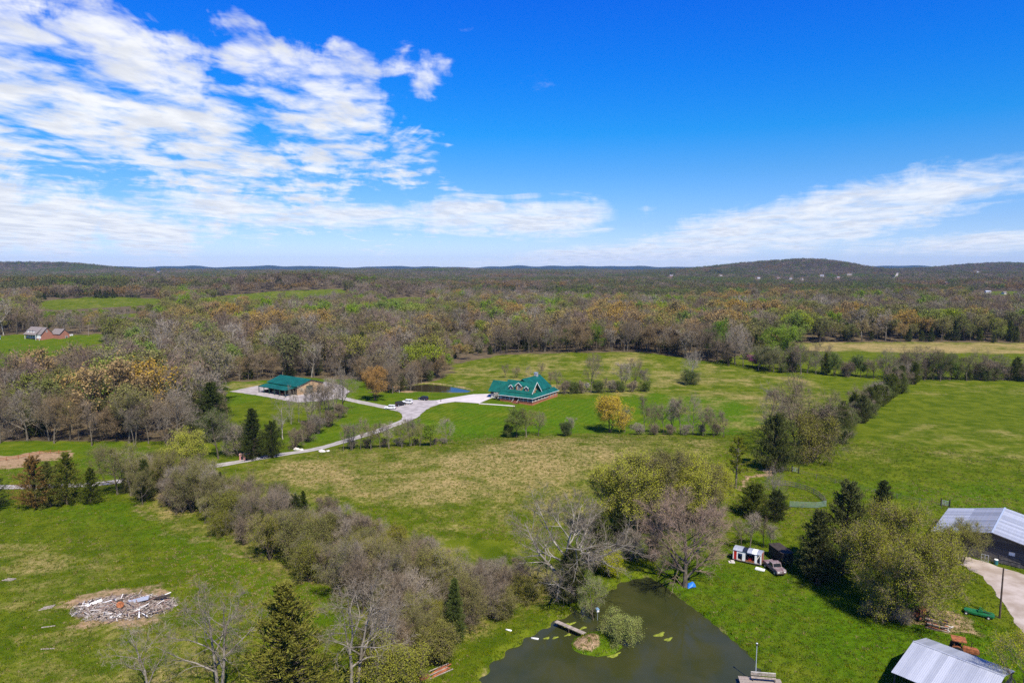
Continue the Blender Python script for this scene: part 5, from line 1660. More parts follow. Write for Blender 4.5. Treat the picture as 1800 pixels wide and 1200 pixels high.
# ------------------------------------------------------------------ the workshop
def workshop():
    P = ground(523, 694.7)
    z0 = float(P[2]) + .05
    w = empty('workshop', (P[0], P[1], z0), math.radians(-36), 'workshop with green metal roof, stone gable and open lean-to', 'workshop')
    # local: x along the ridge (0 at the near gable, negative away), y across (0 near wall, positive toward the far right)
    GW, GL = 15.0, 22.5
    zr, ze = 6.6, 4.2
    MB().box(-GL, -.0, 0.02, GW, -1.0, ze).build('wall', STONE, w)
    MB().prism([(0.02, ze), (GW, ze), (GW / 2, zr - .2)], -.25, -.02, 'x').build('gable', STONE, w)
    # courses of stone facing on the seen gable
    rng = random.Random(4)
    stones = [MB().box(0, a, 0, b, 0, c).mesh('stone', STONE) for a, b, c in ((.06, 1.25, .5), (.08, .9, .5), (.05, 1.6, .5), (.09, .7, .5))]
    zz = .05
    while zz < 6.0:
        yy = .05 + rng.random() * .3
        lim = GW / 2 * (1 - max(0, zz + .5 - ze) / (zr - ze - .1))
        while yy < GW - .3:
            k = rng.randrange(4)
            L = (1.25, .9, 1.6, .7)[k]
            c = yy + L / 2 - GW / 2
            if yy + L < GW and abs(c) + L / 2 < lim and not (4.3 < yy + L / 2 < 9.2 and zz < 4.0):
                link('stone', stones[k], w, (0, yy, zz))
            yy += L + .06
        zz += .56
    MB().slab([(-GL - .6, -.6, ze - .15), (.7, -.6, ze - .15), (.7, GW / 2, zr), (-GL - .6, GW / 2, zr)], .14).build('roof', GREEN_ROOF, w)
    MB().slab([(.7, GW + .6, ze - .15), (-GL - .6, GW + .6, ze - .15), (-GL - .6, GW / 2, zr), (.7, GW / 2, zr)], .14).build('roof', GREEN_ROOF, w)
    rib = MB().bar((0, -.6, ze - .1), (0, GW / 2, zr + .04), .05, .06).mesh('roof_rib', GREEN_ROOF)
    for k in range(23):
        link('roof_rib', rib, w, (-k * 1.0, 0, 0))
    # lean-to
    MB().slab([(-GL + .8, -6.0, 3.0), (-.6, -6.0, 3.0), (-.6, .0, ze - .55), (-GL + .8, .0, ze - .55)], .12).build('lean_to_roof', GREEN_ROOF, w)
    seams(w, (-GL + .8, -6.0, 3.0), (-.6, -6.0, 3.0), (-.6, .0, ze - .55), (-GL + .8, .0, ze - .55), 22)
    post = MB().box(-.13, .13, -.13, .13, -.5, 2.95).mesh('post', pmat('dark green post', (.02, .06, .05), .6, .1, 2))
    for x in (-21.4, -17.4, -13.4, -9.4, -5.2, -.9):
        link('post', post, w, (x, -5.8, 0))
    MB().bar((-GL + 1, -5.8, 2.82), (-.7, -5.8, 2.82), .12, .25).build('beam', DARK, w)
    MB().box(-GL + .4, -.4, -.06, .015, -.4, 3.5).build('lean_to_shade_panel', DARK, w)  # dark sheet over the stone wall: shade under the lean-to put into colour
    d = MB().box(.02, .12, 4.9, 8.6, 0, 3.7).build('roller_door', pmat('dark green door', (.035, .06, .045), .5, .1, 1), w)
    for k in range(1, 6):
        MB().box(.12, .135, 4.9, 8.6, k * .6, k * .6 + .04).build('door_slat', DARK, d)
    MB().box(.02, .09, 11.2, 12.2, 0, 2.1).build('door', DARK, w)
    window(w, (.0, 2.6, 2.0), 1.0, 1.2, 'y', 1)
    window(w, (.0, 13.6, 2.0), .9, 1.1, 'y', 1)
    # stored things in the lean-to
    for i, (x, y, sx, sy, sz) in enumerate(((-18, -3.2, 1.6, 1.0, 1.0), (-12.5, -2.6, 1.2, 1.2, 1.3), (-7.0, -3.0, 1.8, 1.0, .9))):
        b = MB().box(-sx, sx, -sy, sy, 0, sz).box(-sx + .1, sx - .1, -sy + .1, sy - .1, sz, sz + .12).build('storage_crate', [DARK, WOOD, RUST][i], None, False, tuple(w.matrix_basis @ Vector((x, y, .05))), math.radians(-36))
        tag(b, ['dark crate farthest back under the workshop lean-to', 'wooden crate midway under the workshop lean-to', 'rusty crate nearest under the workshop lean-to'][i], 'crate')


bpy.context.view_layer.update()
workshop()


# ------------------------------------------------------------------ vehicles
def paint(name, c, rough=.25):
    return pmat(name, c, rough, .03, 1, 0, 0, .6)


def vehicle(name, bx, by, rot, kind, mat, label, trim=None):
    P = ground(bx, by)
    L, Wd, Hb, Ht = {'suv': (4.8, 1.9, 1.05, 1.75), 'jeep': (4.5, 1.9, 1.15, 1.9), 'car': (4.7, 1.85, .95, 1.5), 'truck': (5.2, 2.0, 1.15, 1.9)}[kind]
    e = empty(name, (P[0], P[1], P[2] + .1), math.radians(rot), label, 'car' if kind != 'truck' else 'truck')
    h2, w2 = L / 2, Wd / 2
    # lower body: side profile extruded across, corners pulled in
    prof = {'suv': [(-h2, .38), (h2 - .1, .38), (h2, .55), (h2 - .05, .85), (h2 - 1.05, Hb), (-h2 + .05, Hb), (-h2, .8)],
            'jeep': [(-h2, .5), (h2, .5), (h2, Hb), (-h2, Hb)],
            'car': [(-h2, .35), (h2 - .08, .35), (h2, .5), (h2 - .06, .75), (h2 - 1.3, Hb), (-h2 + .6, Hb), (-h2, .85)],
            'truck': [(-h2, .5), (h2, .5), (h2, .95), (h2 - .15, Hb), (-h2, Hb)]}[kind]
    MB().prism([(a, b) for a, b in prof], -w2, w2, 'y').build('body', mat, e)
    cab = {'suv': [(-h2 + .12, Hb), (h2 - 1.1, Hb), (h2 - 1.85, Ht), (-h2 + .45, Ht)], 'jeep': [(-h2 + .05, Hb), (h2 - 1.3, Hb), (h2 - 1.6, Ht), (-h2 + .1, Ht)],
           'car': [(-h2 + .45, Hb), (h2 - 1.35, Hb), (h2 - 2.2, Ht), (-h2 + 1.2, Ht)], 'truck': [(-.5, Hb), (h2 - 1.5, Hb), (h2 - 1.9, Ht), (-.4, Ht)]}[kind]
    c = MB().prism(cab, -w2 + .1, w2 - .1, 'y').build('cabin', mat, e)
    x0, x1 = min(q[0] for q in cab), max(q[0] for q in cab)
    t0, t1 = min(q[0] for q in cab if q[1] > Hb), max(q[0] for q in cab if q[1] > Hb)
    zb, zt = Hb + .06, Ht - .12
    mid = (t0 + t1) / 2
    for s in (-1, 1):
        y = s * (w2 - .095)
        for a, b in ((t0 + .1, mid - .06), (mid + .06, t1 + .1)):
            MB().box(a, b, min(y, y + s * .02), max(y, y + s * .02), zb, zt).build('side_window', GLASS, c)
    fx0, fx1 = x1, t1
    MB().slab([(fx0 - .04, -w2 + .2, zb), (fx0 - .04, w2 - .2, zb), (fx1 + .06, w2 - .25, zt), (fx1 + .06, -w2 + .25, zt)], -.05).build('windscreen', GLASS, c)
    MB().slab([(x0 + .04, w2 - .2, zb), (x0 + .04, -w2 + .2, zb), (t0 - .06, -w2 + .25, zt), (t0 - .06, w2 - .25, zt)], -.05).build('rear_window', GLASS, c)
    wr = .4 if kind != 'car' else .34
    tm = MB().tube((0, -.12, 0), (0, .12, 0), wr, wr, 14).mesh('tyre', TIRE, False)
    rm = MB().tube((0, -.13, 0), (0, .13, 0), wr * .55, wr * .55, 10).mesh('rim', STEEL)
    for x in (-h2 + .85, h2 - .9):
        for s in (-1, 1):
            t = link('wheel', tm, e, (x, s * (w2 - .1), wr - .1))
            link('rim', rm, t)
    for s in (-1, 1):
        MB().box(h2 - .04, h2 + .03, s * (w2 - .35) - .18, s * (w2 - .35) + .18, .7, .88).build('headlight', WHITE, e)
        MB().box(-h2 - .03, -h2 + .04, s * (w2 - .25) - .12, s * (w2 - .25) + .12, .75, .98).build('tail_light', REDP, e)
    MB().box(h2 - .05, h2 + .07, -w2 + .1, w2 - .1, .4, .55).build('bumper', trim or DARK, e)
    MB().box(-h2 - .07, -h2 + .05, -w2 + .1, w2 - .1, .4, .55).build('bumper', trim or DARK, e)
    return e


vehicle('parked_car', 686, 719, 172, 'suv', paint('white car paint', (.80, .80, .80)), 'white car parked nearest the drive at the left of the gravel pad')
vehicle('parked_car', 704, 713, 40, 'jeep', paint('black car paint', (.012, .012, .014)), 'black boxy car parked against the white boxy one')
vehicle('parked_car', 716, 709.5, 168, 'jeep', paint('bright white car paint', (.82, .82, .80)), 'white boxy off-road car beside the black one')
vehicle('parked_car', 744, 703, 150, 'suv', paint('dark blue black car paint', (.010, .014, .03)), 'dark blue black car alone at the back of the pad')
vehicle('old_truck', 1361, 1003, -80, 'truck', pmat('faded maroon paint', (.12, .055, .06), .7, .3, 2, col2=(.25, .22, .22)), 'rusty faded maroon old truck beside the wrecked camper')


# ------------------------------------------------------------------ brick house far left
def brick_house():
    P = ground(73, 598)
    h = empty('brick_house', (P[0], P[1], P[2]), math.radians(-23), 'red brick house with white front and three small dormers far left', 'house')
    h.scale = (1.0, 1.0, 1.3)
    MB().box(-18.5, 0, 0, 9.0, -2, 3.6).build('wall', BRICK2, h)
    MB().box(-17.8, -.5, -.06, 0, 1.0, 3.55).build('white_front', WHITE, h)
    for x in (-16, -13.8, -11.6, -9.4, -7.2):
        window(h, (x, -.06, 2.2), 1.0, 1.9, 'x', -1, WHITE)
    for x in (-17.6, -4.4, -.4):
        MB().box(x - .12, x + .12, -1.6, -1.36, -.5, 3.4).build('porch_post', WHITE, h)
    MB().slab([(-18.9, -2.0, 3.2), (-4.2, -2.0, 3.2), (-4.2, 4.6, 7.6), (-18.9, 4.6, 7.6)], .16).build('roof', SHINGLE, h)
    MB().slab([(.5, 9.4, 3.5), (-18.9, 9.4, 3.5), (-18.9, 4.6, 7.6), (.5, 4.6, 7.6)], .16).build('roof', SHINGLE, h)
    MB().slab([(-4.1, -.6, 3.4), (.5, -.6, 3.4), (.5, 4.6, 7.5), (-4.1, 4.6, 7.5)], .16).build('roof', SHINGLE, h)
    MB().prism([(0.02, 3.5), (8.98, 3.5), (4.55, 7.3)], -.3, -.01, 'x').build('gable', BRICK2, h)
    window(h, (-.01, 4.5, 5.3), 1.0, 1.2, 'y', 1, WHITE)
    for x in (-15.6, -12.2, -8.8):
        d = MB().box(x - .7, x + .7, -.6, 2.4, 4.3, 5.5).build('dormer', WHITE, h)
        MB().prism([(x - .95, 5.45), (x + .95, 5.45), (x, 6.2)], -.8, 2.8, 'y').build('dormer_roof', SHINGLE, d)
        window(d, (x, -.6, 4.95), .7, .8, 'x', -1, WHITE)
    MB().box(-2.4, 8.0, 9.02, 17.0, -2, 3.3).build('wing', BRICK2, h)
    MB().slab([(-2.9, 8.6, 3.2), (8.5, 8.6, 3.2), (8.5, 13.0, 6.3), (-2.9, 13.0, 6.3)], .16).build('wing_roof', SHINGLE, h)
    MB().slab([(8.5, 17.4, 3.2), (-2.9, 17.4, 3.2), (-2.9, 13.0, 6.3), (8.5, 13.0, 6.3)], .16).build('wing_roof', SHINGLE, h)
    MB().prism([(9.02, 3.25), (17, 3.25), (13, 6.1)], 7.7, 8.0, 'x').build('gable', BRICK2, h)
    window(h, (8.0, 14.5, 1.2), 1.6, 1.4, 'y', 1, WHITE)


brick_house()
for i, (bx, by) in enumerate(((121, 590.5), (124, 590), (127, 589.6))):
    P = ground(bx, by)
    tag(MB().box(-.5, .5, -.4, .4, 0, 1.0).box(-.58, .58, -.48, .48, 1.0, 1.12).build('white_hive', WHITE, None, False, tuple(P)), ['left', 'middle', 'right'][i] + ' white box of three on the grass right of the brick house', 'box', 'white boxes beside the brick house')
P = ground(0, 597)
pv = empty('blue_pavilion', (P[0] - 3, P[1], P[2]), 0, 'white and blue small pavilion cut by the left edge of the picture', 'pavilion')
MB().box(-2, 2, -2, 2, -.5, 2.6).build('wall', WHITE, pv)
MB().add([(-2.5, -2.5, 2.6), (2.5, -2.5, 2.6), (2.5, 2.5, 2.6), (-2.5, 2.5, 2.6), (0, 0, 4.4)], [(0, 1, 4), (1, 2, 4), (2, 3, 4), (3, 0, 4), (3, 2, 1, 0)]).build('roof', pmat('teal roof', (.03, .22, .30), .5, .1, 1), pv)


def utility_pole(bx, by, top, label, group, mat=POLE, arm=True):
    P = ground(bx, by)
    d = ray_dir(bx, top)
    H = CAM_H + P[1] / d[1] * d[2] - P[2]
    e = empty('utility_pole', tuple(P), 0, label, 'pole', group)
    MB().tube((0, 0, -.5), (0, 0, H), .17, .11, 10).build('shaft', mat, e)
    if arm:
        a = MB().bar((-1.1, 0, H - .5), (1.1, 0, H - .5), .1, .12).build('crossarm', mat, e)
        for x in (-.95, 0.35, .95):
            MB().tube((x, 0, H - .44), (x, 0, H - .24), .05, .04, 8).build('insulator', STEEL, a)
    return e, H


utility_pole(156, 590, 571, 'pale utility pole right of the brick house', 'utility poles', WOOD)
utility_pole(184, 582, 567, 'utility pole at the wood edge beyond the brick house', 'utility poles', WOOD)
e, H = utility_pole(1757, 1086, 998, 'tall bare wooden pole beside the barn yard', 'utility poles', POLE, False)
MB().bar((0, 0, H - .3), (.55, -.25, H - .15), .05).build('lamp_arm', STEEL, e)

# small barn roof in the wood, far houses
P = ground(497, 603)
b = empty('small_barn', (P[0], P[1], P[2] + 2.5), .3, 'pink red roofed small barn half hidden in the wood', 'barn')
MB().box(-5, 5, -3.5, 3.5, -4, 3).build('wall', DARK, b)
for s in (-1, 1):
    MB().slab([(-5.5, s * 4.1, 2.8), (5.5, s * 4.1, 2.8), (5.5, 0, 5.4), (-5.5, 0, 5.4)], .15).build('roof', pmat('faded red roof', (.42, .10, .09), .7, .1, 1), b)
P_FH = ['white house left of the skyline hill among far trees', 'second far white house from the left below the skyline hill', 'third far house from the left below the skyline hill', 'fourth far house from the left below the skyline hill', 'far house in the middle of the row below the hill', 'far house right of the middle of the row below the hill', 'far pale house near the right end of the row below the hill', 'long pale building on the foot of the skyline hill', 'white house high on the right skyline ridge', 'small far house right of the hill road', 'white house in the clearing at the right edge', 'lone far house over the left fields', 'far house on the left skyline', 'far barn in the clearing at the right edge', 'pale far house just left of the long pale building']
for i, (hx, hy) in enumerate(FAR_HOUSES):
    P = ground(hx, hy)
    sc = .62 + .25 * random.random()
    f = empty('far_house', (P[0], P[1], P[2] + .5), random.uniform(-.5, .5), P_FH[i], 'house', 'far houses')
    LL = 16 if i == 7 else 8 * sc
    MB().box(-LL, LL, -5 * sc, 5 * sc, -3, 4.5 * sc).build('wall', CREAM if i % 3 else BRICK2, f)
    for s in (-1, 1):
        MB().slab([(-LL - .6, s * 5.8 * sc, 4.2 * sc), (LL + .6, s * 5.8 * sc, 4.2 * sc), (LL + .6, 0, 7.6 * sc), (-LL - .6, 0, 7.6 * sc)], .3).build('roof', SHINGLE if i % 2 else TIN_DULL_SHADED, f)
    for x in (-.5, .0, .5):
        MB().box(x * LL - .7, x * LL + .7, -5 * sc - .08, -5 * sc - .02, 1.2 * sc, 3.0 * sc).build('window', GLASS, f)


# ------------------------------------------------------------------ the barn
def barn():
    z0 = 0.0
    b = empty('grey_barn', (98.1, 134.3, z0), math.radians(-42), 'wide grey board barn with silver metal roof at the right edge', 'barn')
    z0 = float(height(100, 138))
    b.location.z = z0
    # local: x along the gable (0 under the ridge), y back along the ridge
    Lr, zr = 18.0, 6.4
    left, right = -8.8, 15.0
    zl, zrgt = 4.2, 3.2
    zb = lambda x: zr - (x / left) * (zr - zl) if x < 0 else zr - (x / right) * (zr - zrgt)
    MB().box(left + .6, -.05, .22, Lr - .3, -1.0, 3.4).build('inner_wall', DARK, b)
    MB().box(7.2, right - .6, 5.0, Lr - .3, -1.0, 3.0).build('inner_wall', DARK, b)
    MB().box(-.05, right - .6, Lr - .6, Lr - .3, -1.0, 3.2).build('back_wall', GREYBOARD, b)
    bm_cache = {}
    rng = random.Random(9)
    x = left + .6
    while x < 5.4:
        w = .24
        top = round(min(zb(x), zb(x + w)) - .5 - (.0 if rng.random() > .1 else .25), 1)
        me = bm_cache.setdefault(top, MB().box(0, w - .022, 0, .03, -.9, top).mesh('board', GREYBOARD))
        link('board', me, b, (x, .16 + rng.random() * .03, rng.uniform(-.03, .03)))
        x += w
    for xx in (-8.1, -4.2, 0, 5.3, 10.2, 14.2):
        MB().box(xx - .1, xx + .1, .2, .4, -1, zb(xx) - .25).build('post', DARK, b)
    MB().bar((left + .5, .08, 3.0), (5.4, .08, 3.0), .05, .16).build('batten', GREYBOARD, b)
    # open gable under the eaves, heavy beam
    MB().bar((5.3, .3, 3.35), (right - .6, .3, 2.9), .2, .25).build('beam', DARK, b)
    tp = MB()
    tp.prism([(-.3, zr - .55), (right - .8, zrgt - .3), (right - .8, zrgt - .75), (5.3, 3.45), (5.3, zb(5.3) - .75)], .24, .28, 'y')
    tp.build('gable_boards', GREYBOARD, b)
    # roof sheets, each lapped over the next
    sw = 1.2
    def sheets(x_out, z_out, mat):
        sl = math.hypot(x_out, zr - z_out)
        n = int((Lr + 1.4) / sw)
        m = MB()
        m.slab([(0, 0, zr), (x_out, 0, z_out), (x_out, sw + .05, z_out + .015), (0, sw + .05, zr + .015)], .03)
        for k in (.0, .4, .8):
            m.bar((0, k, zr + .03), (x_out, k, z_out + .03), .06, .05)
        me = m.mesh('roof_sheet', mat)
        for i in range(n):
            link('roof_sheet', me, b, (0, -.9 + i * sw, (i % 2) * .02))
    sheets(left * .62, zr - (zr - zl) * .62, TIN_DULL_SHADED)  # slope turned from the sun: its weaker light is put into the colour
    sheets(right + .4, zrgt - .1, TIN)
    # the flatter extension of the left slope
    m = MB().slab([(left * .615, 0, zr - (zr - zl) * .615 - .05), (left - 1.9, 0, zl - .45), (left - 1.9, sw + .05, zl - .435), (left * .615, sw + .05, zr - (zr - zl) * .615 - .035)], .03)
    for k in (.0, .4, .8):
        m.bar((left * .62, k, zr - (zr - zl) * .62 - .03), (left - 1.9, k, zl - .42), .06, .05)
    me = m.mesh('roof_sheet', TIN)
    for i in range(int((Lr + 1.4) / sw)):
        link('roof_sheet', me, b, (0, -.9 + i * sw, (i % 2) * .02))
    MB().bar((0, -.95, zr + .06), (0, Lr + .6, zr + .06), .35, .05).build('ridge_cap', STEEL, b)
    MB().bar((0, -.97, zr - .05), (right + .4, -.97, zrgt - .15), .04, .16).build('barge_board', GREYBOARD, b)
    MB().bar((0, -.97, zr - .05), (left * .62, -.97, zr - (zr - zl) * .62 - .05), .04, .16).build('barge_board', GREYBOARD, b)
    MB().box(2.9, 3.9, .1, .15, 2.2, 3.0).build('white_board', WHITE, b)
    dd = MB().box(1.3, 4.9, .1, .155, -.3, 1.9).build('door', GREYBOARD, b)
    for zz in (.2, 1.0, 1.75):
        MB().box(1.3, 4.9, .05, .1, zz - .06, zz + .06).build('door_rail', GREYBOARD, dd)
    return b


BARN = barn()
bpy.context.view_layer.update()


def at_barn(x, y, z=0):
    v = BARN.matrix_world @ Vector((x, y, z))
    return (v.x, v.y, float(height(v.x, v.y)))


# red tractor inside the barn bay
def tractor(name, loc, rz, mat, label, canopy=False, scale=1.0):
    t = empty(name, loc, rz, label, 'tractor')
    t.scale = (scale,) * 3
    MB().prism([(.1, .7), (1.9, .75), (1.95, 1.15), (1.7, 1.35), (.1, 1.4)], -.35, .35, 'y').build('hood', mat, t)
    MB().box(-1.0, .1, -.3, .3, .6, 1.0).build('chassis', DARK, t)
    MB().box(-.75, -.2, -.28, .28, 1.0, 1.25).box(-.82, -.72, -.28, .28, 1.25, 1.7).build('seat', DARK, t)
    MB().tube((-.1, 0, 1.35), (-.25, 0, 1.62), .03).tube((-.25, 0, 1.6), (-.27, 0, 1.63), .22, .22, 12).build('steering_wheel', DARK, t)
    MB().tube((1.1, .2, 1.38), (1.1, .2, 2.0), .05, .05, 8).build('exhaust', DARK, t)
    for s in (-1, 1):
        wl = MB().tube((-.6, s * .5, .75), (-.6, s * .85, .75), .75, .75, 18).build('rear_wheel', TIRE, t)
        MB().tube((-.6, s * .52, .75), (-.6, s * .87, .75), .38, .38, 12).build('rim', mat, wl)
        wl = MB().tube((1.45, s * .5, .4), (1.45, s * .72, .4), .4, .4, 14).build('front_wheel', TIRE, t)
        MB().tube((1.45, s * .51, .4), (1.45, s * .735, .4), .2, .2, 10).build('rim', mat, wl)
        MB().prism([(-1.35, 1.2), (-.2, 1.2), (-.25, 1.5), (-.6, 1.62), (-1.2, 1.5)], s * .5 - .12, s * .5 + .28 * s, 'y').build('fender', mat, t)
    MB().box(1.88, 1.98, -.3, .3, .75, 1.2).build('grille', DARK, t)
    if canopy:
        for x, y in ((-1.0, -.55), (-1.0, .55), (.0, -.55), (.0, .55)):
            MB().box(x - .03, x + .03, y - .03, y + .03, 1.0, 2.25).build('canopy_post', mat, t)
        MB().box(-1.3, .4, -.8, .8, 2.25, 2.36).build('canopy', mat, t)
    return t


tractor('tractor', at_barn(8.6, 1.6), math.radians(-42 - 100), REDP, 'red tractor parked in the open bay of the grey barn', False, 1.25)
tractor('rusty_tractor', tuple(ground(1690, 1152)), math.radians(-25), RUST, 'rust red tractor with flat canopy behind the open shed', True, 1.15)
# rack and drum leaning by the barn door
r = empty('metal_rack', at_barn(-.9, -.7), math.radians(-42), 'grey metal rack leaning on the barn boards', 'rack')
for x in (-.6, 0, .6):
    MB().box(x - .04, x + .04, -.04, .04, 0, 1.5).build('upright', STEEL, r)
for z in (.1, .75, 1.46):
    MB().box(-.6, .6, -.03, .03, z - .03, z + .03).build('crossbar', STEEL, r)
d = empty('blue_drum', at_barn(1.0, -.7), 0, 'blue green drum with white lid by the barn boards', 'drum')
MB().tube((0, 0, 0), (0, 0, .95), .36, .36, 16).build('body', pmat('teal plastic', (.03, .16, .17), .4, .1, 2), d)
MB().tube((0, 0, .95), (0, 0, 1.05), .38, .34, 16).build('lid', WHITE, d)


# ------------------------------------------------------------------ the open shed, bottom right
def open_shed():
    z0 = float(height(64, 93))
    s = empty('open_shed', (60.0, 96.6, z0), math.radians(-50), 'open pole shed with silver sheet roof at the bottom right', 'shed')
    # local: x along the ridge (0 at the far left end), y up the slope side (negative toward the camera)
    Lr, zr = 11.4, 4.5
    wn, wf, ze, zf = 7.8, 5.3, 2.75, 3.1
    sw = .95
    n = 12
    for nm, yo, zo, mat in (('roof_sheet', -wn, ze, TIN), ('roof_sheet', wf, zf, TIN_DULL_SHADED)):  # near slope takes the lit copy of the sheet, far slope the shaded
        m = MB().slab([(0, 0, zr), (0, yo, zo), (sw + .05, yo, zo + .012), (sw + .05, 0, zr + .012)], .025)
        for k in (.0, .24, .48, .72):
            m.bar((k, 0, zr + .02), (k, yo, zo + .02), .05, .04)
        me = m.mesh(nm, mat)
        for i in range(n):
            link(nm, me, s, (i * sw, 0, (i % 2) * .016 + random.uniform(0, .01)))
    MB().bar((-.05, 0, zr + .05), (Lr + .1, 0, zr + .05), .3, .05).build('ridge_cap', TIN, s)
    for x in (.3, 3.0, 5.7, 8.4, 11.1):
        for y, z in ((-wn + .5, ze + .02), (0, zr - .15), (wf - .4, zf + .0)):
            MB().box(x - .09, x + .09, y - .09, y + .09, -.8, z).build('post', POLE, s)
        MB().bar((x, -wn + .3, ze - .02), (x, 0, zr - .12), .08, .16).build('rafter', POLE, s)
        MB().bar((x, 0, zr - .12), (x, wf - .2, zf - .02), .08, .16).build('rafter', POLE, s)
    MB().bar((.1, -wn + .5, ze - .12), (Lr, -wn + .5, ze - .12), .1, .2).build('beam', POLE, s)
    MB().bar((.1, wf - .4, zf - .12), (Lr, wf - .4, zf - .12), .1, .2).build('beam', POLE, s)
    bd = MB().box(0, .03, 0, .28, -.6, 2.9).mesh('board', GREYBOARD)
    for k in range(18):
        link('board', bd, s, (11.22, -.5 + k * .3, 0))
    return s


SHED = open_shed()
bpy.context.view_layer.update()
v = SHED.matrix_world @ Vector((2.2, -6.0, 0))
dr = empty('blue_drum', (v.x, v.y, float(height(v.x, v.y))), 0, 'dark blue drum just inside the open shed', 'drum')
MB().tube((0, 0, 0), (0, 0, .95), .33, .33, 16).build('body', pmat('dark blue plastic', (.01, .06, .16), .4, .1, 2), dr)
MB().tube((0, 0, .95), (0, 0, .99), .35, .35, 16).build('lid', pmat('dark blue lid', (.012, .05, .13), .4, .1, 2), dr)


# ------------------------------------------------------------------ machines and heaps in the barnyard
def mower():
    P = ground(1722, 1081)
    m = empty('green_mower', tuple(P), math.radians(-32), 'green flat deck mower implement on the grass beside the bare pole', 'mower')
    MB().prism([(-2.1, -.75), (1.9, -.85), (2.1, -.4), (2.1, .5), (1.7, .85), (-2.0, .8), (-2.3, .3), (-2.3, -.4)], .32, .62, 'z').build('deck', GREENP, m)
    MB().box(-.3, .4, -.35, .35, .62, .98).box(-.12, .2, -.2, .2, .98, 1.2).build('gearbox', GREENP, m)
    MB().bar((-.2, -.5, .62), (0, .1, 1.5), .09).bar((-.2, .7, .62), (0, .1, 1.5), .09).bar((0, .1, 1.5), (1.4, .0, .66), .09).build('mast', GREENP, m)
    MB().bar((-1.9, -.6, .66), (1.8, .6, .7), .12, .1).build('brace', GREENP, m)
    MB().tube((.4, 0, .85), (2.6, -.1, .45), .06, .06, 8).build('drawbar', DARK, m)
    for x, y in ((-2.0, -.95), (-2.0, .95), (1.2, -1.05)):
        w = MB().tube((x, y - .1, .3), (x, y + .1, .3), .3, .3, 14).build('wheel', TIRE, m)
        MB().tube((x, y - .11, .3), (x, y + .11, .3), .14, .14, 10).build('rim', CREAM, w)


mower()


def log_heap():
    P = ground(1645, 1100)
    rng = random.Random(3)
    e = empty('log_pile', tuple(P), math.radians(-35), 'stack of brown split logs and poles right of the willow', 'log pile')
    for i in range(46):
        L = rng.uniform(1.6, 3.4)
        r = rng.uniform(.07, .17)
        row = i % 12
        lay = i // 12
        y = (row - 5.5) * .3 + rng.uniform(-.08, .08) + lay * .1
        z = .12 + lay * .22 + rng.uniform(0, .05)
        a = rng.uniform(-.18, .18)
        x = rng.uniform(-.5, .5)
        MB().tube((x - L / 2 * math.cos(a), y - L / 2 * math.sin(a), z), (x + L / 2 * math.cos(a), y + L / 2 * math.sin(a), z + rng.uniform(-.1, .15)), r, r * .85, 7).build('log', [POLE, WOOD, RUST, POLE, DARK][i % 5], e)
    for i in range(7):
        a = rng.uniform(0, 6.28)
        x, y = rng.uniform(1.2, 2.6), rng.uniform(-1.2, 1.6)
        MB().box(-.35, .35, -.1, .1, 0, .12).build('split_log', PALEWOOD, e, False, (x, y, .05 + rng.random() * .3), a)


log_heap()


def rusty_machine(bx, by, rz, label, sc=1.0):
    P = ground(bx, by)
    m = empty('rusty_machine', tuple(P), rz, label, 'machine')
    m.scale = (sc,) * 3
    MB().box(-1.3, 1.2, -.5, .5, .5, .75).build('frame', RUST, m)
    MB().box(-.6, .5, -.45, .45, .75, 1.5).box(-.2, .3, -.3, .3, 1.5, 1.85).build('engine', RUST, m)
    MB().bar((-1.3, 0, .7), (-2.4, 0, .4), .14, .14).build('drawbar', RUST, m)
    MB().bar((.9, -.4, .7), (1.6, -.4, 1.9), .1).bar((.9, .4, .7), (1.6, .4, 1.9), .1).bar((1.6, -.4, 1.9), (1.6, .4, 1.9), .1).build('lift_arm', RUST, m)
    for x, y in ((-.9, -.7), (-.9, .7), (.8, -.7), (.8, .7)):
        w = MB().tube((x, y - .1, .42), (x, y + .1, .42), .42, .42, 14).build('wheel', TIRE, m)
        MB().tube((x, y - .11, .42), (x, y + .11, .42), .2, .2, 10).build('rim', RUST, w)


rusty_machine(1618, 1085, .3, 'orange rusty farm machine between the willow trunk and the log pile', 1.2)
rusty_machine(1438, 1026, 1.1, 'small rusty machine in the shade under the dark cedars', .7)


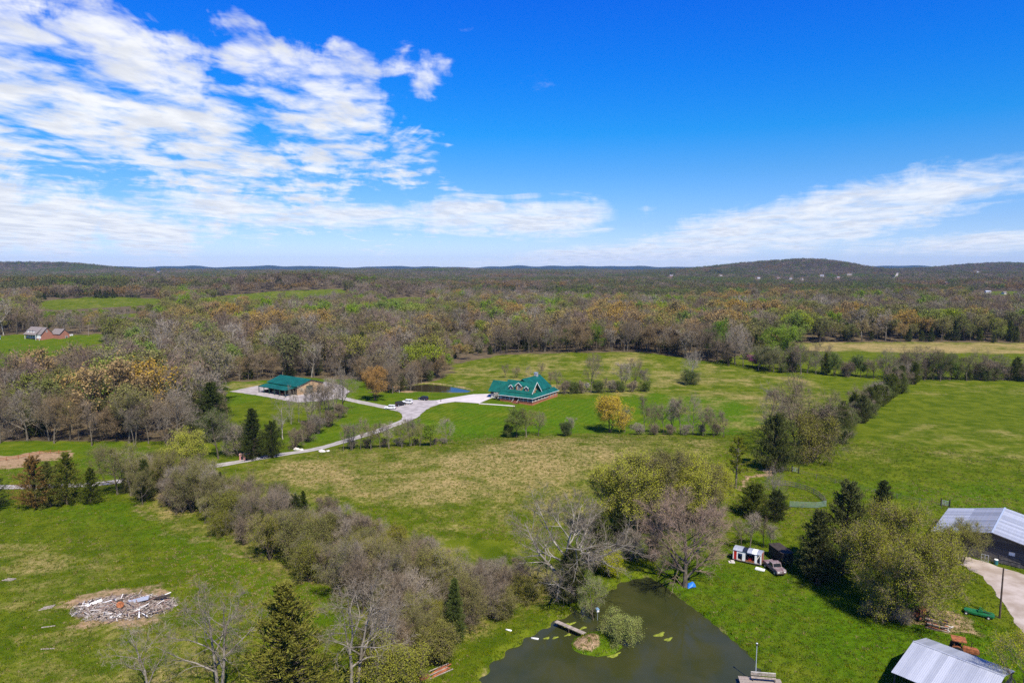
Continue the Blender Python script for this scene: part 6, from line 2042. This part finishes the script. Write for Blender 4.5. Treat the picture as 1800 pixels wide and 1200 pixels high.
def camper():
    A, B = ground(1288, 985), ground(1338, 996)
    rz = math.atan2(B[1] - A[1], B[0] - A[0])
    c = empty('wrecked_camper', tuple(A), rz, 'wrecked white and red camper with missing side wall', 'camper')
    L, W, Hh = 5.6, 2.4, 2.5
    MB().box(0, L, 0, W, .35, .5).build('floor', WOOD, c)
    MB().box(0, L, W - .08, W, .5, Hh).build('back_wall', WHITE, c)
    MB().box(0, .08, 0.08, W - .09, .5, Hh).build('end_wall', REDP, c)
    MB().box(L - .08, L, 0.08, W - .09, .5, Hh - .2).build('end_wall', pmat('rust streaked wall', (.30, .11, .07), .8, .3, 2), c)
    for x0, x1, m in ((0, .18, WHITE), (.18, .75, REDP), (.75, .95, WHITE), (1.85, 2.45, WHITE), (4.3, 4.75, WHITE), (5.35, L, WHITE)):
        MB().box(x0, x1, -.03, .05, .5, Hh - .05).build('side_panel', m, c)
    MB().box(.95, 1.85, -.02, .03, 1.9, Hh - .05).build('side_panel', WHITE, c)
    MB().box(2.45, 4.3, -.02, .03, .5, .85).build('side_panel', RUST, c)
    MB().box(2.5, 4.2, .9, 1.6, .5, 1.3).build('cabinet', DARK, c)
    MB().box(3.0, 3.7, .5, .9, .5, 1.15).build('cabinet', REDP, c)
    n = 7
    rp = MB()
    pr = [(-.12, Hh - .08), (.35, Hh + .18), (W / 2, Hh + .28), (W - .35, Hh + .18), (W + .12, Hh - .08)]
    for i in range(6):
        x0, x1 = i * L / 6, (i + 1) * L / 6 - .02
        mt = [TIN_DULL_SHADED, TIN_DULL_SHADED, GLASS, TIN_DULL_SHADED, WHITE, TIN_DULL_SHADED][i]
        MB().prism(pr + [(q[0], q[1] - .06) for q in pr[::-1]], x0, x1, 'x').build('roof_panel', mt, c)
    for x in (1.4, 4.4):
        for y in (.15, W - .15):
            MB().tube((x, y - .1, .2), (x, y + .1, .2), .3, .3, 12).build('wheel', TIRE, c)
    P = ground(1336, 1001)
    b = MB().box(-.9, .9, -.45, .45, 0, .22).box(-.85, .1, -.4, .4, .22, .3).build('fallen_panel', WHITE, None, False, tuple(P), rz)
    tag(b, 'white panel fallen on the grass before the camper', 'panel')
    P = ground(1286, 988)
    b = MB().box(-.6, .6, -.4, .4, 0, .18).box(-.2, .5, -.3, .3, .18, .4).build('rubbish_heap', PALEWOOD, None, False, tuple(P), rz + .4)
    tag(b, 'pale rubbish heap at the left end of the camper', 'rubbish')


camper()
# dark trailer behind the truck
P = ground(1372, 985)
t = empty('dark_trailer', tuple(P), math.radians(-80), 'dark box trailer in shade behind the old truck', 'trailer')
MB().box(-2.6, 2.6, -1.2, 1.2, .6, 2.6).build('body', DARK, t)
MB().box(-2.7, 2.7, -1.3, 1.3, 2.6, 2.7).build('roof', TIN_DULL_SHADED if False else DARK, t)
for x in (-.8, .3):
    for s in (-1, 1):
        MB().tube((x, s * 1.1, .4), (x, s * 1.32, .4), .4, .4, 14).build('wheel', TIRE, t)
MB().bar((2.6, 0, .6), (4.0, 0, .5), .12).build('drawbar', DARK, t)

# blue tarp covered boat at the bare tree
P = ground(1214, 1031)
me = MB().add([(-.9, -.4, 0), (.9, -.45, 0), (1.0, .4, 0), (-.8, .5, 0), (-.6, -.2, .75), (.5, -.25, .95), (.6, .2, .9), (-.5, .25, .7), (0.0, -.55, .35), (1.0, 0, .4)],
              [(0, 8, 5, 4), (8, 1, 5), (1, 9, 6, 5), (9, 2, 6), (2, 3, 7, 6), (3, 0, 4, 7), (4, 5, 6, 7), (3, 2, 9, 1, 8, 0)])
tp = me.build('blue_tarp', BLUE, None, False, tuple(P), .4)
tag(tp, 'blue tarp bundle at the foot of the bare pond tree', 'tarp')


# ------------------------------------------------------------------ pond furniture
def plank_bridge():
    A, B = flat_pt(977, 1093.5, -.1), flat_pt(1028, 1115.5, -.1)
    a, b = Vector((A[0], A[1], 0)), Vector((B[0], B[1], 0))
    L = (b - a).length
    e = empty('plank_bridge', (A[0], A[1], 0.02), math.atan2(b.y - a.y, b.x - a.x), 'narrow grey plank footbridge from the bank to the pond island', 'bridge')
    pl = MB().box(0, L, -.13, .13, 0, .07).mesh('plank', WOOD)
    for y in (-.28, 0, .28):
        link('plank', pl, e, (0, y, .1 + (.012 if y == 0 else 0)))
    for x in (.4, L / 2, L - .4):
        MB().box(x - .06, x + .06, -.42, .42, -.02, .098).build('bearer', WOOD, e)
    for s in (-.36, .36):
        MB().tube((L / 2, s, -2.4), (L / 2, s, -.02), .06, .06, 8).build('pile', POLE, e)


plank_bridge()
P = ground(1050, 1106)
bh = empty('nest_box', (P[0], P[1], P[2]), .3, 'white nest box on a thin pole on the pond island', 'nest box')
MB().tube((0, 0, -.3), (0, 0, 3.3), .03, .03, 8).build('pole', STEEL, bh)
bb = MB().box(-.2, .2, -.2, .2, 3.3, 3.8).build('box', WHITE, bh)
MB().prism([(-.28, 3.78), (.28, 3.78), (0, 4.0)], -.28, .28, 'y').build('lid', pmat('pale blue lid', (.35, .55, .75), .5, .1, 2), bb)
for i, (bx, by, L, rz, lb) in enumerate(((940, 1122, 1.2, -.25, 'white floating barrel at the left pond edge'), (894, 1108, 1.0, -.4, 'white pipe stub on the pond bank'))):
    P = flat_pt(bx, by, WATER_Z) if i == 0 else ground(bx, by)
    z = WATER_Z + .06 if i == 0 else P[2] + .12
    tag(MB().tube((-L / 2, 0, 0), (L / 2, 0, 0), .14, .14, 10).tube((L / 2, 0, 0), (L / 2 + .06, 0, 0), .1, .1, 10).build('white_float' if i == 0 else 'white_pipe', WHITE, None, True, (P[0], P[1], z), rz), lb, 'float' if i == 0 else 'pipe')


def dock():
    P = flat_pt(1338, 1203, -.2)
    d = empty('pond_dock', (P[0], P[1], -.05), math.radians(-8), 'small grey plank dock at the bottom edge of the pond', 'dock')
    pl = MB().box(-.09, .09, -1.5, 1.5, 0, .06).mesh('plank', WOOD)
    for i in range(30):
        link('plank', pl, d, (-2.9 + i * .2, 0, (i % 3) * .006))
    for x in (-2.8, 0, 2.8):
        for y in (-1.3, 1.3):
            MB().tube((x, y, -2.5), (x, y, -.001), .09, .09, 8).build('pile', POLE, d)
    MB().box(-2.95, 2.95, -1.45, -1.3, -.2, -.002).box(-2.95, 2.95, 1.3, 1.45, -.2, -.002).build('beam', POLE, d)
    bpy.context.view_layer.update()
    Mw = d.matrix_world
    b = empty('dock_bench', tuple(Mw @ Vector((.7, .7, .08))), math.radians(-8), 'slatted wooden bench on the pond dock', 'bench')
    for k, (y, z) in enumerate(((-.25, .45), (-.08, .45), (.09, .45))):
        MB().box(-2.0, 1.5, y - .07, y + .07, z, z + .05).build('seat_slat', WOOD, b)
    for z in (.62, .82, 1.05):
        MB().box(-2.0, 1.5, .22, .27, z, z + .13).build('back_slat', PALEWOOD if z > 1 else WOOD, b)
    for x in (-1.8, 1.3):
        MB().box(x - .05, x + .05, -.28, -.2, 0, .45).build('leg', DARK, b)
        MB().box(x - .05, x + .05, .275, .35, 0, 1.2).build('leg', DARK, b)
    l = empty('dock_lamp', tuple(Mw @ Vector((-.55, 1.2, 0))), 0, 'tall pale lamp pole standing on the pond dock', 'lamp pole')
    MB().tube((0, 0, -1), (0, 0, 5.2), .07, .06, 10).build('pole', STEEL, l)
    MB().tube((0, 0, 5.2), (0, 0, 5.5), .13, .1, 10).build('lamp_head', DARK, l)
    MB().tube((0, 0, 5.5), (0, 0, 5.58), .16, .05, 10).build('cap', STEEL, l)


dock()

# algae mats on the water: every mat is a lumpy raft of its own
ALG = pmat('yellow green algae', (0.20, 0.23, 0.02), .9, .2, 3, .5, 8)
for i, (bx, by, rx, ry, lb) in enumerate(((1160, 1115, 1.1, .5, 'largest algae raft in open water right of the island'), (1175, 1123, .8, .4, 'algae raft at the lower end of the largest one'), (1000, 1097, 1.3, .45, 'algae mat beside the bank end of the footbridge'), (976, 1120, .5, .3, 'left algae mat below the footbridge'), (1025, 1103, .7, .3, 'algae mat above the island end of the footbridge'), (999, 1115, .6, .3, 'algae mat touching the middle of the footbridge'), (961, 1121, .5, .3, 'leftmost algae mat in the pond'), (1080, 1151, 1.2, .4, 'algae fringe at the lower right of the island'))):
    x, y = flat_pt(bx, by, WATER_Z)
    rng = np.random.default_rng(i)
    n = 18
    a = np.arange(n) * 6.283 / n
    rr = 1 + .28 * np.sin(a * 3 + i) + .2 * rng.normal(0, 1, n) * .6
    ring = [(math.cos(q) * rx * w, math.sin(q) * ry * w, 0.0) for q, w in zip(a, rr)]
    inn = [(q[0] * .6, q[1] * .6, .05 + .03 * rng.random()) for q in ring]
    m = MB().add(ring + inn + [(0, 0, .06)], [(k, (k + 1) % n, n + (k + 1) % n, n + k) for k in range(n)] + [(n + k, n + (k + 1) % n, 2 * n) for k in range(n)])
    tag(m.build('algae_mat', ALG, None, True, (x, y, WATER_Z + .015), .6), lb, 'algae', 'algae mats on the pond')


# ------------------------------------------------------------------ rubble pile of the fallen house
def rubble():
    P = ground(218, 1068)
    e = empty('rubble_pile', tuple(P), 0.0, 'heap of broken boards and bleached timber on the left meadow', 'rubble pile')
    rng = random.Random(12)
    # earth core
    n = 26
    core = MB()
    rings = []
    vs_ = []
    for k, (f, z) in enumerate(((1, -.3), (.8, .25), (.5, .6), (.2, .85))):
        for i in range(n):
            a = 6.283 * i / n
            w = 1 + .15 * math.sin(3 * a + 1) + .1 * math.sin(7 * a)
            vs_.append((math.cos(a) * 8.2 * f * w, math.sin(a) * 4.4 * f * w, z + rng.uniform(-.12, .12)))
    fs_ = [(k * n + i, k * n + (i + 1) % n, (k + 1) * n + (i + 1) % n, (k + 1) * n + i) for k in range(3) for i in range(n)] + [tuple(range(3 * n, 4 * n))]
    core.add(vs_, fs_).build('earth_core', pmat('ashy soil', (.17, .12, .09), .95, .25, 1.2, .6, 6, col2=(.26, .20, .16)), e)
    mats = [PALEWOOD, WOOD, WOOD, pmat('grey brown board', (.21, .16, .135), .9, .2, 3), pmat('reddish board', (.27, .165, .125), .9, .2, 3), DARK, WHITE]
    shapes = []
    for m in mats:
        for L, w, t in ((1.6, .14, .03), (2.6, .18, .04), (1.0, .22, .03), (3.4, .12, .08)):
            shapes.append(MB().box(-L / 2, L / 2, -w / 2, w / 2, -t / 2, t / 2).mesh('board', m))
    for i in range(280):
        a = rng.random() * 6.283
        q = math.sqrt(rng.random())
        x, y = math.cos(a) * q * 8.3, math.sin(a) * q * 4.3
        z = .15 + .75 * (1 - q) + rng.random() * .25
        o = link('board', shapes[rng.choices(range(28), weights=[2 if k < 4 else 3 if k < 16 else 4 if k < 20 else 1.4 if k < 24 else .7 for k in range(28)])[0]], e, (x, y, z))
        o.rotation_euler = (rng.gauss(0, .3), rng.gauss(0, .28), rng.choice([.5, .9, 2.2, 2.6]) + rng.gauss(0, .5))
    for (x, y, z, L, w, m, rz, lb) in ((2.0, .9, 1.0, 3.4, 1.1, TIN_DULL_SHADED, .35, 'pale bent roofing sheet on the rubble'), (5.2, 2.0, .95, 3.6, .6, DARK, .25, 'charred black beam on the rubble'), (-1.5, .5, .95, 2.0, .7, DARK, .3, 'dark charred sheet on the rubble'), (-5.6, .6, .6, 2.6, .7, WHITE, .8, 'white sheet at the left of the rubble'), (.5, -3.4, .35, 1.8, .9, WHITE, .1, 'white fibre scraps at the front of the rubble')):
        o = MB().box(-L / 2, L / 2, -w / 2, w / 2, -.03, .03).box(-L / 2 + .1, L / 2 - .1, -.04, .04, .03, .08).build('sheet', m, e, False, (x, y, z), rz)
        o.rotation_euler = (.2, -.1, rz)
        o['label'] = lb
    MB().tube((-.2, -.9, .75), (.15, -1.3, 1.3), .55, .6, 14).build('rusty_drum', RUST, e)
    # thin splinters and brush between the boards
    r = np.random.default_rng(3)
    m = 2600
    a, q = r.random(m) * 6.283, np.sqrt(r.random(m))
    A = np.stack([np.cos(a) * q * 9.0, np.sin(a) * q * 4.8, .1 + .8 * (1 - q) + r.random(m) * .2], -1)
    d = unit(r.normal(0, 1, (m, 3)) * np.array([1, 1, .4]) + np.array([.3, .2, .1]))
    V, Q = blades(r, A - d * .35, A + d * (.2 + .5 * r.random((m, 1))), .03, .012)
    o = link('splinters', mesh_np('splinters', V, [Q], [PALEWOOD, WOOD, TWIG], r.integers(0, 3, m)), e)
    o['kind'] = 'stuff'


rubble()
for i, (bx, by, lb) in enumerate(((80, 1070, 'loose grey boards left of the rubble pile'), (85, 1101, 'lone pale board below the rubble pile at the left'), (84, 1140, 'pale stick lying in the dry grass bottom left'), (12, 1020, 'pale stone slab at the left edge of the meadow'))):
    P = ground(bx, by)
    m = MB()
    for k in range(3 if i in (0, 3) else 1):
        m.box(-1.0 + k * .3, 1.0 + k * .2, k * .3 - .1, k * .3 + .12, k * .06, k * .06 + .08)
    tag(m.build('loose_board' if i < 3 else 'stone_slab', WOOD, None, False, tuple(P), .5 - .2 * i), lb, 'board' if i < 3 else 'stone')
# orange planks and red scrap by the dam
P = ground(775, 1180)
e = empty('plank_stack', (P[0], P[1], P[2] + .05), .75, 'orange red rusty planks lying beside the dam brush', 'planks')
om = pmat('orange rust plank', (.34, .115, .05), .85, .25, 2)
for k in range(7):
    o = MB().box(-2.0 + .2 * (k % 3), 2.0 - .25 * (k % 4), -.09, .09, 0, .07).build('plank', om if k % 3 else WOOD, e, False, (.1 * k - .3, -.6 + k * .2, .02 + .05 * k), .09 * (k % 3 - 1) + .05 * (k % 2))
P = ground(745, 1192)
s = MB().box(-.8, .8, -.3, .3, 0, .35).prism([(-.5, .35), (.4, .35), (.1, .8)], -.25, .25, 'y').build('red_scrap', pmat('dark red scrap', (.20, .02, .03), .7, .2, 2), None, False, tuple(P), .6)
tag(s, 'dark red scrap metal left of the orange planks', 'scrap')
P = ground(716, 1204)
s = MB().add([(-.9, -.5, 0), (.9, -.4, 0), (.7, .6, 0), (-.8, .5, 0), (-.3, 0, 1.1), (.4, .1, .6)], [(0, 1, 5, 4), (1, 2, 5), (2, 3, 4, 5), (3, 0, 4), (3, 2, 1, 0)]).build('straw_heap', pmat('yellow straw', (.55, .36, .10), .95, .2, 2), None, False, tuple(P), .3)
tag(s, 'yellow straw coloured heap at the bottom edge of the brush', 'heap')

# brick hut and white rocks by the drive
P = ground(430, 808)
b = empty('brick_hut', tuple(P), .15, 'small pink brick hut with two dark openings by the drive', 'hut')
PB = pmat('pink brick', (.42, .20, .17), .85, .12, 2)
MB().box(-1.5, 1.5, .05, 1.0, -.3, 1.75).build('wall', PB, b)
for x0, x1 in ((-1.5, -1.05), (-.3, .3), (1.05, 1.5)):
    MB().box(x0, x1, -.25, .05, -.3, 1.3).build('pier', PB, b)
MB().box(-1.5, 1.5, -.25, .05, 1.3, 1.75).build('lintel', PB, b)
MB().box(-1.62, 1.62, -.35, 1.1, 1.75, 1.87).build('cap', pmat('pink cap stone', (.5, .3, .27), .85, .1, 2), b)
for x in (-.67, .67):
    MB().box(x - .37, x + .37, 0.0, .045, -.3, 1.3).build('opening', GLASS, b)
for i, (bx, by, r, lb) in enumerate(((521, 790, .8, 'left white boulder above the drive'), (530, 791, .6, 'right white boulder above the drive'), (566, 794, .8, 'white boulder below the drive'), (576, 793, .5, 'smaller white boulder right of the one below the drive'), (452, 806, .7, 'pale stone heap right of the brick hut'))):
    P = ground(bx, by)
    rng = np.random.default_rng(40 + i)
    V, Fc = [], []
    nth, nph = 6, 9
    for a in range(1, nth):
        for q in range(nph):
            th, ph = math.pi * a / nth, 6.283 * q / nph
            w = r * (1 + .3 * rng.normal(0, .6))
            V.append((math.sin(th) * math.cos(ph) * w * 1.4, math.sin(th) * math.sin(ph) * w, math.cos(th) * w * .7 + r * .2))
    for a in range(nth - 2):
        for q in range(nph):
            Fc.append((a * nph + q, (a + 1) * nph + q, (a + 1) * nph + (q + 1) % nph, a * nph + (q + 1) % nph))
    Fc += [tuple(range(nph)), tuple(range((nth - 2) * nph, (nth - 1) * nph))[::-1]]
    tag(MB().add(V, Fc).build('boulder', ROCKM, None, False, tuple(P)), lb, 'boulder', 'boulders by the drive')


# ------------------------------------------------------------------ fences and gates
FENCE = pmat('grey fence wood', (.15, .13, .11), .9, .2, 2)
GATEGREEN = pmat('pale green gate tube', (.17, .25, .19), .5, .1, 2)


def fence(px, name, label, step, hgt, rails, mat, wire=False, post_r=.08, pickets=False):
    C = smooth_line([ground(*q)[:2] for q in px], .5)
    L = np.concatenate([[0], np.cumsum(np.hypot(*np.diff(C, axis=0).T))])
    n = max(2, int(L[-1] / step))
    S = np.linspace(0, L[-1], n + 1)
    pts = [(np.interp(s, L, C[:, 0]), np.interp(s, L, C[:, 1])) for s in S]
    z0 = float(height(*pts[0]))
    e = empty(name, (pts[0][0], pts[0][1], z0), 0, label, 'fence')
    loc = [Vector((x - pts[0][0], y - pts[0][1], float(height(x, y)) - z0)) for x, y in pts]
    pm = MB().tube((0, 0, -.3), (0, 0, hgt), post_r, post_r * .85, 8).mesh('post', mat)
    for p in loc:
        link('post', pm, e, tuple(p))
    for a, b in zip(loc, loc[1:]):
        for r in rails:
            MB().bar(a + Vector((0, 0, r)), b + Vector((0, 0, r)), .03 if wire else .05, .03 if wire else .13).build('wire' if wire else 'rail', mat, e)
        if pickets:
            k = max(2, int((b - a).length / .6))
            m = MB()
            for j in range(1, k):
                q = a + (b - a) * j / k
                m.bar(q, q + Vector((0, 0, hgt - .1)), .07, .03)
            m.build('picket_run', mat, e)
    return e


fence([(1362, 852), (1385, 854), (1410, 860), (1432, 869), (1446, 879), (1452, 888)], 'pen_fence', 'curved grey picket fence round the grassy pen', 2.4, 1.5, (.3, .8, 1.35), FENCE, pickets=True)
fence([(1388, 891), (1410, 892), (1436, 893), (1452, 890)], 'panel_fence', 'pale green tube panels across the front of the pen', 2.6, 1.5, (.25, .55, .85, 1.15, 1.45), GATEGREEN, post_r=.05)
fence([(1404, 832), (1440, 842), (1490, 855), (1560, 872), (1640, 888), (1655, 893)], 'wire_fence', 'thin wire fence crossing the right field corner', 5.0, 1.25, (.4, .8, 1.15), FENCE, wire=True)
fence([(1378, 826), (1393, 829)], 'wire_fence', 'short wire fence from the broad cedar to the gate', 3.0, 1.25, (.4, .8, 1.15), FENCE, wire=True)


def gate(a, b, label, mat, post):
    A, B = ground(*a), ground(*b)
    rz = math.atan2(B[1] - A[1], B[0] - A[0])
    L = math.hypot(B[0] - A[0], B[1] - A[1])
    g = empty('field_gate', tuple(A), rz, label, 'gate', 'field gates')
    for x in (0, L):
        MB().tube((x, 0, -.4), (x, 0, 1.9), .16, .14, 10).build('post', post, g)
    for z in (.35, .7, 1.05, 1.4):
        MB().tube((.2, 0, z), (L - .2, 0, z), .035, .035, 8).build('bar', mat, g)
    for x in (.2, L / 2, L - .2):
        MB().tube((x, 0, .3), (x, 0, 1.45), .035, .035, 8).build('upright', mat, g)


gate((1392, 829), (1404, 832), 'tube gate between dark posts near the broad cedar', STEEL, DARK)
gate((1654, 888), (1669, 891), 'tube gate between dark posts above the barn roof', STEEL, DARK)
fence([(-10, 812), (40, 805), (80, 797), (118, 798)], 'corral_fence', 'brown rail fence round the bare soil patch on the left lawn', 3.0, 1.3, (.5, 1.0), RUST)
P = ground(775, 706)
e = empty('drive_post', tuple(P), 0, 'small dark post at the corner of the parking pad', 'post')
MB().box(-.12, .12, -.12, .12, 0, 1.1).build('shaft', DARK, e)
MB().box(-.16, .16, -.16, .16, 1.1, 1.2).build('cap', DARK, e)
P = ground(702, 690)
tag(MB().tube((0, 0, 0), (0, 0, 1.3), .07, .06, 8).tube((0, 0, 1.3), (0, 0, 1.36), .09, .03, 8).build('marker_post', WHITE, None, False, tuple(P)), 'white marker post on the grass above the parked cars', 'post')


# ------------------------------------------------------------------ grass tufts on the nearer ground
def grass_tufts():
    rng = np.random.default_rng(21)
    kinds = []
    for s, (col, hgt, n) in enumerate((((0.066, 0.118, 0.004), .14, 10), ((0.12, 0.165, 0.008), .15, 10), ((0.046, 0.082, 0.003), .12, 10), ((0.27, 0.205, 0.075), .18, 9), ((0.36, 0.27, 0.12), .16, 8), ((0.15, 0.165, 0.012), .24, 9))):
        A = np.column_stack([rng.normal(0, .16, (n, 2)), np.full(n, -.03)])
        d = np.column_stack([rng.normal(0, .45, (n, 2)), np.ones(n)])
        B = A + unit(d) * (hgt * (.5 + rng.random(n)))[:, None]
        V, Q = blades(rng, A, B, .05, .012)
        m = mesh_np('grass_tuft', V, [Q], [leaf_mat('grass blades', transl=.3, var=.3, fixed=col)])
        kinds.append((m, col))
    n = 190000
    r = np.sqrt(rng.uniform(82 ** 2, 260 ** 2, n))
    a = rng.uniform(math.radians(-42), math.radians(42), n)
    keep_ = rng.random(n) < np.clip(1.35 - r / 230, .12, 1)
    r, a = r[keep_], a[keep_]
    x, y = r * np.sin(a), r * np.cos(a)
    z = height(x, y)
    ok = ~((z < WATER_Z + .12) & (np.hypot(x - 15, y - 95) < 80))
    u, v = to_px(x, y, z)
    ok &= (v > np.interp(u, [-400, 300, 395, 700, 1000, 1300, 2200], [778, 778, 792, 770, 720, 720, 690]))
    for P in ([(1664, 968), (1740, 988), (1776, 1000), (1860, 1030), (1860, 1180), (1800, 1120), (1765, 1060), (1716, 1006)], [(-40, 802), (70, 795), (120, 797), (60, 812), (-40, 824)], [(120, 1060), (160, 1038), (300, 1034), (316, 1062), (300, 1088), (200, 1100)]):
        ok &= sdist(u, v, P) > 0
    road = [(-60, 857), (130, 853), (200, 847), (300, 831), (400, 815), (480, 801), (560, 788), (620, 771), (670, 755)]
    ok &= np.abs(v - np.interp(u, [q[0] for q in road], [q[1] for q in road])) > 7
    x, y, z = x[ok], y[ok], z[ok]
    n = len(x)
    # dry where the field is dry, lush near the yard and the hedges
    a_ = .6
    xr, yr = x * math.cos(a_) - y * math.sin(a_), x * math.sin(a_) + y * math.cos(a_)
    dry = vnoise(xr, yr, 26, 31) * .45 + vnoise(x + 7, yr, 9, 32) * .35 + vnoise(xr, y, 3.1, 33) * .2
    mid = (np.abs(x - 10) < 75) & (y > 150) & (y < 245)
    left = (x < -20) & (y < 150)
    dry = dry + np.where(mid, .10, 0) - np.where((x > 18) & (y < 150), .22, 0) + rng.normal(0, .16, n)
    rr = rng.random(n)
    idx = np.where(dry > .70, np.where(rr < .45, 3, np.where(rr < .75, 4, 5)), np.where(rr < .4, 0, np.where(rr < .7, 1, np.where(rr < .9, 2, 5))))
    o = instancer('grass', np.column_stack([x, y, z]), idx, rng.uniform(.7, 1.7, n), rng.random(n) * 6.28, kinds, 'tufts of green and dry grass on the nearer fields')
    o['category'] = 'grass'
    print('GRASS', n)


grass_tufts()


# ------------------------------------------------------------------ labels: what still shares one is told apart by its order in the row
def order_labels():
    words = 'first second third fourth fifth sixth seventh eighth ninth tenth eleventh twelfth thirteenth fourteenth fifteenth sixteenth seventeenth eighteenth nineteenth twentieth'.split()
    seen = {}
    for o in COL.objects:
        if o.parent is None and 'label' in o:
            seen.setdefault(o['label'], []).append(o)
    for lb, L in seen.items():
        if len(L) < 2 or len(L) > 20:
            continue
        L.sort(key=lambda o: float(to_px(np.array(o.location.x), np.array(o.location.y), np.array(o.location.z))[0]))
        for i, o in enumerate(L):
            new = lb + ', ' + words[i] + ' from left'
            if len(new.split()) <= 16:
                o['label'] = new


order_labels()
print('TRIS', sum(len(p.vertices) - 2 for m in bpy.data.meshes for p in m.polygons) if False else sum(len(m.loops) - 2 * len(m.polygons) for m in bpy.data.meshes))
